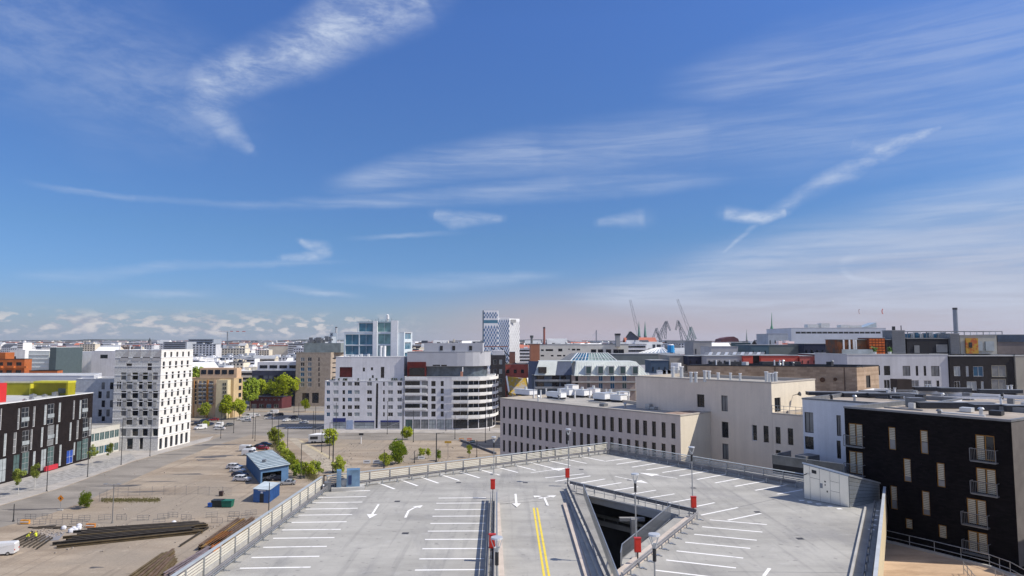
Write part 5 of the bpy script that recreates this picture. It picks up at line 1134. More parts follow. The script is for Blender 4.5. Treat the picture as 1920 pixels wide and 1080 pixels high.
ant = thing('satellite_dish', 'small dish and spotlight on the sunlit end wall of the beige block', 'dish', (*(F_ + hn * 6.5), 30)); p = F_ + hn * 6.5; b = MB(); b.bar(Vector((p.x, p.y, 29.8)), Vector((p.x + .5, p.y - .5, 30)), .08); b.tube(Vector((p.x + .5, p.y - .6, 30)), Vector((p.x + .7, p.y - .9, 30.1)), .12, .35, 10); b.build('dish', DARKM, ant)
# ================================================================ tan brick building
TAN = brick_mat('tan_brick', (.32, .235, .17), (.45, .34, .25), (.38, .30, .24), 1.0, .34)
tn0, tn1 = Vector((32.0, 125)), Vector((59.2, 118)); hb2 = Vector((.75, .66))
tn = Bld('tan_brick_building', 'windowless tan brick building with a thin black roof edge behind the beige block', 'building', [tn0, tn1, tn1 + hb2 * 9.5, tn0 + hb2 * 14], 0, 33.7, TAN, ROOFD, DARKM, par=.3)
tn.px(1, 1624, 704, 1632, 727, 'dark'); tn.finish()
for x, y, r_ in ((1542, 712, .42), (1566, 711, .3)):
    u_, z_ = tn.pz(0, x, y); a, u, nn, L = tn.frame(0); p = a + u * u_ + nn * .02; b = MB(); b.tube(Vector((p.x, p.y, z_)) + Vector((*nn, 0)) * .15, Vector((p.x, p.y, z_)), r_, n=12); b.build('wall_vent', mat('rust_vent', (.10, .05, .03), .8, .2, 1), tn.root)
for f_ in (.53, .93): a, u, nn, L = tn.frame(0); p = a + u * L * f_ + nn * .05; b = MB(); b.bar(Vector((p.x, p.y, 15)), Vector((p.x, p.y, 33.5)), .12, .1); b.build('downpipe', mat('brown_pipe', (.12, .08, .06), .7, .1, 1), tn.root)
b = MB()
for x0, x1 in ((1338, 1357), (1369, 1395), (1434, 1484), (1490, 1506)):
    p, q = AtY(x0, 682, 126), AtY(x1, 682, 126); b.obox((p.x, 127, 33.7), (q.x - p.x, 0, 0), (0, 2, 0), (0, 0, .55))
b.build('roof_pad', ROOFD, tn.root)
for i, x in enumerate((1343, 1368, 1452, 1462, 1468)): p = AtY(x, 681, 125.5); t_ = thing('roof_pipe', 'slim white pipe, %s from the left on the tan brick building roof edge' % ORD[i], 'pipe', (p.x, 125.5, 33.4), 'pipes on the tan brick building roof'); b = MB(); b.tube((p.x, 125.5, 33.4), (p.x, 125.5, 34.6), .12, n=8); b.build('pipe', PAINTW, t_)
# ================================================================ white and black building on the right, with its coloured roof storeys
Yw = 150.0; X_ = lambda px, Y=Yw: (px - 960) / 1280 * Y
T6 = lambda x, y: (1600 + x / 6, 590 + y / 6)
ww = Bld('white_terrace_block', 'white rendered block with grey framed windows right of the tan brick building', 'building', [(X_(1585), Yw), (X_(1773), Yw), (X_(1773), Yw + 16), (X_(1585), Yw + 16)], 0, 35.2, mat('cool_white', (.60, .605, .64), .8, .06, .3, streak=.14), ROOFL, ALUM)
for x0, x1, y0_, y1_, k in ((264, 300, 575, 680, 'dark2'), (345, 415, 575, 682, 'dark2'), (556, 640, 576, 688, 'dark2'), (702, 730, 576, 688, 'dark'), (792, 820, 576, 688, 'dark'), (876, 968, 578, 692, 'dark2'), (345, 415, 730, 830, 'pale'), (650, 740, 735, 835, 'pale'), (795, 880, 740, 830, 'pale'), (937, 968, 740, 845, 'dark')): ww.px(0, *T6(x0, y0_), *T6(x1, y1_), k)
ww.finish()
bk = Bld('black_terrace_block', 'black rendered block with pale windows and a beige loggia, right of the white block', 'building', [(X_(1774), Yw - .3), (X_(1894), Yw - .3), (X_(1894), Yw + 16), (X_(1774), Yw + 16)], 0, 34.9, mat('black_render', (.018, .016, .019), .8, .2, .4), ROOFG, ALUM)
for x0, x1, y0_, y1_, k in ((1132, 1204, 582, 690, 'pale'), (1268, 1300, 580, 694, 'pale'), (1350, 1464, 582, 694, 'teal'), (1136, 1204, 748, 850, 'pale'), (1278, 1388, 752, 850, 'pale'), (1438, 1468, 752, 858, 'pale')): bk.px(0, *T6(x0, y0_), *T6(x1, y1_), k)
wkind('beige_log', mat('beige_frame', (.42, .40, .32), .7, .05, 1), [GL_L, GL_T], 2, 1, .12)
bk.px(0, *T6(1556, 570), *T6(1722, 700), 'beige_log'); bk.px(0, *T6(1556, 722), *T6(1722, 858), 'beige_log'); bk.finish()
be = Bld('beige_end_block', 'plain beige block at the right margin beside the black block', 'building', [(X_(1895), Yw - .6), (X_(2050), Yw - .6), (X_(2050), Yw + 16), (X_(1895), Yw + 16)], 0, 35, mat('beige_plain', (.38, .36, .31), .8, .06, .3), ROOFG, ALUM)
be.px(0, 1935, 690, 1960, 710, 'pale'); be.finish()
b = MB(); [b.bar((X_(1906 + i * 4), Yw - 1.6, 27.2), (X_(1912 + i * 4), Yw - 1.0, 32 - i), .06) for i in range(4)]; b.build('trellis', DARKM, be.root)
def slab(name, label, cat, x0, x1, y0_, y1_, Y, dep, m_, extra=None, group=None):
    """a small roof-top or far building given by the edges it shows"""
    p, q = AtY(x0, y0_, Y), AtY(x1, y1_, Y); t_ = thing(name, label, cat, ((p.x + q.x) / 2, Y, q.z), group)
    b = MB(); b.obox((p.x, Y, q.z), (q.x - p.x, 0, 0), (0, dep, 0), (0, 0, p.z - q.z)); b.build('body', m_, t_)
    c = MB(); c.obox((p.x - .1, Y - .1, p.z), (q.x - p.x + .2, 0, 0), (0, dep + .2, 0), (0, 0, .12)); c.build('roof_edge', FR_G, t_)
    return t_, p, q
LOUV = mat('louvre_grey', (.17, .18, .20), .6, .08, .4)
def louvres(t_, p, q, Y, n):
    for i in range(n): b = MB(); z = q.z + (p.z - q.z) * (i + .3) / n; b.obox((p.x, Y - .09, z), (q.x - p.x, 0, 0), (0, .07, 0), (0, 0, (p.z - q.z) / n * .55)); b.build('louvre', LOUV, t_)
Yr = 156.0
t_, p, q = slab('louvred_tower', 'left one of two grey louvred plant towers on the white roof terrace', 'plant tower', 1672, 1698, 620, 663, Yr, 4, STEELG); louvres(t_, p, q, Yr, 12)
b = MB(); b.box((p.x + 1, Yr + 1, p.z + .5), (.5, .5, 1)); b.tube((q.x - .2, Yr + 1, p.z), (q.x - .2, Yr + 1, p.z + 1.2), .1, n=6); b.build('aerial', DARKM, t_)
t_, p, q = slab('louvred_tower', 'right one of two grey louvred plant towers, beside the yellow mural', 'plant tower', 1781, 1800, 626, 664, Yr - .5, 4, STEELG); louvres(t_, p, q, Yr - .5, 11)
t_, p, q = slab('dark_penthouse', 'black roof pavilion with a grey sliding panel between the louvred towers', 'penthouse', 1700, 1781, 635, 664, Yr + .2, 8, mat('black_panel', (.015, .015, .02), .6, .1, .5))
for x0, x1, y0_, y1_ in ((938, 1058, 335, 425), (690, 745, 345, 430)):
    a_, c_ = AtY(*T6(x0, y1_), Yr), AtY(*T6(x1, y0_), Yr); b = MB(); b.obox((a_.x, Yr + .05, a_.z), (c_.x - a_.x, 0, 0), (0, .12, 0), (0, 0, c_.z - a_.z)); b.build('panel', GL_L, t_)
pg = thing('roof_pergola', 'long steel pergola frame on the roof behind the louvred towers', 'pergola', (X_(1788, 166), 166, 38))
x0, x1 = X_(1700, 166), X_(1877, 166); zt_ = AtY(1790, 621.5, 166).z; zb_ = AtY(1790, 634, 166).z
for z in (zt_, zb_): b = MB(); b.bar((x0, 166, z), (x1, 166, z), .18); b.bar((x0, 170, z), (x1, 170, z), .18); b.build('beam', STEELG, pg)
for i in range(16): b = MB(); x = x0 + (x1 - x0) * i / 15; b.bar((x, 166, zb_ - 4), (x, 166, zt_), .14); b.bar((x, 166, zt_), (x, 170, zt_), .12); b.build('post', ALUM if i % 3 else STEELG, pg)
for i in range(9): b = MB(); x = x0 + 1 + i * 1.1; b.box((x, 168, zb_ + .6), (.8, 1, 1.0 + (i % 3) * .3)); b.build('roof_plant', METAL if i % 2 else GL_B, pg)
t_, p, q = slab('white_penthouse', 'white roof pavilion with glazed bays right of the louvred towers', 'penthouse', 1800, 1870, 629, 664, Yr + 1, 8, mat('beige_wall', (.40, .39, .35), .8, .06, .5))
a_, c_ = AtY(1815.5, 663, Yr), AtY(1837, 634, Yr); MUR = mat('yellow_mural_panel', (.62, .36, .05), .7, .25, 1.1, c2=(.42, .10, .03), thr=(.52, .60), detail=2)
b = MB(); b.obox((a_.x, Yr + .6, a_.z), (c_.x - a_.x, 0, 0), (0, .3, 0), (0, 0, c_.z - a_.z)); b.build('painted_panel', MUR, t_)
for x0, x1, y0_, y1_ in ((1320 / 6 + 1600, 1355 / 6 + 1600, 642, 652),): a2, c2 = AtY(x0, y1_, Yr), AtY(x1, y0_, Yr); b = MB(); b.obox((a2.x, Yr + .55, a2.z), (c2.x - a2.x, 0, 0), (0, .04, 0), (0, 0, c2.z - a2.z)); b.build('window', GL_D, t_)
for x0, x1 in ((1837.5, 1846), (1853, 1868)): a2, c2 = AtY(x0, 658, Yr), AtY(x1, 640, Yr); b = MB(); b.obox((a2.x, Yr + .7, a2.z), (c2.x - a2.x, 0, 0), (0, .28, 0), (0, 0, c2.z - a2.z)); b.build('glazed_bay', GL_P, t_)
t_, p, q = slab('navy_penthouse', 'navy glazed roof storey at the right margin over brown panels', 'penthouse', 1869, 1990, 628, 664, Yr + 2, 8, mat('brown_grey_panel', (.17, .145, .14), .7, .15, .4)); a2 = AtY(1869, 641, Yr + 2); b = MB(); b.obox((p.x, Yr + 1.85, a2.z), (q.x - p.x, 0, 0), (0, .12, 0), (0, 0, p.z - a2.z)); b.build('window', mat('navy_glass', (.02, .045, .09), .15, .3, .5, spec=.7), t_)
t_, p, q = slab('slatted_box', 'orange slatted roof house left of the grey louvred tower', 'roof house', 1629, 1660, 634, 664, Yr, 5, mat('orange_dark', (.20, .05, .02), .7, .2, .5))
for i in range(6):
    for j in range(5): b = MB(); wx_ = (q.x - p.x) / 5; hz_ = (p.z - q.z) / 6; b.obox((p.x + j * wx_ + .06, Yr - .07, q.z + i * hz_ + .06), (wx_ * .8, 0, 0), (0, .06, 0), (0, 0, hz_ * .62)); b.build('slat', mat('orange_slat', (.55, .12, .02), .6, .2, 1), t_)
slab('roof_house', 'black roof house between the orange slats and the louvred tower', 'roof house', 1660.5, 1671.5, 637, 664, Yr + .1, 5, mat('black_panel', (.01, .01, .01)))
t_, p, q = slab('framed_loggia', 'white framed roof loggia with orange panels behind a glass rail', 'penthouse', 1570, 1628.5, 637, 664, Yr + 1, 6, mat('loggia_orange', (.36, .12, .04), .7, .4, .4, c2=(.10, .07, .05), thr=(.45, .55)))
for x in (1581, 1592, 1600, 1604, 1628): a2 = AtY(x, 637, Yr + .8); b = MB(); b.bar((a2.x, Yr + .7, q.z), (a2.x, Yr + .7, p.z), .3); b.build('post', PAINTW, t_)
a2 = AtY(1570, 655, Yr - 1); b = MB(); b.obox((p.x, Yr - 1, q.z), (q.x - p.x, 0, 0), (0, .06, 0), (0, 0, a2.z - q.z)); b.build('glass_rail', GL_P, t_)
rr2 = random.Random(9)
for x, lb in ((1640, 'round green bush in a tub before the orange slats'), (1668, 'slim green bush beside the grey louvred tower')):
    p = AtY(x, 662, Yr - 2.0); t_ = thing('potted_bush', lb, 'plant', (p.x, Yr - 2, p.z)); b = MB(); b.tube((p.x, Yr - 2, p.z - .4), (p.x, Yr - 2, p.z + .3), .35, .4, 8); b.build('pot', ALUM, t_)
    b = MB()
    for _ in range(90):
        c = Vector((p.x + rr2.gauss(0, .22), Yr - 2 + rr2.gauss(0, .22), p.z + .7 + rr2.gauss(0, .25))); a2 = Vector((rr2.uniform(-.16, .16), rr2.uniform(-.16, .16), rr2.uniform(-.16, .16))); c2 = a2.orthogonal(); b.quad(c - a2, c + c2, c + a2, c - c2)
    b.build('foliage', leaf_mat('potted_leaf', (.06, .16, .03), (.12, .22, .05)), t_)
# layers of roofs between the tan building and the far mall
for x0, x1, y0_, y1_, Y, dep, c, lb, nm in [(1442, 1507, 647, 668, 210, 14, (.17, .20, .195), 'plain grey green roof house in the middle of the roofscape', 'roof_house'), (1408, 1442, 647, 668, 208, 14, (.07, .13, .17), 'dark teal roof house left of the plain grey green one', 'roof_house'),
        (1507, 1568, 645, 667, 206, 12, (.02, .028, .06), 'navy roof house right of the plain grey green one', 'roof_house'), (1333, 1384, 650, 668, 215, 12, (.46, .47, .50), 'white roof house left of the teal one', 'roof_house'),
        (1325, 1393, 668, 684, 180, 12, (.42, .42, .44), 'pale grey parapet house above the tan brick roof', 'roof_house'), (1393, 1412, 667, 684, 179, 10, (.60, .10, .07), 'short bright red roof house above the tan brick roof', 'roof_house'),
        (1412, 1427, 667, 684, 179.4, 9, (.012, .012, .014), 'black roof box between two red roof houses', 'roof_box'), (1427, 1496, 667, 684, 178, 12, (.62, .11, .08), 'long bright red roof house above the tan brick roof', 'roof_house'), (1500, 1533, 668, 684, 177.5, 12, (.60, .16, .13), 'pinkish red roof house right of the long red one', 'roof_house'),
        (1533, 1573, 665, 684, 176, 12, (.20, .02, .015), 'dark red roof house beside a black tank', 'roof_house'), (1577, 1590, 665, 678, 174, 4, (.012, .012, .014), 'black tank at the end of the red roof houses', 'tank'),
        (1290, 1325, 668, 684, 185, 10, (.02, .024, .05), 'navy roof house at the left end of the tan brick roof', 'roof_house'), (1255, 1292, 667, 700, 190, 14, (.36, .34, .31), 'beige stair head between the glass roof and the tan building', 'roof_house'),
        (1220, 1254, 676, 700, 188, 8, (.06, .10, .16), 'dark blue glazed roof house behind the fan drum', 'roof_house'), (1150, 1275, 664, 684, 285, 14, (.16, .19, .20), 'long slate grey block right of the glass pyramid', 'building'),
        (1440, 1478, 626, 650, 420, 20, (.33, .37, .43), 'blue grey block with a bright blue edge below the green spire', 'building'), (995, 1012, 645, 680, 300, 20, (.40, .17, .10), 'orange brick stair tower right of the patterned tower', 'building'), (955, 966, 660, 690, 340, 8, (.24, .11, .08), 'brown brick chimney block below the patterned tower', 'building'),
        (1300, 1335, 640, 668, 270, 14, (.30, .31, .33), 'grey roof house beside the blue tank', 'roof_house'), (1385, 1408, 643, 668, 230, 8, (.05, .10, .12), 'dark green plant room on the roofs left of the teal house', 'roof_house')]:
    t_, p, q = slab(nm, lb, nm.replace('_', ' '), x0, x1, y0_, y1_, Y, dep, mat(lb[:40], c, .75, .1, .3))
    if x1 - x0 > 30 and nm != 'tank':
        for i in range(int((x1 - x0) / 9)):
            b = MB(); xx = p.x + (q.x - p.x) * (i + .3) / int((x1 - x0) / 9); hh = (p.z - q.z); b.obox((xx, Y - .05, q.z + hh * .15), ((q.x - p.x) * .05, 0, 0), (0, .1, 0), (0, 0, hh * .35)); 
            if lb[:5] not in ('plain', 'long ', 'white', 'short'): b.build('window', GL_D, t_)
t_ = thing('roof_ridges', 'row of grey saw-tooth roof lights behind the red roof houses', 'roof lights', AtY(1375, 668, 196))
for i in range(15):
    a2, c2 = AtY(1322 + i * 7.5, 668, 196), AtY(1326 + i * 7.5, 661, 200); b = MB(); b.bar(a2, c2, .9, .3); b.build('roof_light', ALUM if i % 2 else STEELG, t_)
t_ = thing('water_tank', 'bright blue tank standing on the roofs beside the glass roof', 'tank', AtY(1258, 662, 240)); p = AtY(1258, 661, 240); b = MB(); b.tube(p, p + Vector((0, 0, 2.6)), 1.35, 1.15, 10); b.build('tank', mat('bright_blue', (.03, .28, .62), .4, .1, 1), t_); b = MB(); b.tube(p + Vector((0, 0, 2.6)), p + Vector((0, 0, 2.9)), 1.1, .8, 10); b.build('lid', PAINTW, t_)
t_ = thing('lattice_pyramid', 'white ribbed pyramid roof left of the blue tank', 'glass roof', AtY(1225, 662, 255)); q = [AtY(1198, 662, 250), AtY(1256, 662, 250), AtY(1243, 652, 262), AtY(1232, 652, 262)]
b = MB(); b.poly(q); b.build('slope', GL_P, t_)
for i in range(9): b = MB(); b.bar(q[0].lerp(q[1], i / 8) + Vector((0, -.1, .1)), q[3].lerp(q[2], i / 8) + Vector((0, -.1, .1)), .2); b.build('rib', PAINTW, t_)
# white background block behind the mansard
bg_ = Bld('office_block', 'long pale office block with dark ribbon windows behind the glass pyramid', 'building', [(AtY(995, 640, 330).x, 330), (AtY(1178, 640, 330).x, 330), (AtY(1178, 640, 330).x, 350), (AtY(995, 640, 330).x, 350)], 0, AtY(1100, 646, 330).z, mat('pale_far', (.68, .68, .63), .8, .08, .3), STEELG, STEELG)
N_ = lambda x, y: (900 + x / 9, 570 + y / 9)
for x0, x1, y0_, y1_ in ((1030, 1075, 765, 795), (1108, 1235, 762, 795), (1320, 1390, 755, 800), (1485, 1520, 755, 770), (1550, 1610, 755, 785), (1630, 1690, 755, 785), (1025, 1080, 860, 885), (1195, 1240, 860, 885), (1300, 1375, 860, 885), (1400, 1440, 860, 885), (900, 955, 760, 800)): bg_.px(0, *N_(x0, y0_), *N_(x1, y1_), 'dark')
for x in (1108, 1121, 1136, 1150, 1160): bg_.px(0, x, 655, x + 10, 664, 'dark')
bg_.finish()
t_, p, q = slab('roof_stack', 'grey square chimney stack on the pale office block', 'chimney', 1155, 1163, 629, 650, 328, 3, mat('grey_stack', (.36, .37, .38), .8, .1, .5)); b = MB(); b.box(((p.x + q.x) / 2, 329.5, p.z + .5), (2.4, 3.4, .9)); b.build('cap', DARKM, t_)
# mall, chimney and spires on the skyline
ml = Bld('shopping_centre', 'wide grey shopping centre with a dark window band on the skyline', 'building', [(AtY(1484, 640, 620).x, 620), (AtY(1662, 640, 620).x, 620), (AtY(1662, 640, 620).x, 680), (AtY(1484, 640, 620).x, 680)], 0, AtY(1560, 615, 620).z, mat('mall_grey', (.48, .53, .62), .6, .06, .1), ROOFL, FR_G, depth=.6)
for x in range(1492, 1652, 10): ml.px(0, x, 622, x + 9.3, 625.5, 'dark')
ml.finish()
b = MB(); pz_ = AtY(1660, 612, 622).z
for x0, x1, h in ((1515, 1535, 3), (1540, 1556, 4), (1577, 1592, 2.5), (1596, 1616, 2)): b.box(((x0 + x1) / 2 / 1280 * 625 - 960 / 1280 * 625, 630, pz_ + h / 2 - 1), ((x1 - x0) / 1280 * 625, 8, h)); 
b.build('roof_plant', ALUM, ml.root)
b = MB(); a_, c_, d_ = AtY(1618, 614, 622), AtY(1644, 614, 622), AtY(1643, 604.5, 622); b.poly([a_, c_, d_]); b.poly([a_ + Vector((0, 14, 0)), d_ + Vector((0, 14, 0)), c_ + Vector((0, 14, 0))]); b.quad(a_, d_, d_ + Vector((0, 14, 0)), a_ + Vector((0, 14, 0))); b.quad(c_, d_, d_ + Vector((0, 14, 0)), c_ + Vector((0, 14, 0))); b.build('glass_fin', mat('pale_fin', (.42, .50, .55), .2, .1, .2, spec=.6), ml.root)
def chimney(label, px, ytop, ybot, Y, r_, m_, band=None):
    p, q = AtY(px, ytop, Y), AtY(px, ybot, Y); t_ = thing('chimney', label, 'chimney', (q.x, Y, 0)); b = MB(); b.tube((q.x, Y, 0), (q.x, Y, p.z - 2), r_ * 1.1, r_, 14); b.build('shaft', m_, t_); b = MB(); b.tube((q.x, Y, p.z - 2), (q.x, Y, p.z), r_ * 1.08, n=14); b.build('rim', band or DARKM, t_)
chimney('tall blue grey chimney standing over the right hand roofs', 1793.5, 577, 640, 700, 2.1, mat('steel_chimney', (.20, .24, .30), .5, .1, .1))
chimney('slim red brick chimney right of the patterned tower', 1020.5, 613, 645, 900, 1.35, mat('red_brick_far', (.26, .09, .07), .8, .1, .1))
chimney('pale thin chimney left of the glass tower', 630, 613, 645, 1500, 2.2, mat('pale_chimney', (.42, .44, .46), .8, .08, .05))
# ================================================================ patterned hotel tower
ht = thing('patterned_tower', 'tall two part hotel tower clad in a white and blue lozenge pattern', 'tower', AtY(942, 672, 640))
def lozenge_face(A, B, z0, z1, nx, nz, mw, mg):
    A = Vector(A); B = Vector(B); u = (B - A); n_ = Vector((u.y, -u.x)).normalized(); w_ = MB(); g_ = MB(); ux = u / nx; dz_ = (z1 - z0) / nz
    w_.quad(Vector((*A, z0)), Vector((*B, z0)), Vector((*B, z1)), Vector((*A, z1)))
    for j in range(nz):
        for i in range(nx):
            c = A + ux * (i + (.25 if j % 2 else .75)) + n_ * .12; z = z0 + dz_ * (j + .5); hw = ux * .27; hh = dz_ * .78
            if z + hh > z1 or z - hh < z0: continue
            g_.poly([Vector((*(c - hw), z)), Vector((*c, z - hh)), Vector((*(c + hw), z)), Vector((*c, z + hh))])
    w_.build('wall', mw, ht); o = g_.build('window_lozenges', mg, ht); return o
Yt = 640; LW = mat('lozenge_white', (.80, .82, .86), .6, .04, .05); LB = glass_mat('lozenge_glass', (.06, .16, .34)); LS = mat('lozenge_silver', (.78, .80, .82), .5, .05, .1)
xa, xb, xc, xd = [AtY(x, 640, Yt).x for x in (907, 933.5, 955, 974.5)]
zA, zB = AtY(920, 582, Yt).z, AtY(950, 595, Yt).z
zm1, zm2 = AtY(920, 600, Yt).z, AtY(920, 606, Yt).z
lozenge_face((xa, Yt), (xb, Yt), zm1, zA, 5, 5, LW, LB); lozenge_face((xa, Yt), (xb, Yt), 10, zm2, 5, 18, LW, LB)
b = MB(); b.obox((xa, Yt, zm2), (xb - xa, 0, 0), (0, .3, 0), (0, 0, zm1 - zm2)); b.build('window_band', mat('band_blue', (.06, .20, .30), .2, .2, .2, spec=.6), ht)
lozenge_face((xb + .05, Yt + 2), (xc, Yt + 2), 10, zB, 5, 22, LW, LB); lozenge_face((xc, Yt + 2), (xd, Yt + 12), 0, zB - 1, 5, 22, LS, mat('lozenge_grey', (.46, .47, .50), .4, .1, .1))
b = MB(); b.obox((xa, Yt + .4, 0), (xb - xa, 0, 0), (0, 14, 0), (0, 0, zA)); b.obox((xb, Yt + 2.4, 0), (xc - xb - .3, 0, 0), (0, 12, 0), (0, 0, zB)); b.build('core', LW, ht)
b = MB(); b.obox((xa - 1.2, Yt - .2, 8), (1.2, 0, 0), (0, 12, 0), (0, 0, zA - 8)); b.build('end_fin', mat('fin_dark', (.10, .14, .19), .5, .1, .1), ht)
b = MB(); a_ = AtY(958, 599, Yt + 3); b.obox((a_.x, Yt + 3.2, a_.z - 3), (4.6, 2.2, 0), (.3, -.4, 0), (0, 0, 3)); b.build('sign_panel', mat('sign_grey', (.36, .37, .38), .5, .1, .2), ht)
# ================================================================ right foreground: white house, black brick house, terrace
wP = Vector((38.4, 91.2)); ww_ = Bld('white_house', 'white rendered house with black framed windows behind the black brick house', 'building', [wP, wP + hu * 14, wP + hu * 14 + hn * 15.8, wP + hn * 15.8], 0, 30.5, mat('cool_white2', (.78, .79, .83), .8, .05, .3, fine=.03, streak=.12), GRAVR, STEELG, depth=.2)
Q6 = lambda x, y: (1460 + x / 6, 720 + y / 6)
for x0, y0_, x1, y1_ in ((293, 320, 390, 548), (296, 590, 392, 735), (652, 352, 700, 585), (655, 640, 700, 840)): ww_.px(0, *Q6(x0, y0_), *Q6(x1, y1_), 'dark2')
ww_.finish()
back = wP + hn * 15.6
# wide low roof behind the white house
lr = Bld('flat_roof_house', 'wide flat roofed house with dark roof pads behind the white house', 'building', [wP + hn * 15.9 - hu * 2, wP + hn * 15.9 + hu * 30, wP + hn * 34 + hu * 32, wP + hn * 34 - hu * 4], 0, 30.0, GREYR, GRAVR, PAINTW); lr.finish()
pads = [(1500 + 67, 739, 30, 6, 1.4, .5), (1600, 744, 9, 2.2, .5, .4)]
for i, (px, py, L_, w_, hgt) in enumerate([(1580, 741, 10, 1.6, .45), (1648, 744, 10, 1.8, .5), (1640, 739, 4.2, 1.2, .5), (1668, 745, 6, 1.6, .5), (1745, 733, 5.2, 1.1, .6), (1790, 735, 4.6, 1.1, .6), (1875, 737, 6, 1.1, .5), (1770, 747, 14, .5, .3)]):
    p = G(px, py, 30.1); t_ = thing('roof_pad', ['long black roof pad nearest the white house roof edge', 'black roof pad in the middle of the white house roof', 'short black roof pad behind the middle one', 'black roof pad beside the small white pipes', 'black roof pad before the white block, left of two', 'black roof pad before the white block, right of two', 'black roof pad at the right margin of the flat roofs', 'long white duct along the flat roof behind the black brick house'][i], 'roof pad', p, 'black roof pads on the right hand roofs'); b = MB(); b.box((p.x, p.y, 30.1 + hgt / 2), (L_, w_, hgt), 0, math.atan2(-.12, 1)); b.build('pad', ROOFD if i < 7 else PAINTW, t_); c = MB(); c.box((p.x, p.y, 30.1 + hgt + .03), (L_ * 1.01, w_ * 1.05, .05), 0, math.atan2(-.12, 1)); c.build('flashing', STEELG, t_)
for i, (px, py) in enumerate(sorted([(1668, 741), (1678, 740), (1738, 733), (1743, 733), (1890, 735), (1897, 734), (1719, 752), (1877, 759), (1664, 744)])):
    p = G(px, py, 30.1); t_ = thing('roof_pipe', 'white capped vent pipe, %s from the left on the right hand flat roofs' % ORD[i], 'pipe', p, 'vent pipes on the right hand roofs'); b = MB(); b.tube(p, p + Vector((0, 0, .9)), .14, n=8); b.build('pipe', PAINTW, t_); b = MB(); b.tube(p + Vector((0, 0, .9)), p + Vector((0, 0, 1.02)), .22, n=8); b.build('cap', ALUM, t_)
t_ = thing('roof_box', 'brown black box standing on the flat roof before the white block', 'roof box', G(1690, 735, 30.1)); p = G(1690, 733, 30.1); b = MB(); b.box((p.x, p.y, 31.0), (2.3, 2, 2.0)); b.build('housing', mat('brown_black', (.035, .025, .022), .7, .15, 1), t_); b = MB(); b.box((p.x, p.y, 30.25), (2.6, 2.3, .3)); b.build('plinth', STEELG, t_)
BBR = brick_mat('black_brick', (.005, .0045, .006), (.012, .010, .012), (.006, .006, .006), .5, .16)
k0, k1 = Vector((36.2, 75.2)), Vector((44.9, 62.2)); ku = (k1 - k0).normalized(); kn = Vector((-ku.y, ku.x))
BBR_SUN = mat('black_brick_sunlit', (.13, .12, .115), .85, .14, .8, fine=.15)  # black brick lightened for the end wall, sunlight put into its colour
bh = Bld('black_brick_house', 'black brick house with tall blinds and glass balconies beside the parking deck', 'building', [k0, k1, k1 + kn * 14, k0 + kn * 14], 0, 30.9, BBR, GRAVR, STEELG, depth=.22)
R6 = lambda x, y: (1480 + x / 3, 720 + y / 3)
BLN = mat('blind_slat', (.50, .47, .37), .6, .08, 2); WOOD = mat('oak_frame', (.34, .17, .03), .6, .12, 2)
wkind('oak', WOOD, [GL_D], 1, 1, .09); wkind('oak2', WOOD, [GL_D], 2, 1, .10); wkind('oakb', WOOD, [GL_B], 2, 1, .10)
WIN = [(333, 222, 412, 345, 2), (335, 380, 415, 505, 2), (556, 243, 598, 370, 1), (735, 260, 780, 393, 1), (641, 420, 684, 550, 1), (828, 445, 876, 580, 1), (568, 573, 608, 705, 1), (745, 605, 791, 740, 1), (652, 757, 693, 815, 1), (838, 795, 884, 865, 1), (1046, 290, 1155, 430, 2), (1050, 475, 1163, 615, 2), (998, 650, 1108, 790, 2), (1004, 832, 1114, 950, 2), (1253, 930, 1330, 1075, 1)]
for x0, y0_, x1, y1_, n_ in WIN[:-1]: bh.px(0, *R6(x0, y0_), *R6(x1, y1_), 'oak' if n_ == 1 else 'oak2')
bh.wallm = BBR; bh.finish()
a, u, nn, L = bh.frame(0)
for i, (u0, z0, w_, h_, k, gi) in enumerate(bh.holes[0]):
    n_ = 2 if k == 'oak2' else 1; half = w_ / n_
    for j in range(n_):
        if i == 10 and j == 1: continue
        cover = [1, 1, .55, .5, .75, .72, .62, .75, 1, 1, 1, 1, 1, 1][i]; b = MB(); ns = int(h_ * cover / .17)
        for s_ in range(ns):
            z = z0 + h_ - .12 - s_ * .17; p = a + u * (u0 + j * half + .1) - nn * .10; b.obox(Vector((p.x, p.y, z - .12)), Vector((*(u * (half - .2)), 0)), Vector((*(-nn * .05), 0)), Vector((0, 0, .125)))
        b.build('blind', BLN, bh.root)
    if cover < .9 and k == 'oak':
        p = a + u * (u0 + .1) - nn * .11; b = MB(); b.obox(Vector((p.x, p.y, z0 + .08)), Vector((*(u * (w_ - .2)), 0)), Vector((*(-nn * .03), 0)), Vector((0, 0, h_ * (1 - cover) - .1))); b.build('sash_pane', GL_L, bh.root)
    if k == 'oak2':
        for (off, ln, dr) in ((-.25, w_ + .5, 0),):
            p = a + u * (u0 + off) + nn * .04; q = p + u * ln; o_ = nn * .55
            b = MB(); b.bar(Vector((*(p + o_), z0 + 1.05)), Vector((*(q + o_), z0 + 1.05)), .05); b.bar(Vector((*p, z0 + 1.05)), Vector((*(p + o_), z0 + 1.05)), .05); b.bar(Vector((*q, z0 + 1.05)), Vector((*(q + o_), z0 + 1.05)), .05)
            for t in range(int(ln / .14)): r_ = p + u * (t * .14) + o_; b.box((r_.x, r_.y, z0 + .5), (.02, .02, 1.1))
            for r_ in (p + o_, q + o_): b.bar(Vector((*r_, z0 - .1)), Vector((*r_, z0 + 1.05)), .06)
            b.build('balcony_rail', STEELG, bh.root)
            b = MB(); b.obox(Vector((*p, z0 - .16)), Vector((*(u * ln), 0)), Vector((*o_, 0)), Vector((0, 0, .1))); b.build('balcony_slab', STEELG, bh.root)
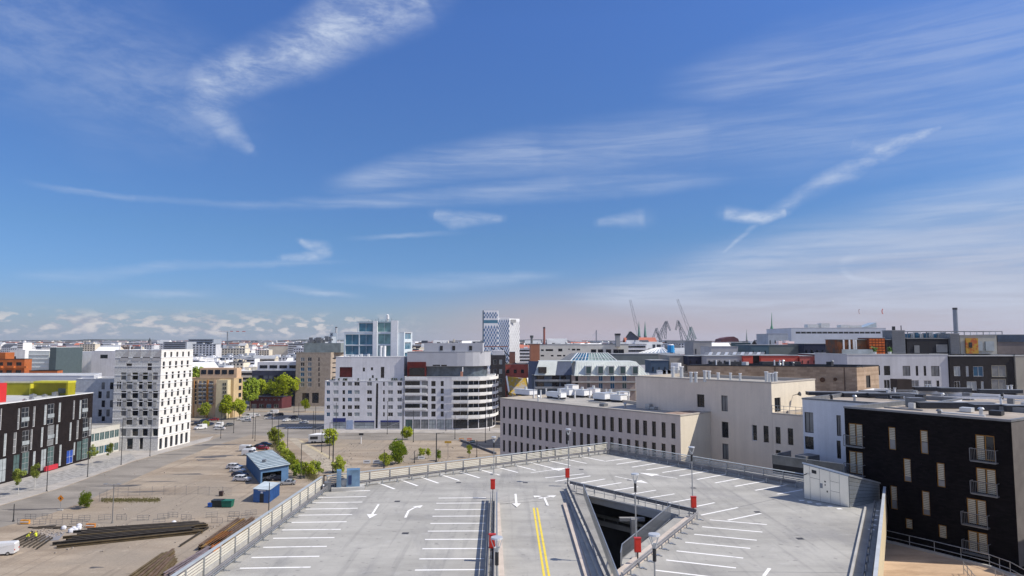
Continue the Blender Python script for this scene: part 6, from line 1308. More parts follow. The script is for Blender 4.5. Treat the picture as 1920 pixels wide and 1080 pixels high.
b = MB(); e_ = k1 + ku * .03; b.quad(Vector((*e_, 18)), Vector((*(e_ + kn * 14), 18)), Vector((*(e_ + kn * 14), 30.7)), Vector((*e_, 30.7))); b.build('gable_wall', BBR_SUN, bh.root)
for i, (px, py, L_, w_, hgt) in enumerate([(1716, 762, 1.6, 1.2, 1.0), (1790, 764, 8.0, 1.1, .6), (1850, 768, 3, 1.1, .6), (1910, 770, 3, 1.2, .6)]):
    p = G(px, py, 30.55); t_ = thing('roof_unit', ['grey green vent cube on the gravel roof of the black brick house', 'long black plant trough on the gravel roof of the black brick house', 'short black plant trough next to the long one on the gravel roof', 'black plant trough at the far right end of the gravel roof'][i], 'roof unit', p); b = MB(); b.box((p.x, p.y, 30.5 + hgt / 2), (L_, w_, hgt), 0, math.atan2(ku.y, ku.x) + .9); b.build('casing', ROOFD if i else STEELG, t_); c = MB(); c.box((p.x, p.y, 30.53 + hgt), (L_ * 1.04, w_ * 1.08, .06), 0, math.atan2(ku.y, ku.x) + .9); c.build('lid', STEELG, t_)
# projecting part of the black house that throws the slanting shade on its end wall
pj = Bld('black_annex', 'black annex at the right margin that shades the end wall of the black brick house', 'building', [k1 + ku * 7 + kn * 5.2, k1 + ku * 20 + kn * 5.2, k1 + ku * 20 + kn * 16, k1 + ku * 7 + kn * 16], 0, 30.9, BBR, GRAVR, STEELG); pj.finish()
# small glazed terrace beside the white house
gt_ = thing('glass_terrace', 'roof terrace with glass balustrade beside the white house, behind the parapet fence', 'terrace', (39, 84, 22)); p0_ = wP - hn * 5.5 - hu * 1.5
b = MB(); b.obox(Vector((*p0_, 21.2)), Vector((*(hu * 9), 0)), Vector((*(hn * 5.2), 0)), Vector((0, 0, 1.2))); b.build('slab', mat('black_slab', (.03, .03, .033), .7, .1, 1), gt_)
for s_, e_ in ((p0_, p0_ + hu * 4.4), (p0_ + hu * 4.5, p0_ + hu * 9), (p0_, p0_ + hn * 5)):
    d_ = e_ - s_; b = MB(); b.obox(Vector((*s_, 22.4)), Vector((*d_, 0)), Vector((*(Vector((-d_.y, d_.x)).normalized() * .05), 0)), Vector((0, 0, 1.1))); b.build('glass_panel', mat('smoked_glass', (.16, .17, .175), .1, .2, .6, spec=.7), gt_); c = MB(); c.bar(Vector((*s_, 23.55)), Vector((*e_, 23.55)), .06); c.build('rail', METAL, gt_)
c = MB(); p = p0_ + hu * 3.4 + hn * 2.4; c.box((p.x, p.y, 23.1), (2.6, 1.6, 1.2), 0, .5); c.build('pergola_table', STEELG, gt_)
# brown terrace with its railing, ramps and stairs
TER = mat('terrace_concrete', (.46, .32, .21), .9, .2, .35, fine=.12, c2=(.56, .41, .28), stretch=(.5, 1.6, 1))
te = thing('brown_terrace', 'tan concrete terrace below the deck in front of the black brick house', 'terrace', (36, 58, 0)); tp = [Vector((26, 30)), Vector((44, 45)), Vector((45.4, 58.5)), Vector((42.6, 62)), Vector((38.4, 70.2)), Vector((37, 70.3)), Vector((25.6, 50))]
b = MB(); b.prism(tp, 0, 18.0); b.build('terrace_slab', TER, te)
rl_ = [Vector((37.4, 70.0)), Vector((39.9, 66.2)), Vector((42.3, 62.2)), Vector((42.7, 60.2)), Vector((42.0, 55.0)), Vector((40.5, 49))]
rg = thing('terrace_railing', 'metal post railing following the wall of the black brick house along the tan terrace', 'railing', (40, 64, 18))
for A, B in zip(rl_, rl_[1:]):
    for z in (.55, 1.15): b = MB(); b.tube(Vector((*A, 18 + z)), Vector((*B, 18 + z)), .035, n=6); b.build('rail', METAL, rg)
    m_ = MB(); m_.bar(Vector((*A, 18.1)), Vector((*B, 18.1)), .25, .2); m_.build('kerb', CONC, rg)
    n_ = max(2, int((B - A).length / 1.8))
    for i in range(n_): inst('post', POSTS['rail'], rg, Matrix.Translation(Vector((*A.lerp(B, i / n_), 18))))
st2 = thing('stair_railing', 'short slanting railing at the stairs on the tan terrace', 'railing', (38, 55, 18))
for A, B in ((Vector((38.9, 60.5, 18)), Vector((36.6, 54.5, 18))), (Vector((40.3, 58.6, 18)), Vector((40.6, 54.4, 18)))):
    for z in (.5, 1.0): b = MB(); b.tube(A + Vector((0, 0, z)), B + Vector((0, 0, z)), .03, n=6); b.build('rail', METAL, st2)
    for i in range(6): inst('post', POSTS['rail'], st2, Matrix.Translation(A.lerp(B, i / 5)))
b = MB(); [b.box((37.4 - i * .12, 57.0 - i * .5, 18.02 + .02), (2.2, .06, .05)) for i in range(6)]; b.bar((36.1, 58.4, 18.02), (37.9, 55, 18.02), .1, .05); b.build('step_edge', mat('rust_edge', (.20, .09, .05), .8, .1, 1), te)
# small clutter that flat roofs collect: ducts, hatches, vents, cable trays
rk = random.Random(17)
def clutter(lb, grp, poly_a, u_, v_, n, z, lu, lv):
    for i in range(n):
        p = poly_a + u_ * rk.uniform(.08, .92) * lu + v_ * rk.uniform(.1, .9) * lv; k = rk.randrange(4); s_ = rk.uniform(.4, 1.0)
        t_ = thing('roof_vent', lb % ['cube vent', 'round cowl', 'roof hatch', 'cable tray'][k], 'roof vent', (p.x, p.y, z), grp)
        b = MB()
        if k == 0: b.box((p.x, p.y, z + s_ * .5), (s_, s_, s_), 0, .7)
        elif k == 1: b.tube((p.x, p.y, z), (p.x, p.y, z + s_), .18, n=8); b.tube((p.x, p.y, z + s_), (p.x, p.y, z + s_ + .18), .32, .2, 8)
        elif k == 2: b.box((p.x, p.y, z + .22), (1.1, 1.1, .44), 0, .7)
        else: b.bar(Vector((p.x, p.y, z + .18)), Vector((p.x + u_.x * 4, p.y + u_.y * 4, z + .18)), .3, .14)
        b.build('housing', [METAL, STEELG, ALUM, DARKM][(i + k) % 4], t_)
clutter('small %s on the gravel roof of the black brick house', 'vents on the black brick house roof', k0, ku, kn, 7, 30.5, 15.5, 13)
clutter('small %s on the white house roof', 'vents on the white house roof', wP, hu, hn, 9, 30.1, 13, 15)
clutter('small %s on the wide low roof before the white block', 'vents on the wide low roof', wP + hn * 16.5, hu, hn, 16, 29.6, 28, 16)
clutter('small %s on the tan brick building roof', 'vents on the tan brick building roof', tn0, (tn1 - tn0).normalized(), hb2, 12, 33.4, 27, 9)
clutter('small %s on the beige wing roof', 'vents on the beige wing roof', hA_, hu, hn, 12, 26.6, 40, 17)
clutter('small %s on the curved building roof', 'vents on the curved building roof', Vector((-38, 305)), Vector((1, 0)), Vector((0, 1)), 10, 37.2, 24, 12)
clutter('small %s on the roof of the long pale office block', 'vents on the pale office block', Vector((9, 332)), Vector((1, 0)), Vector((0, 1)), 14, EYE - 1.2, 44, 14)
# ================================================================ skyline: harbour cranes, spires, bridge
CRM = mat('crane_steel', (.22, .24, .26), .6, .1, .1); CRG = mat('crane_green', (.20, .30, .29), .6, .1, .1)
def lattice(b, A, B, wd, n, th):
    A = Vector(A); B = Vector(B); d = (B - A); up = Vector((0, 1, 0)); s_ = d.cross(up).normalized() * wd / 2
    for k in (-1, 1): b.bar(A + s_ * k, B + s_ * k * .5, th)
    for i in range(n):
        f0, f1 = i / n, (i + 1) / n; k = 1 if i % 2 else -1
        b.bar(A.lerp(B, f0) + s_ * k * (1 - .5 * f0), A.lerp(B, f1) - s_ * k * (1 - .5 * f1), th * .7)
def jib(label, pts, Y, wd, th, tower=None, m_=CRM):
    t_ = thing('harbour_crane', label, 'crane', AtY(*pts[0], Y), 'cranes on the harbour skyline'); 
    del t_['group']
    for nm, (p, q), w2 in [('jib', x, wd) for x in zip(pts, pts[1:])]:
        b = MB(); lattice(b, AtY(*p, Y), AtY(*q, Y), w2, 10, th); b.build(nm, m_, t_)
    if tower:
        for p, q in tower: b = MB(); lattice(b, AtY(*p, Y + 1), AtY(*q, Y + 1), wd * .9, 6, th); b.build('tower', m_, t_)
    p = AtY(*pts[0], Y); b = MB(); b.box((p.x, Y, p.z / 2), (6, 6, max(2, p.z))); b.build('base', STEELG, t_)
Yc = 1500
jib('tall leaning lattice crane boom left of the twin green spires', [(1200, 640), (1181.5, 562)], Yc, 7, .55)
jib('tall leaning lattice crane boom above the right hand double jib crane', [(1300, 640), (1270, 561)], Yc, 7, .55)
jib('smallest double jib harbour crane, behind the orange roof', [(1222, 640), (1231, 615), (1237, 636)], Yc, 4, .9, [((1239, 640), (1229, 618))])
jib('double jib harbour crane with its arm bent to the right', [(1238, 640), (1249, 602), (1257, 620)], Yc, 4.5, 1.0, [((1233, 634), (1248, 603)), ((1247, 636), (1250, 604))])
jib('double jib harbour crane with its arm bent to the left', [(1289, 638), (1271.5, 601), (1267, 619)], Yc, 4.5, 1.0, [((1279, 640), (1272, 602))])
jib('pale green tower crane at the right end of the harbour cranes', [(1289, 642), (1294.5, 613), (1305, 636)], Yc, 5, 1.1, [((1299, 640), (1294, 614))], CRG)
jib('red and white construction crane on the left skyline', [(426.5, 643), (426.5, 622)], 1500, 2.5, .7)
tc_ = bpy.data.objects['harbour_crane.006'] if 'harbour_crane.006' in bpy.data.objects else None
if tc_:
    tc_.name = 'tower_crane'; A, B, C2 = AtY(410, 621.5, 1500), AtY(426, 621, 1500), AtY(460, 621.5, 1500)
    b = MB(); b.bar(A, B, 1.6); b.build('counter_jib', mat('crane_white', (.7, .7, .7), .6, .1, .1), tc_)
    for i in range(6): b = MB(); b.bar(B.lerp(C2, i / 6), B.lerp(C2, (i + 1) / 6), 1.4); b.build('jib_section', mat('crane_red', (.5, .1, .08), .6, .1, .1) if i % 2 else mat('crane_white', (.7, .7, .7)), tc_)
def spire(label, px, ytop, ysh, ybot, Y, wd, m_, name='church_spire'):
    p, s_, q = AtY(px, ytop, Y), AtY(px, ysh, Y), AtY(px, ybot, Y); t_ = thing(name, label, 'spire', (q.x, Y, 0))
    b = MB(); b.box((q.x, Y, s_.z / 2), (wd, wd, s_.z)); b.build('tower', mat('spire_stone', (.16, .17, .18), .8, .2, .1), t_)
    b = MB(); b.tube((q.x, Y, s_.z), (q.x, Y, p.z), wd * .62, .12, 8); b.build('spire', m_, t_)
COP = mat('copper_green', (.13, .27, .22), .7, .15, .1)
spire('left one of the twin dark green church spires', 1198.5, 602, 630, 645, 1400, 5, COP); spire('right one of the twin dark green church spires', 1210, 602, 630, 645, 1400, 5, COP)
spire('thin pale spire between the red dome roof and the copper spire', 1400.5, 617, 638, 648, 1300, 3, mat('grey_spire', (.3, .34, .33), .7, .1, .1))
spire('dark church tower on the far left skyline', 159, 638, 648, 655, 1500, 4, mat('dark_spire', (.05, .06, .07), .7, .1, .1)); spire('dark pointed tower rising behind the white perforated tower', 280, 633, 640, 655, 1100, 4, mat('dark_spire', (.05, .06, .07)))
t_ = thing('copper_spire', 'tall copper green church spire with a needle point', 'spire', AtY(1447, 648, 900)); p = lambda y: AtY(1447, y, 900)
b = MB(); b.box((p(640).x, 900, p(636).z / 2), (9.5, 9.5, p(636).z)); b.build('tower', mat('spire_stone', (.16, .17, .18)), t_)
b = MB(); 
for y0_, y1_, r0, r1 in ((636, 628, 6.2, 5.2), (628, 618, 5.0, 3.0), (618, 612, 2.2, 1.5), (612, 586, 1.0, .15)): b.tube(p(y0_), p(y1_), r0, r1, 8)
b.build('spire', mat('copper_bright', (.10, .30, .19), .6, .1, .2), t_)
t_ = thing('cable_bridge', 'cable stayed bridge pylon with fanned stays on the skyline', 'bridge', AtY(1118, 645, 1800)); b = MB(); b.bar(AtY(1118, 645, 1800), AtY(1118, 619, 1800), 2.6); b.build('pylon', mat('pylon_grey', (.25, .26, .30), .7, .1, .1), t_)
for i in range(10):
    b = MB(); k = (i % 5 + 1) * 6; x = 1118 + (k if i < 5 else -k); b.bar(AtY(x, 640, 1800), AtY(1118, 621 + (i % 5) * .8, 1800), .3); b.build('stay', PAINTW, t_)
t_ = thing('water_tower', 'dark brick water tower with a wide cap right of the patterned tower', 'water tower', AtY(997, 645, 1000)); b = MB(); b.tube(AtY(997, 650, 1000), AtY(997, 632, 1000), 1.8, n=10); b.build('shaft', mat('spire_stone', (.16, .17, .18)), t_); b = MB(); b.tube(AtY(997, 633, 1000), AtY(997, 629, 1000), 2.6, 2.6, 10); b.build('tank', mat('dark_spire', (.05, .06, .07)), t_)
t_ = thing('gable_house', 'dark timbered gable house in front of the twin spires', 'house', AtY(1186, 650, 600)); a_, c_ = AtY(1175, 645, 600), AtY(1197, 645, 600); top = AtY(1182, 622, 600); b = MB(); b.poly([Vector((a_.x, 600, 20)), Vector((c_.x, 600, 20)), AtY(1197, 634, 600), top, AtY(1175, 632, 600)]); b.poly([top, AtY(1197, 634, 600), AtY(1197, 634, 600) + Vector((0, 12, 0)), top + Vector((0, 12, 0))]); b.build('wall', mat('slate_far', (.10, .11, .15), .7, .2, .2), t_)
b = MB(); b.bar(AtY(1174, 633, 599.8), top, 1.2); b.bar(top, AtY(1198, 635, 599.8), 1.2); b.build('verge', mat('dark_spire', (.05, .06, .07)), t_)
t_ = thing('dome_hall', 'dark red hall with a humped roof on the skyline', 'hall', AtY(1367, 645, 1000)); b = MB(); pr_ = [(1351, 641), (1353, 636), (1362, 633), (1376, 631), (1384, 635), (1386, 641)]; f0 = [AtY(x, y, 1000) for x, y in pr_]; b.poly(f0); [b.quad(f0[i], f0[i + 1], f0[i + 1] + Vector((0, 30, 0)), f0[i] + Vector((0, 30, 0))) for i in range(5)]; b.build('shell', mat('wine_red', (.09, .02, .03), .7, .1, .1), t_)
for i, x in enumerate((1612.5, 1656)):
    p = AtY(x, 584, 900); t_ = thing('parasail', ['pale parasail in the sky over the shopping centre', 'red parasail in the sky right of the pale one'][i], 'kite', p); b = MB()
    pts_ = [(math.cos(a) * 1.6, math.sin(a) * 3.2) for a in [R(100 + k * 16) for k in range(11)]]
    for (x0, z0), (x1, z1) in zip(pts_, pts_[1:]): b.bar(p + Vector((x0, 0, z0)), p + Vector((x1, 0, z1)), .55, 1.2)
    b.build('canopy', mat(['kite_pale', 'kite_red'][i], [(.7, .62, .62), (.7, .25, .22)][i], .7, .1, 1), t_)
# ================================================================ the far city: many blocks, each an object
rc_ = random.Random(21)
WALLC = [mat('far_white', (.80, .80, .81), .8, .06, .1), mat('far_pale_grey', (.60, .62, .66), .8, .08, .1), mat('far_cream', (.68, .62, .50), .8, .08, .1), mat('far_slate', (.22, .26, .32), .8, .15, .1), mat('far_brown', (.27, .20, .16), .8, .12, .1)]
WNAME = ['white', 'pale grey', 'cream', 'slate grey', 'brown']
ROOFC = [mat('far_roof_white', (.80, .81, .82), .7, .08, .1), mat('far_roof_grey', (.36, .38, .41), .7, .15, .1), mat('far_roof_red', (.45, .15, .10), .8, .15, .1), mat('far_roof_dark', (.06, .07, .09), .7, .2, .1)]
RNAME = ['white', 'grey', 'red', 'dark']
def far_block(x, y, w_, d_, h, wi, ri, gable, where):
    t_ = MB(); t_.obox((x - w_ / 2, y, 0), (w_, 0, 0), (0, d_, 0), (0, 0, h), 0)
    if gable:
        z1 = h + d_ * .28; a, b_, c, e_ = Vector((x - w_ / 2 - .4, y - .4, h)), Vector((x + w_ / 2 + .4, y - .4, h)), Vector((x + w_ / 2 + .4, y + d_ / 2, z1)), Vector((x - w_ / 2 - .4, y + d_ / 2, z1))
        t_.quad(a, b_, c, e_, 1); t_.quad(e_, c, Vector((x + w_ / 2 + .4, y + d_ + .4, h)), Vector((x - w_ / 2 - .4, y + d_ + .4, h)), 1)
        t_.tri(b_, Vector((x + w_ / 2 + .4, y + d_ + .4, h)), c, 0)
    else:
        t_.obox((x - w_ / 2 - .2, y - .2, h), (w_ + .4, 0, 0), (0, d_ + .4, 0), (0, 0, .5), 1)
        for _ in range(rc_.randint(3, 8)):
            ww2 = rc_.uniform(1.2, max(2, w_ * .22)); hx = rc_.uniform(-.35, .35) * w_; t_.obox((x + hx - ww2 / 2, y + d_ * rc_.uniform(.1, .6), h + .5), (ww2, 0, 0), (0, 3, 0), (0, 0, rc_.uniform(.8, 3.0)), rc_.choice((0, 1, 0)))
    n = max(2, int(w_ / rc_.uniform(3.0, 5.0))); fl = int(min(h, 26) / 3.3); wz = h
    wide = rc_.random() < .35
    for f in range(min(fl, 5)):
        z = wz - 2.6 - f * 3.3
        if z < 1: break
        if wide: t_.quad(Vector((x - w_ / 2 + .8, y - .12, z)), Vector((x + w_ / 2 - .8, y - .12, z)), Vector((x + w_ / 2 - .8, y - .12, z + 1.5)), Vector((x - w_ / 2 + .8, y - .12, z + 1.5)), 2)
        else:
            for i in range(n):
                xx = x - w_ / 2 + w_ * (i + .25) / n; t_.quad(Vector((xx, y - .12, z)), Vector((xx + w_ / n * .5, y - .12, z)), Vector((xx + w_ / n * .5, y - .12, z + 1.7)), Vector((xx, y - .12, z + 1.7)), 2)
    o = t_.build('city_block', [WALLC[wi], ROOFC[ri], GL_D], loc=(x, y, 0))
    sz_ = 'narrow ' if w_ < 16 else 'wide ' if w_ > 30 else ''
    lb = f'{sz_}{WNAME[wi]} city block with {"pitched " if gable else "flat "}{RNAME[ri]} roof {where}'
    tag(o, lb, 'city block', lb)
def place_band(n, x0, x1, Y0, Y1, where, wts, rts, hmin, hmax, gab=.3):
    for _ in range(n):
        f = rc_.random(); Y_ = Y0 + (Y1 - Y0) * f; px = rc_.uniform(x0, x1); w_ = rc_.uniform(9, 34) * (1 + f * .5); h = rc_.uniform(hmin, hmax)
        far_block((px - 960) / 1280 * Y_, Y_, w_, rc_.uniform(12, 22), h, rc_.choices(range(5), wts)[0], rc_.choices(range(4), rts)[0], rc_.random() < gab, where)
place_band(90, -60, 225, 545, 1000, 'left of the white tower', (8, 4, 1, 2, 1), (9, 3, 0, 1), 6, 20, .1)
place_band(24, -60, 330, 1000, 1700, 'on the left skyline', (4, 3, 2, 1, 1), (4, 3, 3, 1), 20, 36, .4)
place_band(95, 355, 640, 470, 1000, 'between the white tower and brown block', (8, 4, 2, 2, 1), (9, 4, 1, 1), 6, 20, .12)
place_band(30, 340, 660, 950, 1800, 'left of the glass tower', (5, 3, 3, 1, 1), (5, 3, 2, 1), 18, 36, .4)
place_band(26, 740, 920, 420, 1300, 'left of the patterned tower', (4, 3, 3, 1, 2), (3, 3, 4, 2), 26, 37, .6)
place_band(34, 970, 1210, 480, 1500, 'right of the patterned tower', (4, 3, 2, 2, 2), (4, 4, 2, 3), 24, 37, .4)
place_band(44, 1200, 1490, 300, 1500, 'below the harbour cranes', (4, 4, 2, 4, 2), (4, 4, 1, 4), 24, 35.5, .25)
place_band(16, 1480, 1980, 700, 1500, 'behind the grey shopping centre', (3, 4, 2, 3, 1), (3, 4, 1, 2), 26, 36, .2)
# the rest of the far city and a low wooded ridge beyond it, too many to count
b = MB()
for _ in range(1500):
    Y_ = rc_.uniform(1300, 5200); px = rc_.uniform(-500, 1420); x = (px - 960) / 1280 * Y_; w_ = rc_.uniform(18, 60); h = rc_.uniform(14, 30) + (Y_ - 1300) / 3900 * 14; m__ = rc_.choices((0, 1, 2, 3, 4), (4, 3, 2, 2, 1))[0]
    b.obox((x, Y_, 0), (w_, 0, 0), (0, 18, 0), (0, 0, h), m__)
    b.obox((x - .3, Y_ - .3, h), (w_ + .6, 0, 0), (0, 18.6, 0), (0, 0, rc_.uniform(.6, 4)), rc_.choice((5, 6, 6, 7, 8)))
b.build('far_city', WALLC + ROOFC, kind='stuff')
b = MB(); prev = None
for i in range(160):
    x = -6500 + i * 75; z = 44 + 7 * math.sin(i * .23) + 5 * math.sin(i * .71 + 1) + rc_.uniform(-2, 2)
    if x > 1300: z = 40 + 3 * math.sin(i * .3)
    p = Vector((x, 6200, z))
    if prev is not None: b.quad(Vector((prev.x, 6200, -1)), Vector((p.x, 6200, -1)), p, prev); b.quad(prev, p, p + Vector((0, 900, 0)), prev + Vector((0, 900, 0)))
    prev = p
b.build('wooded_hills', mat('far_woods', (.05, .075, .06), .9, .3, .01), kind='structure')
for nm, x0, x1, y0_, y1_, Y, c, lb in [('hospital_block', 353, 400, 636, 652, 1100, (.30, .34, .40), 'wide blue grey slab block with white roof line on the left skyline'), ('hospital_block', 306, 350, 641, 655, 1000, (.40, .43, .48), 'lower pale slab block beside the wide blue grey one'), ('glass_block', 608, 622, 631, 650, 1300, (.38, .44, .50), 'pale blue high block behind the brown stone block'), ('glass_block', 619, 624, 624, 650, 1350, (.20, .26, .34), 'thin dark blue high block behind the brown stone block'), ('glass_block', 598, 607, 634, 650, 1250, (.42, .46, .52), 'smaller pale high block left of the thin dark one')]:
    t_, p, q = slab(nm, lb, 'building', x0, x1, y0_, y1_, Y, 30, mat(lb[:36], c, .7, .08, .1))
    b = MB()
    for k in range(4): b.obox((p.x + 2, Y - .4, q.z + (p.z - q.z) * (k + .3) / 4), (q.x - p.x - 4, 0, 0), (0, .3, 0), (0, 0, (p.z - q.z) / 10))
    b.build('window_band', GL_D, t_)
# ================================================================ trees and bushes
LEAF = [leaf_mat('spring_leaf', (.30, .37, .012), (.40, .45, .03)), leaf_mat('mid_leaf', (.20, .29, .02), (.30, .38, .04)), leaf_mat('birch_leaf', (.24, .30, .05), (.33, .37, .08)), leaf_mat('bush_leaf', (.26, .32, .03), (.36, .40, .06))]
BARK = mat('bark', (.10, .08, .06), .9, .2, 2); BIRCHB = mat('birch_bark', (.55, .54, .5), .8, .3, 3)
def leaves(rng, cs, n, leaf, mats):
    b = MB()
    for _ in range(n):
        c, r_ = rng.choices(cs, [x[1] ** 2 for x in cs])[0]
        v = Vector((rng.gauss(0, 1), rng.gauss(0, 1), rng.gauss(0, 1))).normalized() * r_ * (rng.random() ** .45)
        p = c + v; a = Vector((rng.gauss(0, 1), rng.gauss(0, 1), rng.gauss(0, 1))).normalized(); k = leaf * rng.uniform(.6, 1.4)
        a2 = a.orthogonal().normalized() * k * .7; a *= k; b.quad(p - a, p + a2, p + a, p - a2)
    return b.mesh('crown', mats)
def tree_parts(seed, h, rx, rz_c, kind, clumps=14, n=2600, leaf=.28, trunk_r=.16, low=.3, bark=BARK):
    rng = random.Random(seed); cz = h - rz_c; cs = []
    for _ in range(clumps):
        v = Vector((rng.gauss(0, 1), rng.gauss(0, 1), rng.gauss(0, 1))).normalized() * rng.uniform(.35, .95)
        z = cz + v.z * rz_c * .8; taper = 1.0 - .35 * max(0, v.z)
        cs.append((Vector((v.x * rx * .75 * taper, v.y * rx * .75 * taper, z)), rng.uniform(.18, .40) * (rx + rz_c) / 2))
    crown = leaves(rng, cs, n, leaf, [LEAF[kind]])
    t = MB(); t.tube((0, 0, -.05), (rng.uniform(-.1, .1), rng.uniform(-.1, .1), h * low), trunk_r, trunk_r * .75, 7); t.tube((0, 0, h * low), (rng.uniform(-.2, .2), rng.uniform(-.2, .2), h * .85), trunk_r * .75, trunk_r * .15, 6)
    trunk = t.mesh('trunk', bark); l = MB()
    for c, r_ in cs[:9]: l.tube((0, 0, h * low + (c.z - h * low) * .35), c, trunk_r * .35, trunk_r * .08, 5)
    return [('crown', crown), ('trunk', trunk), ('limbs', l.mesh('limbs', bark))]
TP = {}
def tree(name, label, p, key, spec, scale=1.0, group=None, cat='tree'):
    if key not in TP: TP[key] = tree_parts(*spec)
    t_ = thing(name, label, cat, p, group)
    for nm, me in TP[key]: inst(nm, me, t_, Matrix.Translation(Vector(p)))
    t_.scale = (scale,) * 3; t_.rotation_euler = (0, 0, (p[0] * 7.3) % 6.28); return t_
BI = lambda s: (s, 7.2, 1.9, 2.7, 2, 12, 1500, .16, .07, .3, BIRCHB)
for i, (x, y, s_, lb) in enumerate([(34, 927, 1.0, 'young birch on the cobbled verge, nearest the left margin'), (65, 918, 1.02, 'young birch second along the cobbled verge, beside the black street lamp'), (173, 872, .95, 'young birch before the right end of the charcoal brick block'), (203, 867, .95, 'young birch before the two storey link block')]):
    tree('birch_tree', lb, G(x, y, .13), 'bi%d' % (i % 3), BI(40 + i), s_, 'young birches along the pavement')
ST = lambda s, k: (s, 10.0, 3.9, 4.2, k, 26, 2600, .30, .20, .22)
for i, (x, y, s_, k, lb) in enumerate([(437, 771, 1.0, 0, 'bright green tree by the ochre block, in front of its right corner'), (455, 768, .92, 0, 'bright green tree between the ochre block and the maroon pavilion'), (425, 775, .85, 1, 'darker green tree in front of the ochre block'), (403, 778, .7, 1, 'low dark tree at the foot of the ochre block'), (383, 790, .75, 3, 'small bush like tree beside the parked cars, right of the white tower'),
        (475, 735, 1.25, 0, 'bright tree behind the maroon pavilion, left end of the row'), (493, 737, 1.2, 0, 'bright tree above the maroon pavilion roof, second in the row'), (512, 738, 1.25, 0, 'bright tree third in the row behind the pavilion'), (528, 742, 1.35, 0, 'bright tree behind the pavilion next to the largest one'), (543, 745, 1.6, 0, 'largest bright green tree, left of the brown stone block'), (463, 727, 1.5, 1, 'tall darker tree behind the ochre block'), (572, 772, .75, 0, 'small bright tree in front of the brown arcade'), (375, 700, 1.6, 1, 'round dull green tree rising behind the ochre block roof')]):
    p = G(x, y); s_ *= 1.3
    if i in (0, 1, 2): p = Vector(((x - 960) / 1280 * 338, 336 + i * 2, 0)); s_ *= .95
    if 5 <= i <= 9: Y_ = 396 + (i % 2) * 5; p = Vector(((x - 960) / 1280 * Y_, Y_, 0)); s_ *= 1.05
    if i == 10: p = Vector(((x - 960) / 1280 * 372, 380, 0))
    if i == 12: p = Vector(((x - 960) / 1280 * 430, 430, 0)); s_ *= 1.15
    if x == 572: s_ *= .8
    tree('street_tree', lb, p, 'st%d%d' % (k, i % 2), ST(60 + i, k), s_, 'leafy trees round the road junction')
BU = lambda s, k: (s, 4.4, 2.3, 2.2, k, 22, 1900, .17, .05, .06)
SA = lambda s, k: (s, 3.6, 1.15, 1.75, k, 12, 620, .14, .04, .08)
for i, (x, y, s_, k, lb) in enumerate([(516, 836, 1.75, 3, 'large shrub at the head of the overgrown strip beside the blue shed'), (620, 836, 1.7, 0, 'round bright bush hiding the grey trailer'), (638, 886, 1.25, 3, 'bush behind the ventilation box at the deck corner'), (746, 870, 1.95, 1, 'largest dark green tree just beyond the deck parapet'), (722, 874, 1.15, 3, 'pale bush left of the largest dark green tree'), (762, 824, 1.3, 0, 'small round bush at the kerb before the white apartments'), (160, 953, 1.0, 1, 'single green bush on the dirt lot by the mesh fence'), (386, 800, .8, 3, 'little bush beside the parked white car near the white tower')]):
    tree('shrub', lb, G(x, y), 'bu%d%d' % (k, i % 3), BU(90 + i, k), s_, 'shrubs on the open lot', 'shrub')
SP = [(522, 846), (530, 852), (527, 858), (537, 862), (534, 868), (543, 873), (540, 880), (549, 879), (546, 887), (555, 889), (551, 895), (561, 896), (569, 893), (580, 897), (588, 894), (597, 891)]
for i, (x, y) in enumerate(SP): tree('sapling', 'thin yellow green sapling, %s down the overgrown strip behind the blue shed' % ORD[i], G(x, y), 'sa%d' % (i % 4), SA(130 + i, (3, 0, 3, 1)[i % 4]), 1.25 + .35 * ((i * 37) % 10) / 10, 'saplings along the overgrown strip', 'shrub')
for i, (x, y) in enumerate([(794, 858), (803, 860), (788, 861), (822, 864), (880, 858)]): tree('sapling', 'sparse sapling on the bare dirt, %s along the parapet' % ORD[i], G(x, y), 'sa%d' % (i % 4), SA(130 + i, 3), 1.0 + .1 * i, 'saplings on the bare dirt', 'shrub')
b = MB(); rg_ = random.Random(3); 
for _ in range(9000):
    t = rg_.random(); x = 510 + t * 80 + rg_.gauss(0, 5); y = 832 + t * 68 + rg_.gauss(0, 3); c = G(x, y) + Vector((0, 0, rg_.uniform(0, .7))); a = Vector((rg_.gauss(0, .12), rg_.gauss(0, .12), rg_.uniform(.1, .4))); s2 = Vector((rg_.uniform(-.1, .1), rg_.uniform(-.1, .1), 0)); b.tri(c - s2, c + s2, c + a)
for _ in range(2500):
    x = rg_.uniform(190, 300); y = 938 + rg_.gauss(0, 2); c = G(x, y); a = Vector((rg_.gauss(0, .1), rg_.gauss(0, .1), rg_.uniform(.1, .35))); s2 = Vector((rg_.uniform(-.1, .1), rg_.uniform(-.1, .1), 0)); b.tri(c - s2, c + s2, c + a)
b.build('grass', leaf_mat('dry_grass', (.13, .13, .04), (.22, .19, .09)), kind='stuff')
b = MB()
for _ in range(700):
    x, y = rg_.choice([(rg_.gauss(90, 12), rg_.gauss(1000, 4)), (rg_.uniform(110, 480), rg_.gauss(988, 3)), (rg_.uniform(590, 660), rg_.gauss(866, 8)), (rg_.uniform(100, 460), rg_.uniform(830, 1040)), (rg_.uniform(640, 900), rg_.uniform(830, 870))]); s_ = rg_.uniform(.08, .35); c = G(x, y, s_ * .3); b.box(c, (s_, s_ * rg_.uniform(.5, 1.2), s_ * .7), 0, rg_.random() * 3)
b.build('rubble', mat('rubble_stone', (.33, .29, .25), .9, .3, .8), kind='stuff')
PUD = mat('wet_stain', (.10, .092, .088), .6, .3, .5, spec=.4); rgp = random.Random(8)
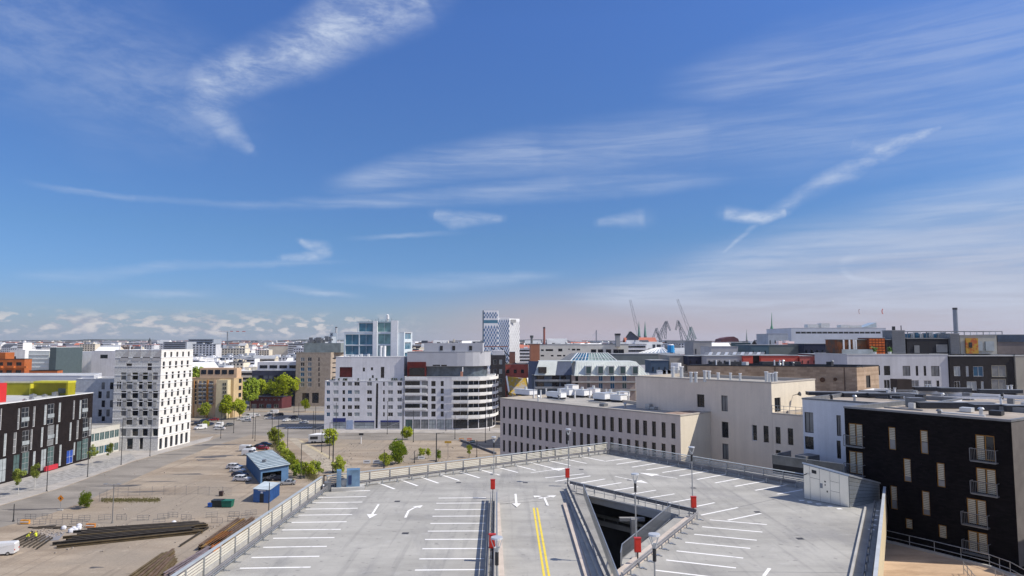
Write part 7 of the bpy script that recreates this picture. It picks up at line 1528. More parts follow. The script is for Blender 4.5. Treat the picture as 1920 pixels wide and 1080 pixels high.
for k, (x, y, a_, c_) in enumerate([(402, 856, 5.5, 2.4), (385, 862, 3.2, 1.1), (405, 834, 8, 2.0), (330, 852, 5, .8), (355, 889, 4, .8), (225, 911, 6, 1.1), (265, 922, 6, .7), (60, 955, 7, .8), (180, 1064, 1.2, .4), (300, 903, 4, .5), (475, 872, 3, .7)]):
    p = G(x, y); b = MB(); n_ = 22; an = .35 if k in (0, 1) else .08
    pts_ = []
    for i in range(n_):
        t = i * 2 * math.pi / n_; r_ = 1 + .35 * math.sin(3 * t + k) * rgp.uniform(.4, 1) + rgp.uniform(-.15, .15); u_, v_ = math.cos(t) * a_ * r_, math.sin(t) * c_ * r_
        pts_.append(Vector((p.x + u_ * math.cos(an) - v_ * math.sin(an), p.y + u_ * math.sin(an) + v_ * math.cos(an), .009)))
    b.fill([pts_]); b.build('wet_patch', PUD, kind='structure')
# ================================================================ vehicles
CARP = {'white': mat('car_white', (.72, .73, .74), .25, .03, 1, .1, .6), 'silver': mat('car_silver', (.50, .52, .54), .25, .04, 1, .5, .6), 'black': mat('car_black', (.015, .017, .022), .2, .1, 1, .2, .6), 'navy': mat('car_navy', (.02, .035, .085), .22, .1, 1, .3, .6), 'red': mat('car_red', (.32, .02, .03), .25, .1, 1, .2, .6), 'grey': mat('car_grey', (.12, .13, .14), .25, .1, 1, .4, .6)}
TYRE = mat('tyre', (.02, .02, .02), .9, .1, 2); RIM = mat('rim', (.45, .46, .47), .35, .1, 2, .8, .5); CGL = glass_mat('car_glass', (.015, .02, .026), .05); LAMPW = mat('lamp_clear', (.7, .72, .72), .15, .02, 1); LAMPR = mat('lamp_red', (.45, .02, .02), .2, .05, 1)
def car_meshes(kind):
    if kind == 'van': L, W, H = 5.2, 1.95, 2.15; prof = [(0, .35), (0, 1.0), (.25, 1.10), (.95, 1.30), (1.55, 2.0), (1.95, 2.15), (5.05, 2.15), (5.2, 1.9), (5.2, .35)]; win = [(.98, 1.32, 1.55, 1.93), (1.62, 1.30, 2.75, 1.85)]
    elif kind == 'suv': L, W, H = 4.6, 1.86, 1.66; prof = [(0, .35), (0, .82), (.15, .95), (1.15, 1.05), (1.85, 1.58), (2.2, 1.66), (3.9, 1.62), (4.45, 1.08), (4.6, .95), (4.6, .35)]; win = [(1.3, 1.1, 2.0, 1.56), (2.05, 1.08, 3.0, 1.54), (3.08, 1.08, 4.05, 1.5)]
    else: L, W, H = 4.4, 1.8, 1.45; prof = [(0, .3), (0, .7), (.15, .8), (1.15, .93), (1.95, 1.38), (2.3, 1.45), (3.3, 1.42), (4.0, 1.0), (4.35, .92), (4.4, .8), (4.4, .3)]; win = [(1.4, .97, 2.1, 1.38), (2.15, .95, 3.0, 1.36), (3.08, .95, 3.75, 1.28)]
    zb = 1.08 if kind == 'suv' else (1.2 if kind == 'van' else .93)
    hw = lambda z: W / 2 * (1 - .16 * max(0, (z - zb) / (H - zb))) if z > zb else W / 2 * (1 - .05 * max(0, (.55 - z) / .3))
    b = MB(); n = len(prof); Lp = [Vector((x - L / 2, -hw(z), z)) for x, z in prof]; Rp = [Vector((x - L / 2, hw(z), z)) for x, z in prof]
    b.poly(Lp[::-1]); b.poly(Rp); [b.quad(Lp[i], Lp[(i + 1) % n], Rp[(i + 1) % n], Rp[i]) for i in range(n)]
    g = MB()
    for x0, z0, x1, z1 in win:
        for s_ in (-1, 1): g.poly([Vector((x - L / 2, s_ * (hw(z) + .012), z)) for x, z in ((x0 + (.0), z0), (x1, z0), (x1 - .12, z1), (x0 + .45 * (z1 - z0) / .5 if x0 < 1.5 else x0 + .03, z1))])
    def across(i, f0, f1, k):
        (xa_, za), (xb_, zb2) = prof[i], prof[i + 1]; nx, nz = (zb2 - za), -(xb_ - xa_); ln = math.hypot(nx, nz); ox, oz = -nx / ln * .014, -nz / ln * .014
        P_ = lambda f, s_: Vector((xa_ + (xb_ - xa_) * f - L / 2 + ox, s_ * (hw(za + (zb2 - za) * f) - k), za + (zb2 - za) * f + oz)); g.poly([P_(f0, -1), P_(f0, 1), P_(f1, 1), P_(f1, -1)])
    wi = {'van': 3, 'suv': 3, 'car': 3}[kind]; across(wi, .08, .92, .08)
    if kind != 'van': across({'suv': 6, 'car': 6}[kind], .1, .85, .1)
    w_ = MB(); w_.tube((0, -.11, 0), (0, .11, 0), .33, n=14); r_ = MB(); r_.tube((0, -.118, 0), (0, .118, 0), .2, n=10)
    hl = MB(); hl.box((0, 0, 0), (.08, .34, .14)); tl = MB(); tl.box((0, 0, 0), (.07, .26, .22))
    return dict(body=b, glass=g.mesh('windows', CGL), tyre=w_.mesh('wheel', TYRE), rim=r_.mesh('rim', RIM), hl=hl.mesh('headlight', LAMPW), tl=tl.mesh('tail_light', LAMPR), L=L, W=W, bodies={})
CM = {k: car_meshes(k) for k in ('van', 'suv', 'car')}
def car(px, py, rz, kind, colr, label, z=0.0, at=None):
    p = at or G(px, py, z); C_m = CM[kind]; nm = {'van': 'van', 'suv': 'parked_car', 'car': 'parked_car'}[kind]
    t_ = thing(nm, label, 'van' if kind == 'van' else 'car', p, 'cars parked on the open lots'); T = Matrix.Translation(p) @ Matrix.Rotation(R(rz), 4, 'Z')
    if colr not in C_m['bodies']: C_m['bodies'][colr] = C_m['body'].mesh('body', CARP[colr])
    inst('body', C_m['bodies'][colr], t_, T); inst('windows', C_m['glass'], t_, T); L, W = C_m['L'], C_m['W']
    for sx in (-1, 1):
        for sy in (-1, 1):
            q_ = T @ Matrix.Translation((sx * L * .31, sy * (W / 2 - .1), .33)); o = inst('wheel', C_m['tyre'], t_, q_); r_ = bpy.data.objects.new('rim', C_m['rim']); col.objects.link(r_); r_.parent = o
    zl = .72 if kind == 'car' else .85
    for sy in (-1, 1):
        inst('headlight', C_m['hl'], t_, T @ Matrix.Translation((-L / 2 - .01, sy * (W / 2 - .28), zl))); inst('tail_light', C_m['tl'], t_, T @ Matrix.Translation((L / 2 + .01, sy * (W / 2 - .2), zl + .1)))
for a in [(440, 879, 172, 'suv', 'white', 'white estate car farthest up the row beside the blue shed'), (446, 885, 172, 'car', 'white', 'white saloon second in the row beside the blue shed'), (450, 893, 172, 'car', 'navy', 'dark blue saloon in the row beside the blue shed'), (454, 902, 172, 'suv', 'white', 'white hatchback nearest the camera in the row beside the blue shed'),
          (539, 909, 10, 'car', 'silver', 'silver hatchback in front of the blue shed'), (522, 900, 12, 'car', 'navy', 'dark blue car tucked behind the silver hatchback'), (508, 899, 15, 'car', 'white', 'white car nosing out of the shed opening'),
          (469, 854, 175, 'van', 'white', 'white van at the far end of the blue shed'), (464, 846, 176, 'van', 'white', 'white van behind the first one at the shed'), (487, 840, 178, 'car', 'black', 'black car beyond the two white vans'), (497, 836, 178, 'car', 'navy', 'dark blue car under the large shrub'), (492, 843, 175, 'car', 'red', 'dark red car between the vans and the large shrub'),
          (376, 805, 60, 'van', 'white', 'white van parked nearest the white tower'), (368, 797, 60, 'car', 'black', 'black car behind the white van by the tower'), (381, 792, 40, 'suv', 'navy', 'navy car in the car park right of the white tower'), (392, 798, 70, 'car', 'navy', 'blue saloon beside the little bush'), (401, 789, 10, 'car', 'red', 'red car in the car park right of the white tower'), (416, 783, 12, 'suv', 'black', 'black car behind the red one'), (411, 801, 90, 'van', 'white', 'white van right of the little bush'), (412, 806, 5, 'car', 'white', 'white car in front of the van by the little bush'), (429, 799, 60, 'car', 'grey', 'lone grey car on the asphalt'),
          (455, 788, 8, 'suv', 'white', 'white car at the left of the group of white cars'), (462, 786, 20, 'car', 'white', 'white car in the middle of the white group'), (468, 783, 8, 'van', 'white', 'white van behind the white group'), (479, 781, 10, 'car', 'white', 'white car at the right of the white group'), (463, 791, 5, 'car', 'silver', 'silver car in front of the white group'),
          (505, 786, 8, 'car', 'white', 'white car left of the shaded car park'), (512, 776, 5, 'van', 'white', 'white van by the pavilion forecourt'), (504, 781, 10, 'car', 'navy', 'blue car behind the white one left of the shade'), (523, 780, 10, 'suv', 'black', 'black car at the edge of the shade'), (537, 790, 75, 'car', 'white', 'white car facing out of the building shade'),
          (556, 790, 20, 'car', 'silver', 'silver car parked in the building shade'), (570, 794, 15, 'car', 'white', 'white car deep in the building shade'), (550, 784, 10, 'car', 'navy', 'navy car at the back of the building shade'),
          (0, 1040, 12, 'van', 'white', 'white delivery van cut by the left margin of the dirt lot'), (545, 757, 0, 'van', 'white', 'white van parked behind the pavilion')]: car(*a)
t_ = thing('trailer', 'grey box trailer half hidden by the round bright bush', 'trailer', G(592, 832)); p = G(578, 832); q_ = G(613, 831); b = MB(); d = (q_ - p); b.obox(p + Vector((0, 0, .6)), d, Vector((1.4, 5, 0)), Vector((0, 0, 2.5))); b.build('body', mat('trailer_grey', (.42, .43, .46), .5, .1, .6), t_); b = MB(); b.obox(p + Vector((-.05, -.05, 3.1)), d * 1.02, Vector((1.45, 5.1, 0)), Vector((0, 0, .15))); b.build('roof', PAINTW, t_)
for f in (.2, .35, .75, .9): b = MB(); c = p.lerp(q_, f); b.tube(c + Vector((0, -.05, .45)), c + Vector((0, .3, .45)), .45, n=12); b.build('wheel', TYRE, t_)
b = MB(); b.obox(p + d * .1 + Vector((0, -.06, 1.6)), d * .4, Vector((0, .04, 0)), Vector((0, 0, 1.0))); b.build('window', GL_D, t_)
# ================================================================ sheds, containers, bins
BLUC = mat('blue_corrugated', (.085, .175, .32), .5, .12, .6); BLUL = mat('pale_blue_roof', (.45, .52, .56), .6, .22, .35)
BLUG = mat('roof_groove', (.14, .19, .23), .6, .2, .5)
FL, FR, BR, BLc = Vector((-67.1, 185.6)), Vector((-61.3, 190.6)), Vector((-74.9, 215)), Vector((-80.6, 210.8)); hs = 3.9
sh = thing('blue_shed', 'long blue corrugated shed with a pale blue ribbed roof and open front', 'shed', (*((FL + FR + BR + BLc) / 4), 0)); V3 = lambda p, z: Vector((p.x, p.y, z))
b = MB(); b.quad(V3(BLc, 0), V3(FL, 0), V3(FL, hs), V3(BLc, hs)); b.quad(V3(FR, 0), V3(BR, 0), V3(BR, hs + .4), V3(FR, hs + .4)); b.quad(V3(BR, 0), V3(BLc, 0), V3(BLc, hs), V3(BR, hs + .4))
b.quad(V3(FL, 2.9), V3(FR, 2.9), V3(FR, hs + .4), V3(FL, hs)); w1, w2 = FL.lerp(FR, .74), FL.lerp(FR, .06); b.quad(V3(w1, 0), V3(FR, 0), V3(FR, 2.9), V3(w1, 2.9)); b.quad(V3(FL, 0), V3(w2, 0), V3(w2, 2.9), V3(FL, 2.9)); b.build('wall', BLUC, sh)
ex = (FL - BLc).normalized() * .6; b = MB(); sd2 = (FR - FL).normalized() * .35; c4 = [V3(FL + ex - sd2, hs + .05), V3(FR + ex + sd2, hs + .5), V3(BR + sd2, hs + .5), V3(BLc - sd2, hs + .05)]; b.poly([p + Vector((0, 0, .12)) for p in c4]); [b.quad(c4[i], c4[(i + 1) % 4], c4[(i + 1) % 4] + Vector((0, 0, .12)), c4[i] + Vector((0, 0, .12))) for i in range(4)]; b.build('roof', BLUL, sh)
for i in range(12): f = (i + .5) / 12; b = MB(); b.bar(c4[0].lerp(c4[3], f) + Vector((0, 0, .19)), c4[1].lerp(c4[2], f) + Vector((0, 0, .19)), .5, .16); b.build('roof_rib', BLUG, sh)
for i in range(22): p = BLc.lerp(FL, (i + .5) / 22); b = MB(); b.bar(V3(p, .1) + Vector((-.04, -.02, 0)), V3(p, hs - .1) + Vector((-.04, -.02, 0)), .25, .12); b.build('wall_rib', BLUC, sh)
p = c4[0].lerp(c4[2], .32); b = MB(); b.box(p + Vector((0, 0, .5)), (.9, .9, .7)); b.build('roof_vent', STEELG, sh)
A0, A1, D_ = G(474.5, 941), G(503.5, 943.5), Vector((-.3, 8.2, 0)); cn = thing('blue_container', 'bright blue site container with a dark door in its end', 'container', A0)
b = MB(); b.obox(A0, A1 - A0, D_, Vector((0, 0, 3.0))); b.build('body', mat('site_blue', (.05, .14, .36), .5, .14, .8), cn); b = MB(); b.obox(A0 + Vector((-.15, -.15, 3.0)), (A1 - A0) * 1.08, D_ * 1.04, Vector((0, 0, .12))); b.build('roof', BLUL, cn)
b = MB(); b.obox(A0.lerp(A1, .42) + Vector((0, -.04, .05)), (A1 - A0) * .26, Vector((0, .03, 0)), Vector((0, 0, 2.0))); b.build('door', DARKM, cn); b = MB(); b.obox(A0.lerp(A1, .48) + Vector((0, -.05, 2.15)), (A1 - A0) * .14, Vector((0, .03, 0)), Vector((0, 0, .4))); b.build('sign', PAINTW, cn); b = MB(); b.obox(A0.lerp(A1, .3) + Vector((0, -.04, 2.7)), (A1 - A0) * .5, Vector((0, .03, 0)), Vector((0, 0, .16))); b.build('sign', PAINTW, cn)
for i in range(9): b = MB(); q_ = A1 + D_ * (i + .5) / 9; b.bar(q_ + Vector((.05, 0, .1)), q_ + Vector((.05, 0, 2.9)), .3, .12); b.build('wall_rib', mat('site_blue', (.035, .13, .42)), cn)
def bin_(px, py, sx, sy, sz, c, nm, lb):
    p = G(px, py); t_ = thing(nm, lb, 'skip' if sz > 1 else 'bin', p); m_ = mat(lb[:30], c, .5, .12, 1); b = MB(); i_ = [Vector((s1 * sx / 2 * k, s2 * sy / 2 * k, z)) + p for z, k in ((.12, .86), (sz, 1)) for s1, s2 in ((-1, -1), (1, -1), (1, 1), (-1, 1))]
    [b.quad(i_[k], i_[(k + 1) % 4], i_[4 + (k + 1) % 4], i_[4 + k]) for k in range(4)]; b.build('body', m_, t_); b = MB(); b.box(p + Vector((0, 0, sz + .04)), (sx * 1.04, sy * 1.04, .1)); b.build('lid', m_, t_)
    b = MB(); [b.box(p + Vector((s1 * sx * .36, s2 * sy * .36, .08)), (.16, .16, .16)) for s1 in (-1, 1) for s2 in (-1, 1)]; b.build('wheel', TYRE, t_)
bin_(409, 950, 2.6, 1.8, 1.5, (.02, .025, .025), 'skip', 'black waste skip left of the green one on the dirt lot'); bin_(427, 950.5, 2.4, 1.8, 1.5, (.01, .13, .085), 'skip', 'green waste skip beside the black one on the dirt lot'); bin_(394.5, 951, 1.0, .9, .9, (.02, .10, .42), 'bin', 'small blue bin left of the two skips'); bin_(414.5, 930, .9, .8, 1.1, (.05, .03, .03), 'skip', 'dark brown drum bin at the mesh fence')
# ================================================================ poles
POLEM = mat('dark_pole', (.035, .037, .04), .6, .2, 1)
def pole(px, y0_, y1_, label, arm=None, m_=POLEM, r_=.11, cat='pole', name='catenary_pole', grp='dark poles round the junction'):
    q_ = G(px, y1_); t_p = AtY(px, y0_, q_.y); t_ = thing(name, label, cat, q_, grp); b = MB(); b.tube(q_, Vector((q_.x, q_.y, t_p.z)), r_, r_ * .75, 8); b.build('shaft', m_, t_)
    b = MB(); b.tube(q_, q_ + Vector((0, 0, .35)), r_ * 2, r_ * 1.6, 8); b.build('base', m_, t_)
    if arm: b = MB(); b.bar(Vector((q_.x, q_.y, t_p.z - .2)), Vector((q_.x + arm, q_.y, t_p.z + .1)), .1); b.build('arm', m_, t_); b = MB(); b.box((q_.x + arm, q_.y, t_p.z + .06), (.7, .3, .12)); b.build('lamp_head', DARKM, t_)
    return t_
PL = [(413.7, 768, 822), (438, 762, 812), (474, 765, 822), (478, 780, 827), (510, 773, 812), (521, 783, 853), (538.5, 800, 857), (564, 832, 898), (551, 748, 775), (560, 755, 778), (587, 770, 815), (591, 762, 815), (603, 807, 848), (617.5, 792, 860), (624, 816, 886), (630, 755, 807), (720, 843, 878), (726, 752, 814), (754, 748, 850), (775, 770, 829), (777, 845, 868), (818, 812, 866), (836, 775, 808), (853, 779, 823), (894, 825, 857), (910, 762, 830), (918, 768, 808)]
PL.sort(); side = ['right of the white tower', 'before the ochre block', 'left of the pavilion forecourt', 'in front of the maroon pavilion']
for i, (x, y0_, y1_) in enumerate(PL):
    where = 'before the white tower car park' if x < 480 else 'by the blue shed strip' if x < 570 else 'before the white apartments' if x < 740 else 'before the curved apartments'
    k = [q_ for q_ in PL if (q_[0] < 480, 480 <= q_[0] < 570, 570 <= q_[0] < 740, q_[0] >= 740)[0 if x < 480 else 1 if x < 570 else 2 if x < 740 else 3]].index((x, y0_, y1_))
    pole(x, y0_, y1_, f'dark pole {where}, {ORD[k]} from the left of that row', (2.2 if i % 4 == 1 else None), r_=.2 if x in (624, 818) else .12)
for x, y0_, y1_, lb in [(87.5, 865, 922, 'black street lamp between the young birches on the verge'), (164, 820, 895, 'black street lamp before the right end of the charcoal brick block'), (227, 785, 872, 'tall black street lamp at the left corner of the white tower'), (281, 797, 856, 'black street lamp in front of the white tower')]: pole(x, y0_, y1_, lb, name='street_lamp', cat='lamp', grp='black street lamps on the pavement')
pole(210.5, 908, 981, 'tall lamp mast with two short arms on the dirt lot', name='lamp_mast', cat='lamp', grp=None, m_=mat('mast_grey', (.18, .18, .18), .6, .1, 1)); p = AtY(210.5, 909, G(210.5, 981).y); t_ = bpy.data.objects['lamp_mast']; 
for s_ in (-1, 1): b = MB(); b.bar(p, p + Vector((s_ * 1.3, 0, .15)), .09); b.box(p + Vector((s_ * 1.4, 0, .15)), (.8, .35, .14)); b.build('lamp_arm', METAL, t_)
pole(503.5, 905, 970, 'thin dark mast standing before the blue container', name='mast', grp=None)
pole(25, 945, 978, 'short grey signal post by the street kerb', name='signal_post', cat='post', grp=None); 
for x0, y0_, x1, y1_, lb in [(591, 800, 617, 792, 'upper'), (754, 802, 700, 812, 'lower')]:
    pass
for i, (a_, c_, Yq) in enumerate([((591, 765), (630, 757), 300), ((587, 805), (617, 793), 275), ((726, 800), (754, 790), 270)]):
    A_, B_ = AtY(*a_, Yq), AtY(*c_, Yq - 8); t_ = thing('span_wire', 'pale overhead span cable between two dark poles, ' + ['uppermost', 'above the shaded car park', 'before the white apartments'][i], 'cable', A_); b = MB(); b.tube(A_, B_, .06, n=5); b.build('wire', ALUM, t_)
# ================================================================ fences, barriers, signs on the lot
FEN = mat('fence_steel', (.20, .20, .21), .6, .15, 1, .3, .4)
def barrier_mesh():
    f = MB(); W, H = 2.3, 1.1
    for z in (.22, .66, H): f.bar((-W / 2, 0, z), (W / 2, 0, z), .05)
    for x in (-W / 2, 0, W / 2): f.bar((x, 0, .05), (x, 0, H), .05)
    g = MB(); [g.box((x, 0, .03), (.06, .6, .06)) for x in (-W / 2 + .2, W / 2 - .2)]
    return f.mesh('frame', FEN), g.mesh('foot', FEN)
BFm, BFf = barrier_mesh()
BP = [(57, 974), (88, 973), (126, 974), (158, 976), (43, 982), (74, 984), (105, 985), (144, 984), (196, 975), (228, 975), (268, 976), (306, 973), (298, 984), (349, 975), (354, 983), (397, 970), (407, 981), (439, 969), (437, 978), (463, 972), (470, 966), (324, 970)]
BP.sort()
for i, (x, y) in enumerate(BP):
    p = G(x, y); t_ = thing('crowd_barrier', 'dark steel crowd barrier, %s from the left in the row across the dirt lot' % (ORD[i] if i < 20 else ['third last', 'last'][i - 20]), 'barrier', p, 'crowd barriers across the dirt lot'); T = Matrix.Translation(p) @ Matrix.Rotation(rg_.uniform(-.25, .25) + .1, 4, 'Z'); inst('frame', BFm, t_, T); inst('foot', BFf, t_, T)
mf = thing('mesh_fence', 'tall thin wire mesh site fence across the dirt lot', 'fence', G(300, 931)); px_ = [(186, 941), (200, 934), (221, 932), (240, 930), (262, 929), (285, 928.5), (307, 928), (328, 928), (349, 928), (371, 928), (392, 929), (417, 929), (435, 930)]
for A_, B_ in zip(px_, px_[1:]):
    p, q_ = G(*A_), G(*B_); b = MB(); 
    for z in (.3, 2.0): b.bar(p + Vector((0, 0, z)), q_ + Vector((0, 0, z)), .03)
    n_ = 14; [b.bar(p.lerp(q_, k / n_) + Vector((0, 0, .3)), p.lerp(q_, k / n_) + Vector((0, 0, 2.0)), .012) for k in range(n_)]; b.build('mesh_panel', FEN, mf); inst('post', unit_post(.06, .06, 2.2, FEN), mf, Matrix.Translation(p))
t_ = thing('roadwork_sign', 'orange diamond roadwork sign on a post with a sandbag base', 'sign', G(113, 957)); p = G(113, 957); b = MB(); b.tube(p, p + Vector((0, 0, 2.6)), .05, n=6); b.build('post', METAL, t_); b = MB(); c = p + Vector((0, -.06, 2.7)); b.poly([c + Vector((-.75, 0, 0)), c + Vector((0, 0, -.75)), c + Vector((.75, 0, 0)), c + Vector((0, 0, .75))]); b.build('plate', mat('sign_orange', (.75, .26, .02), .5, .05, 1), t_); b = MB(); b.poly([c + Vector((-.2, -.012, -.25)), c + Vector((.2, -.012, -.25)), c + Vector((0, -.012, .3))]); b.build('symbol', DARKM, t_); b = MB(); b.box(p + Vector((0, 0, .12)), (1.2, .5, .24)); b.build('base', CONC, t_)
t_ = thing('yellow_sign', 'yellow board sign on a thin post beyond the parapet', 'sign', G(840, 860)); p = G(840, 860); q_ = AtY(840, 829, p.y); b = MB(); b.tube(p, q_, .06, n=6); b.build('post', FEN, t_); b = MB(); b.box(q_, (2.2, .08, .7)); b.build('board', mat('sign_ochre', (.55, .33, .05), .6, .1, 1), t_)
for x, y, lb in [(706, 872 - 2, 'white info board lying low on the dirt by the bushes'), (790, 862, 'white info board right of the largest dark green tree'), (688, 870, 'long white cloth banner on the dirt lot')]:
    p = G(x, y); t_ = thing('notice_board', lb, 'sign', p); b = MB(); b.box(p + Vector((0, 0, .7)), (2.2, .08, 1.0)); b.build('board', PAINTW, t_); b = MB(); b.box(p + Vector((-.9, .06, .35)), (.07, .07, .7)); b.box(p + Vector((.9, .06, .35)), (.07, .07, .7)); b.build('post', FEN, t_); c = MB(); c.box(p + Vector((0, -.05, .8)), (1.5, .02, .3)); c.build('print', FR_G, t_)
for x, y, c, lb in [(880, 826, (.62, .12, .03), 'red and white road block near the curved building'), (865, 826, (.60, .26, .04), 'orange road block left of the red and white one'), (886, 830, (.05, .12, .07), 'dark green cabinet beside the road blocks'), (47, 983, (.65, .30, .05), 'orange traffic cone heap by the barriers'), (170, 990, (.55, .22, .05), 'orange bucket among the white bags')]:
    p = G(x, y); t_ = thing('road_block', lb, 'road block', p); b = MB(); b.box(p + Vector((0, 0, .45)), (1.8, .5, .9)); b.build('body', mat(lb[:24], c, .6, .2, 1.5), t_); c2 = MB(); c2.box(p + Vector((0, 0, .05)), (2.0, .7, .1)); c2.build('base', FEN, t_); c3 = MB(); c3.box(p + Vector((0, -.26, .55)), (1.7, .02, .2)); c3.build('stripe', PAINTW, t_)
t_ = thing('site_hut', 'dark blue signal hut on a pole foot beside the kerb, right of the trailer', 'hut', G(677, 832)); p = G(677, 832); b = MB(); b.tube(p, p + Vector((0, 0, 3.2)), .14, n=8); b.build('post', PAINTW, t_); b = MB(); b.box(p + Vector((0, 0, 3.5)), (1.6, .5, .7)); b.build('head', DARKM, t_)
b = MB(); A_, B_ = G(648, 819), G(765, 820); rf = thing('kerb_railing', 'long low dark railing along the main road before the apartments', 'railing', A_); 
for z in (.5, 1.0): b.bar(A_ + Vector((0, 0, z)), B_ + Vector((0, 0, z)), .05)
b.build('rail', FEN, rf)
for i in range(20): inst('post', POSTS['rail'], rf, Matrix.Translation(A_.lerp(B_, i / 19)))
A_, B_ = G(864, 827), G(930, 852); rf = thing('low_wall', 'dark low wall running toward the beige wing from the road blocks', 'wall', A_); b = MB(); b.bar(A_ + Vector((0, 0, .3)), B_ + Vector((0, 0, .3)), .4, .6); b.build('masonry', DARKC, rf); b = MB(); b.bar(A_ + Vector((0, 0, .64)), B_ + Vector((0, 0, .64)), .5, .08); b.build('coping', STEELG, rf)
# ================================================================ steel stock on the lot
def beams(label, grp, pts0, pts1, n, layers, c, wd=.42, seed=5, nm='steel_beam', vary=1.5):
    A_, B_ = [G(*p) for p in pts0]; C_, D2 = [G(*p) for p in pts1]; rng = random.Random(seed)
    for l in range(layers):
        for i in range(n - l):
            f = (i + .5 * l + .5) / n; p = A_.lerp(C_, f); q_ = B_.lerp(D2, f); d = (q_ - p).normalized(); p = p + d * rng.uniform(-vary, vary); q_ = q_ + d * rng.uniform(-vary, vary); z = .12 + l * wd * .92
            lab_ = label if n == 1 else f'{label}, {ORD[i]} from its left edge' + (f' in the {["bottom", "middle", "top"][l] if layers > 2 else ["bottom", "top"][l]} layer' if layers > 1 else '')
            t_ = thing(nm, lab_, 'steel beam', p + Vector((0, 0, 0)), grp); s_ = d.cross(Vector((0, 0, 1))); m_ = c[rng.randrange(len(c))]; h = Vector((0, 0, 1))
            b = MB()
            for o_, zz_ in ((0, z + .03), (0, z + wd - .03)): b.bar(p + h * zz_, q_ + h * zz_, wd * .85, .05)
            b.build('flange', m_, t_); b = MB(); b.bar(p + h * (z + wd / 2), q_ + h * (z + wd / 2), .06, wd - .1); b.build('web', m_, t_)
DST = [mat('dark_steel', (.050, .042, .034), .8, .25, 1.2), mat('dark_steel_b', (.088, .072, .056), .8, .25, 1.2), mat('olive_steel', (.115, .085, .045), .85, .25, .8)]
RST = [mat('rust_brown', (.12, .08, .055), .85, .3, .8), mat('rust_ochre', (.20, .12, .035), .85, .3, .8)]; RSO = [mat('rust_orange', (.42, .15, .03), .85, .25, .8), mat('rust_orange_b', (.34, .115, .03), .85, .25, .8)]; VIO = [mat('violet_steel', (.14, .115, .13), .8, .2, .8), mat('violet_steel_b', (.20, .16, .17), .8, .2, .8)]
beams('dark beam of the long stack', 'dark beams in the long stack', [(98, 1031), (372, 1002)], [(155, 998), (380, 984)], 9, 2, DST, .5, 5)
beams('brown beam of the slanting stack', 'brown beams in the slanting stack', [(366, 1034), (440, 981)], [(398, 1038), (482, 980)], 7, 2, RST, .5, 6)
beams('rust orange beam of the short bundle', 'rust orange beams', [(378, 1030), (416, 1005)], [(402, 1038), (438, 1008)], 5, 2, RSO, .5, 7, vary=.5)
beams('violet grey beam below the orange bundle', 'violet grey beams', [(300, 1085), (392, 1032)], [(345, 1100), (402, 1046)], 7, 2, VIO, .5, 8)
beams('olive brown beam of the ragged stack', 'olive brown beams', [(222, 1100), (308, 1042)], [(300, 1100), (334, 1052)], 8, 2, [DST[2], RST[0]], .5, 9, vary=2.2)
beams('single long rail lying on the bare dirt between the stacks', None, [(336, 1026), (390, 991)], [(338, 1026), (392, 991)], 1, 1, [DST[0]], .3, 3, vary=0)
beams('thin rail laid beside the two workers', 'rails beside the workers', [(12, 1019), (60, 998)], [(75, 1030), (100, 1012)], 8, 1, [DST[0], DST[1]], .25, 10, 'rail', .6)
rg2 = random.Random(2)
for i in range(11):
    p = G(76 + rg2.gauss(0, 8), 992 + rg2.gauss(0, 3)) if i < 9 else G(316 + i, 983); p = G(145 + rg2.gauss(0, 7), 993 + rg2.gauss(0, 2.5)) if i < 9 else p
    t_ = MB(); s_ = rg2.uniform(.5, .9)
    ring = [[Vector((math.cos(k * math.pi / 4) * s_ * r_ * (1 + .2 * math.sin(k * 3 + i)), math.sin(k * math.pi / 4) * s_ * r_, z * s_)) + p for k in range(8)] for r_, z in ((.5, 0), (.62, .3), (.55, .7), (.2, .95))]
    for a_, c_ in zip(ring, ring[1:]): [t_.quad(a_[k], a_[(k + 1) % 8], c_[(k + 1) % 8], c_[k]) for k in range(8)]
    t_.poly(ring[-1]); o = t_.build('white_sack', mat('sack_cloth', (.62, .64, .70), .8, .1, 2), loc=p, smooth=True); tag(o, 'white sack in the heap by the long steel stack' if i < 9 else 'white sack behind the long steel stack', 'sack', 'white sacks in the heap' if i < 9 else 'white sacks behind the stack')
t_ = thing('plank_stack', 'low stack of dark planks beside the white sacks', 'stack', G(95, 990)); 
for i in range(6): p = G(68 + i * 10, 990 + (i % 2)); b = MB(); b.box(p + Vector((0, 0, .15 + .1 * (i % 3))), (3.2, .4, .16), 0, .1 * (i % 3)); b.build('plank', DST[i % 2], t_)
t_ = thing('steel_plate', 'flat grey steel plate lying behind the workers', 'plate', G(102, 1005)); b = MB(); q_ = gp([(78, 1003), (122, 998), (110, 1013), (74, 1016)]); b.prism([(p.x, p.y) for p in reversed(q_)] if (q_[1] - q_[0]).to_2d().cross((q_[2] - q_[1]).to_2d()) < 0 else [(p.x, p.y) for p in q_], .01, .06); b.build('plate', mat('plate_grey', (.22, .22, .235), .6, .15, .6), t_)
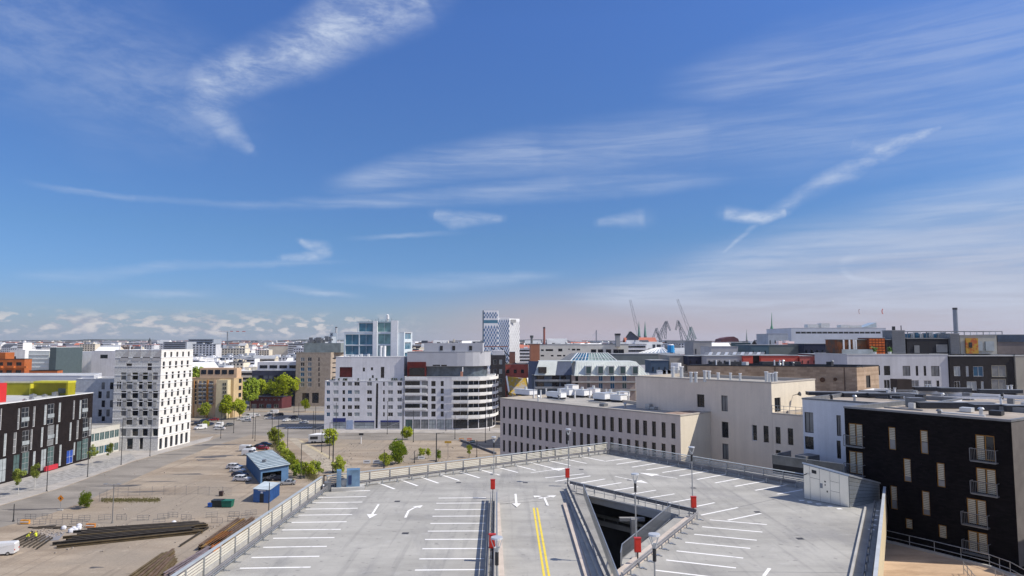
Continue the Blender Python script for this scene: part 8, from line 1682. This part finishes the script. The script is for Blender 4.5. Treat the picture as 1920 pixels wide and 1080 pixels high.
# ================================================================ two workers in high visibility clothes
HV = mat('hi_vis', (.62, .68, .04), .7, .1, 3); TRO = mat('work_trousers', (.05, .06, .05), .8, .2, 3); SKIN = mat('skin', (.45, .27, .19), .6, .05, 3)
def worker(px, py, face, bend, label):
    p = G(px, py); J = {}; c, s_ = math.cos(face), math.sin(face); fw = Vector((c, s_, 0)); sd3 = Vector((-s_, c, 0)); up = Vector((0, 0, 1)); hip = up * .92; tdir = (up * math.cos(bend) + fw * math.sin(bend))
    ch = hip + tdir * .45; nk = hip + tdir * .58; V = [hip, ch, nk]; Rr = [.15, .17, .07]; E = [(0, 1), (1, 2)]
    def add(v, r_, par): V.append(v); Rr.append(r_); E.append((par, len(V) - 1)); return len(V) - 1
    hd_ = add(nk + tdir * .10, .085, 2); add(nk + tdir * .22, .10, hd_)
    for k in (-1, 1):
        a_ = add(hip + sd3 * .11 * k - up * .06, .10, 0); a_ = add(up * .48 + sd3 * .13 * k + fw * (.10 if k > 0 else -.02), .07, a_); a_ = add(up * .08 + sd3 * .13 * k + fw * (.12 if k > 0 else -.16), .05, a_); add(up * .05 + sd3 * .13 * k + fw * (.30 if k > 0 else .02), .045, a_)
        a_ = add(ch + sd3 * .20 * k + tdir * .06, .065, 1); a_ = add(ch + sd3 * .26 * k - up * .24 + fw * .05, .05, a_); a_ = add(ch + sd3 * .18 * k - up * .44 + fw * .18, .04, a_); add(ch + sd3 * .17 * k - up * .54 + fw * .22, .042, a_)
    me = bpy.data.meshes.new('body'); me.from_pydata([tuple(v) for v in V], E, []); o = bpy.data.objects.new('person', me); col.objects.link(o)
    sk = o.modifiers.new('skin', 'SKIN'); 
    for i, v in enumerate(me.skin_vertices[0].data): v.radius = (Rr[i], Rr[i]); v.use_root = (i == 0)
    o.modifiers.new('sub', 'SUBSURF').levels = 1
    dg = bpy.context.evaluated_depsgraph_get(); m2 = bpy.data.meshes.new_from_object(o.evaluated_get(dg)); o.modifiers.clear(); o.data = m2; o.location = p; ORG[o] = p
    m2.materials.clear(); [m2.materials.append(x) for x in (HV, TRO, SKIN)]
    for f in m2.polygons: z = f.center; h_ = (z - nk).dot(tdir); f.material_index = 2 if h_ > .05 and (z - nk).length < .5 else (1 if z.z < .86 else 0); f.use_smooth = True
    tag(o, label, 'person', 'workers among the rails')
    b = MB(); c0 = nk + tdir * .25 + p; b.tube(c0, c0 + tdir * .11, .135, .08, 10); b.tube(c0 - tdir * .005, c0 + tdir * .02, .17, .16, 10); b.build('helmet', mat('helmet_yellow', (.75, .6, .05), .4, .05, 1), o)
worker(49.5, 1015, .4, .75, 'bending worker in yellow hi-vis clothes, left of the two'); worker(67.5, 1014, 2.6, .35, 'upright worker in yellow hi-vis clothes, right of the two')
# ================================================================ thin air over the city
hz = MB(); hz.obox((-8900, -60, -1), (17800, 0, 0), (0, 9000, 0), (0, 0, 120))
hb = hz.build('haze', GREYR, kind='stuff')
hm = bpy.data.materials.new('haze'); hm.use_nodes = True; ht_ = hm.node_tree; ht_.nodes.clear()
vp_ = ht_.nodes.new('ShaderNodeVolumePrincipled'); vp_.inputs['Color'].default_value = (.86, .90, 1.0, 1); vp_.inputs['Density'].default_value = .00005; vp_.inputs['Anisotropy'].default_value = .2
ho_ = ht_.nodes.new('ShaderNodeOutputMaterial'); ht_.links.new(vp_.outputs[0], ho_.inputs['Volume']); hb.data.materials.clear(); hb.data.materials.append(hm)
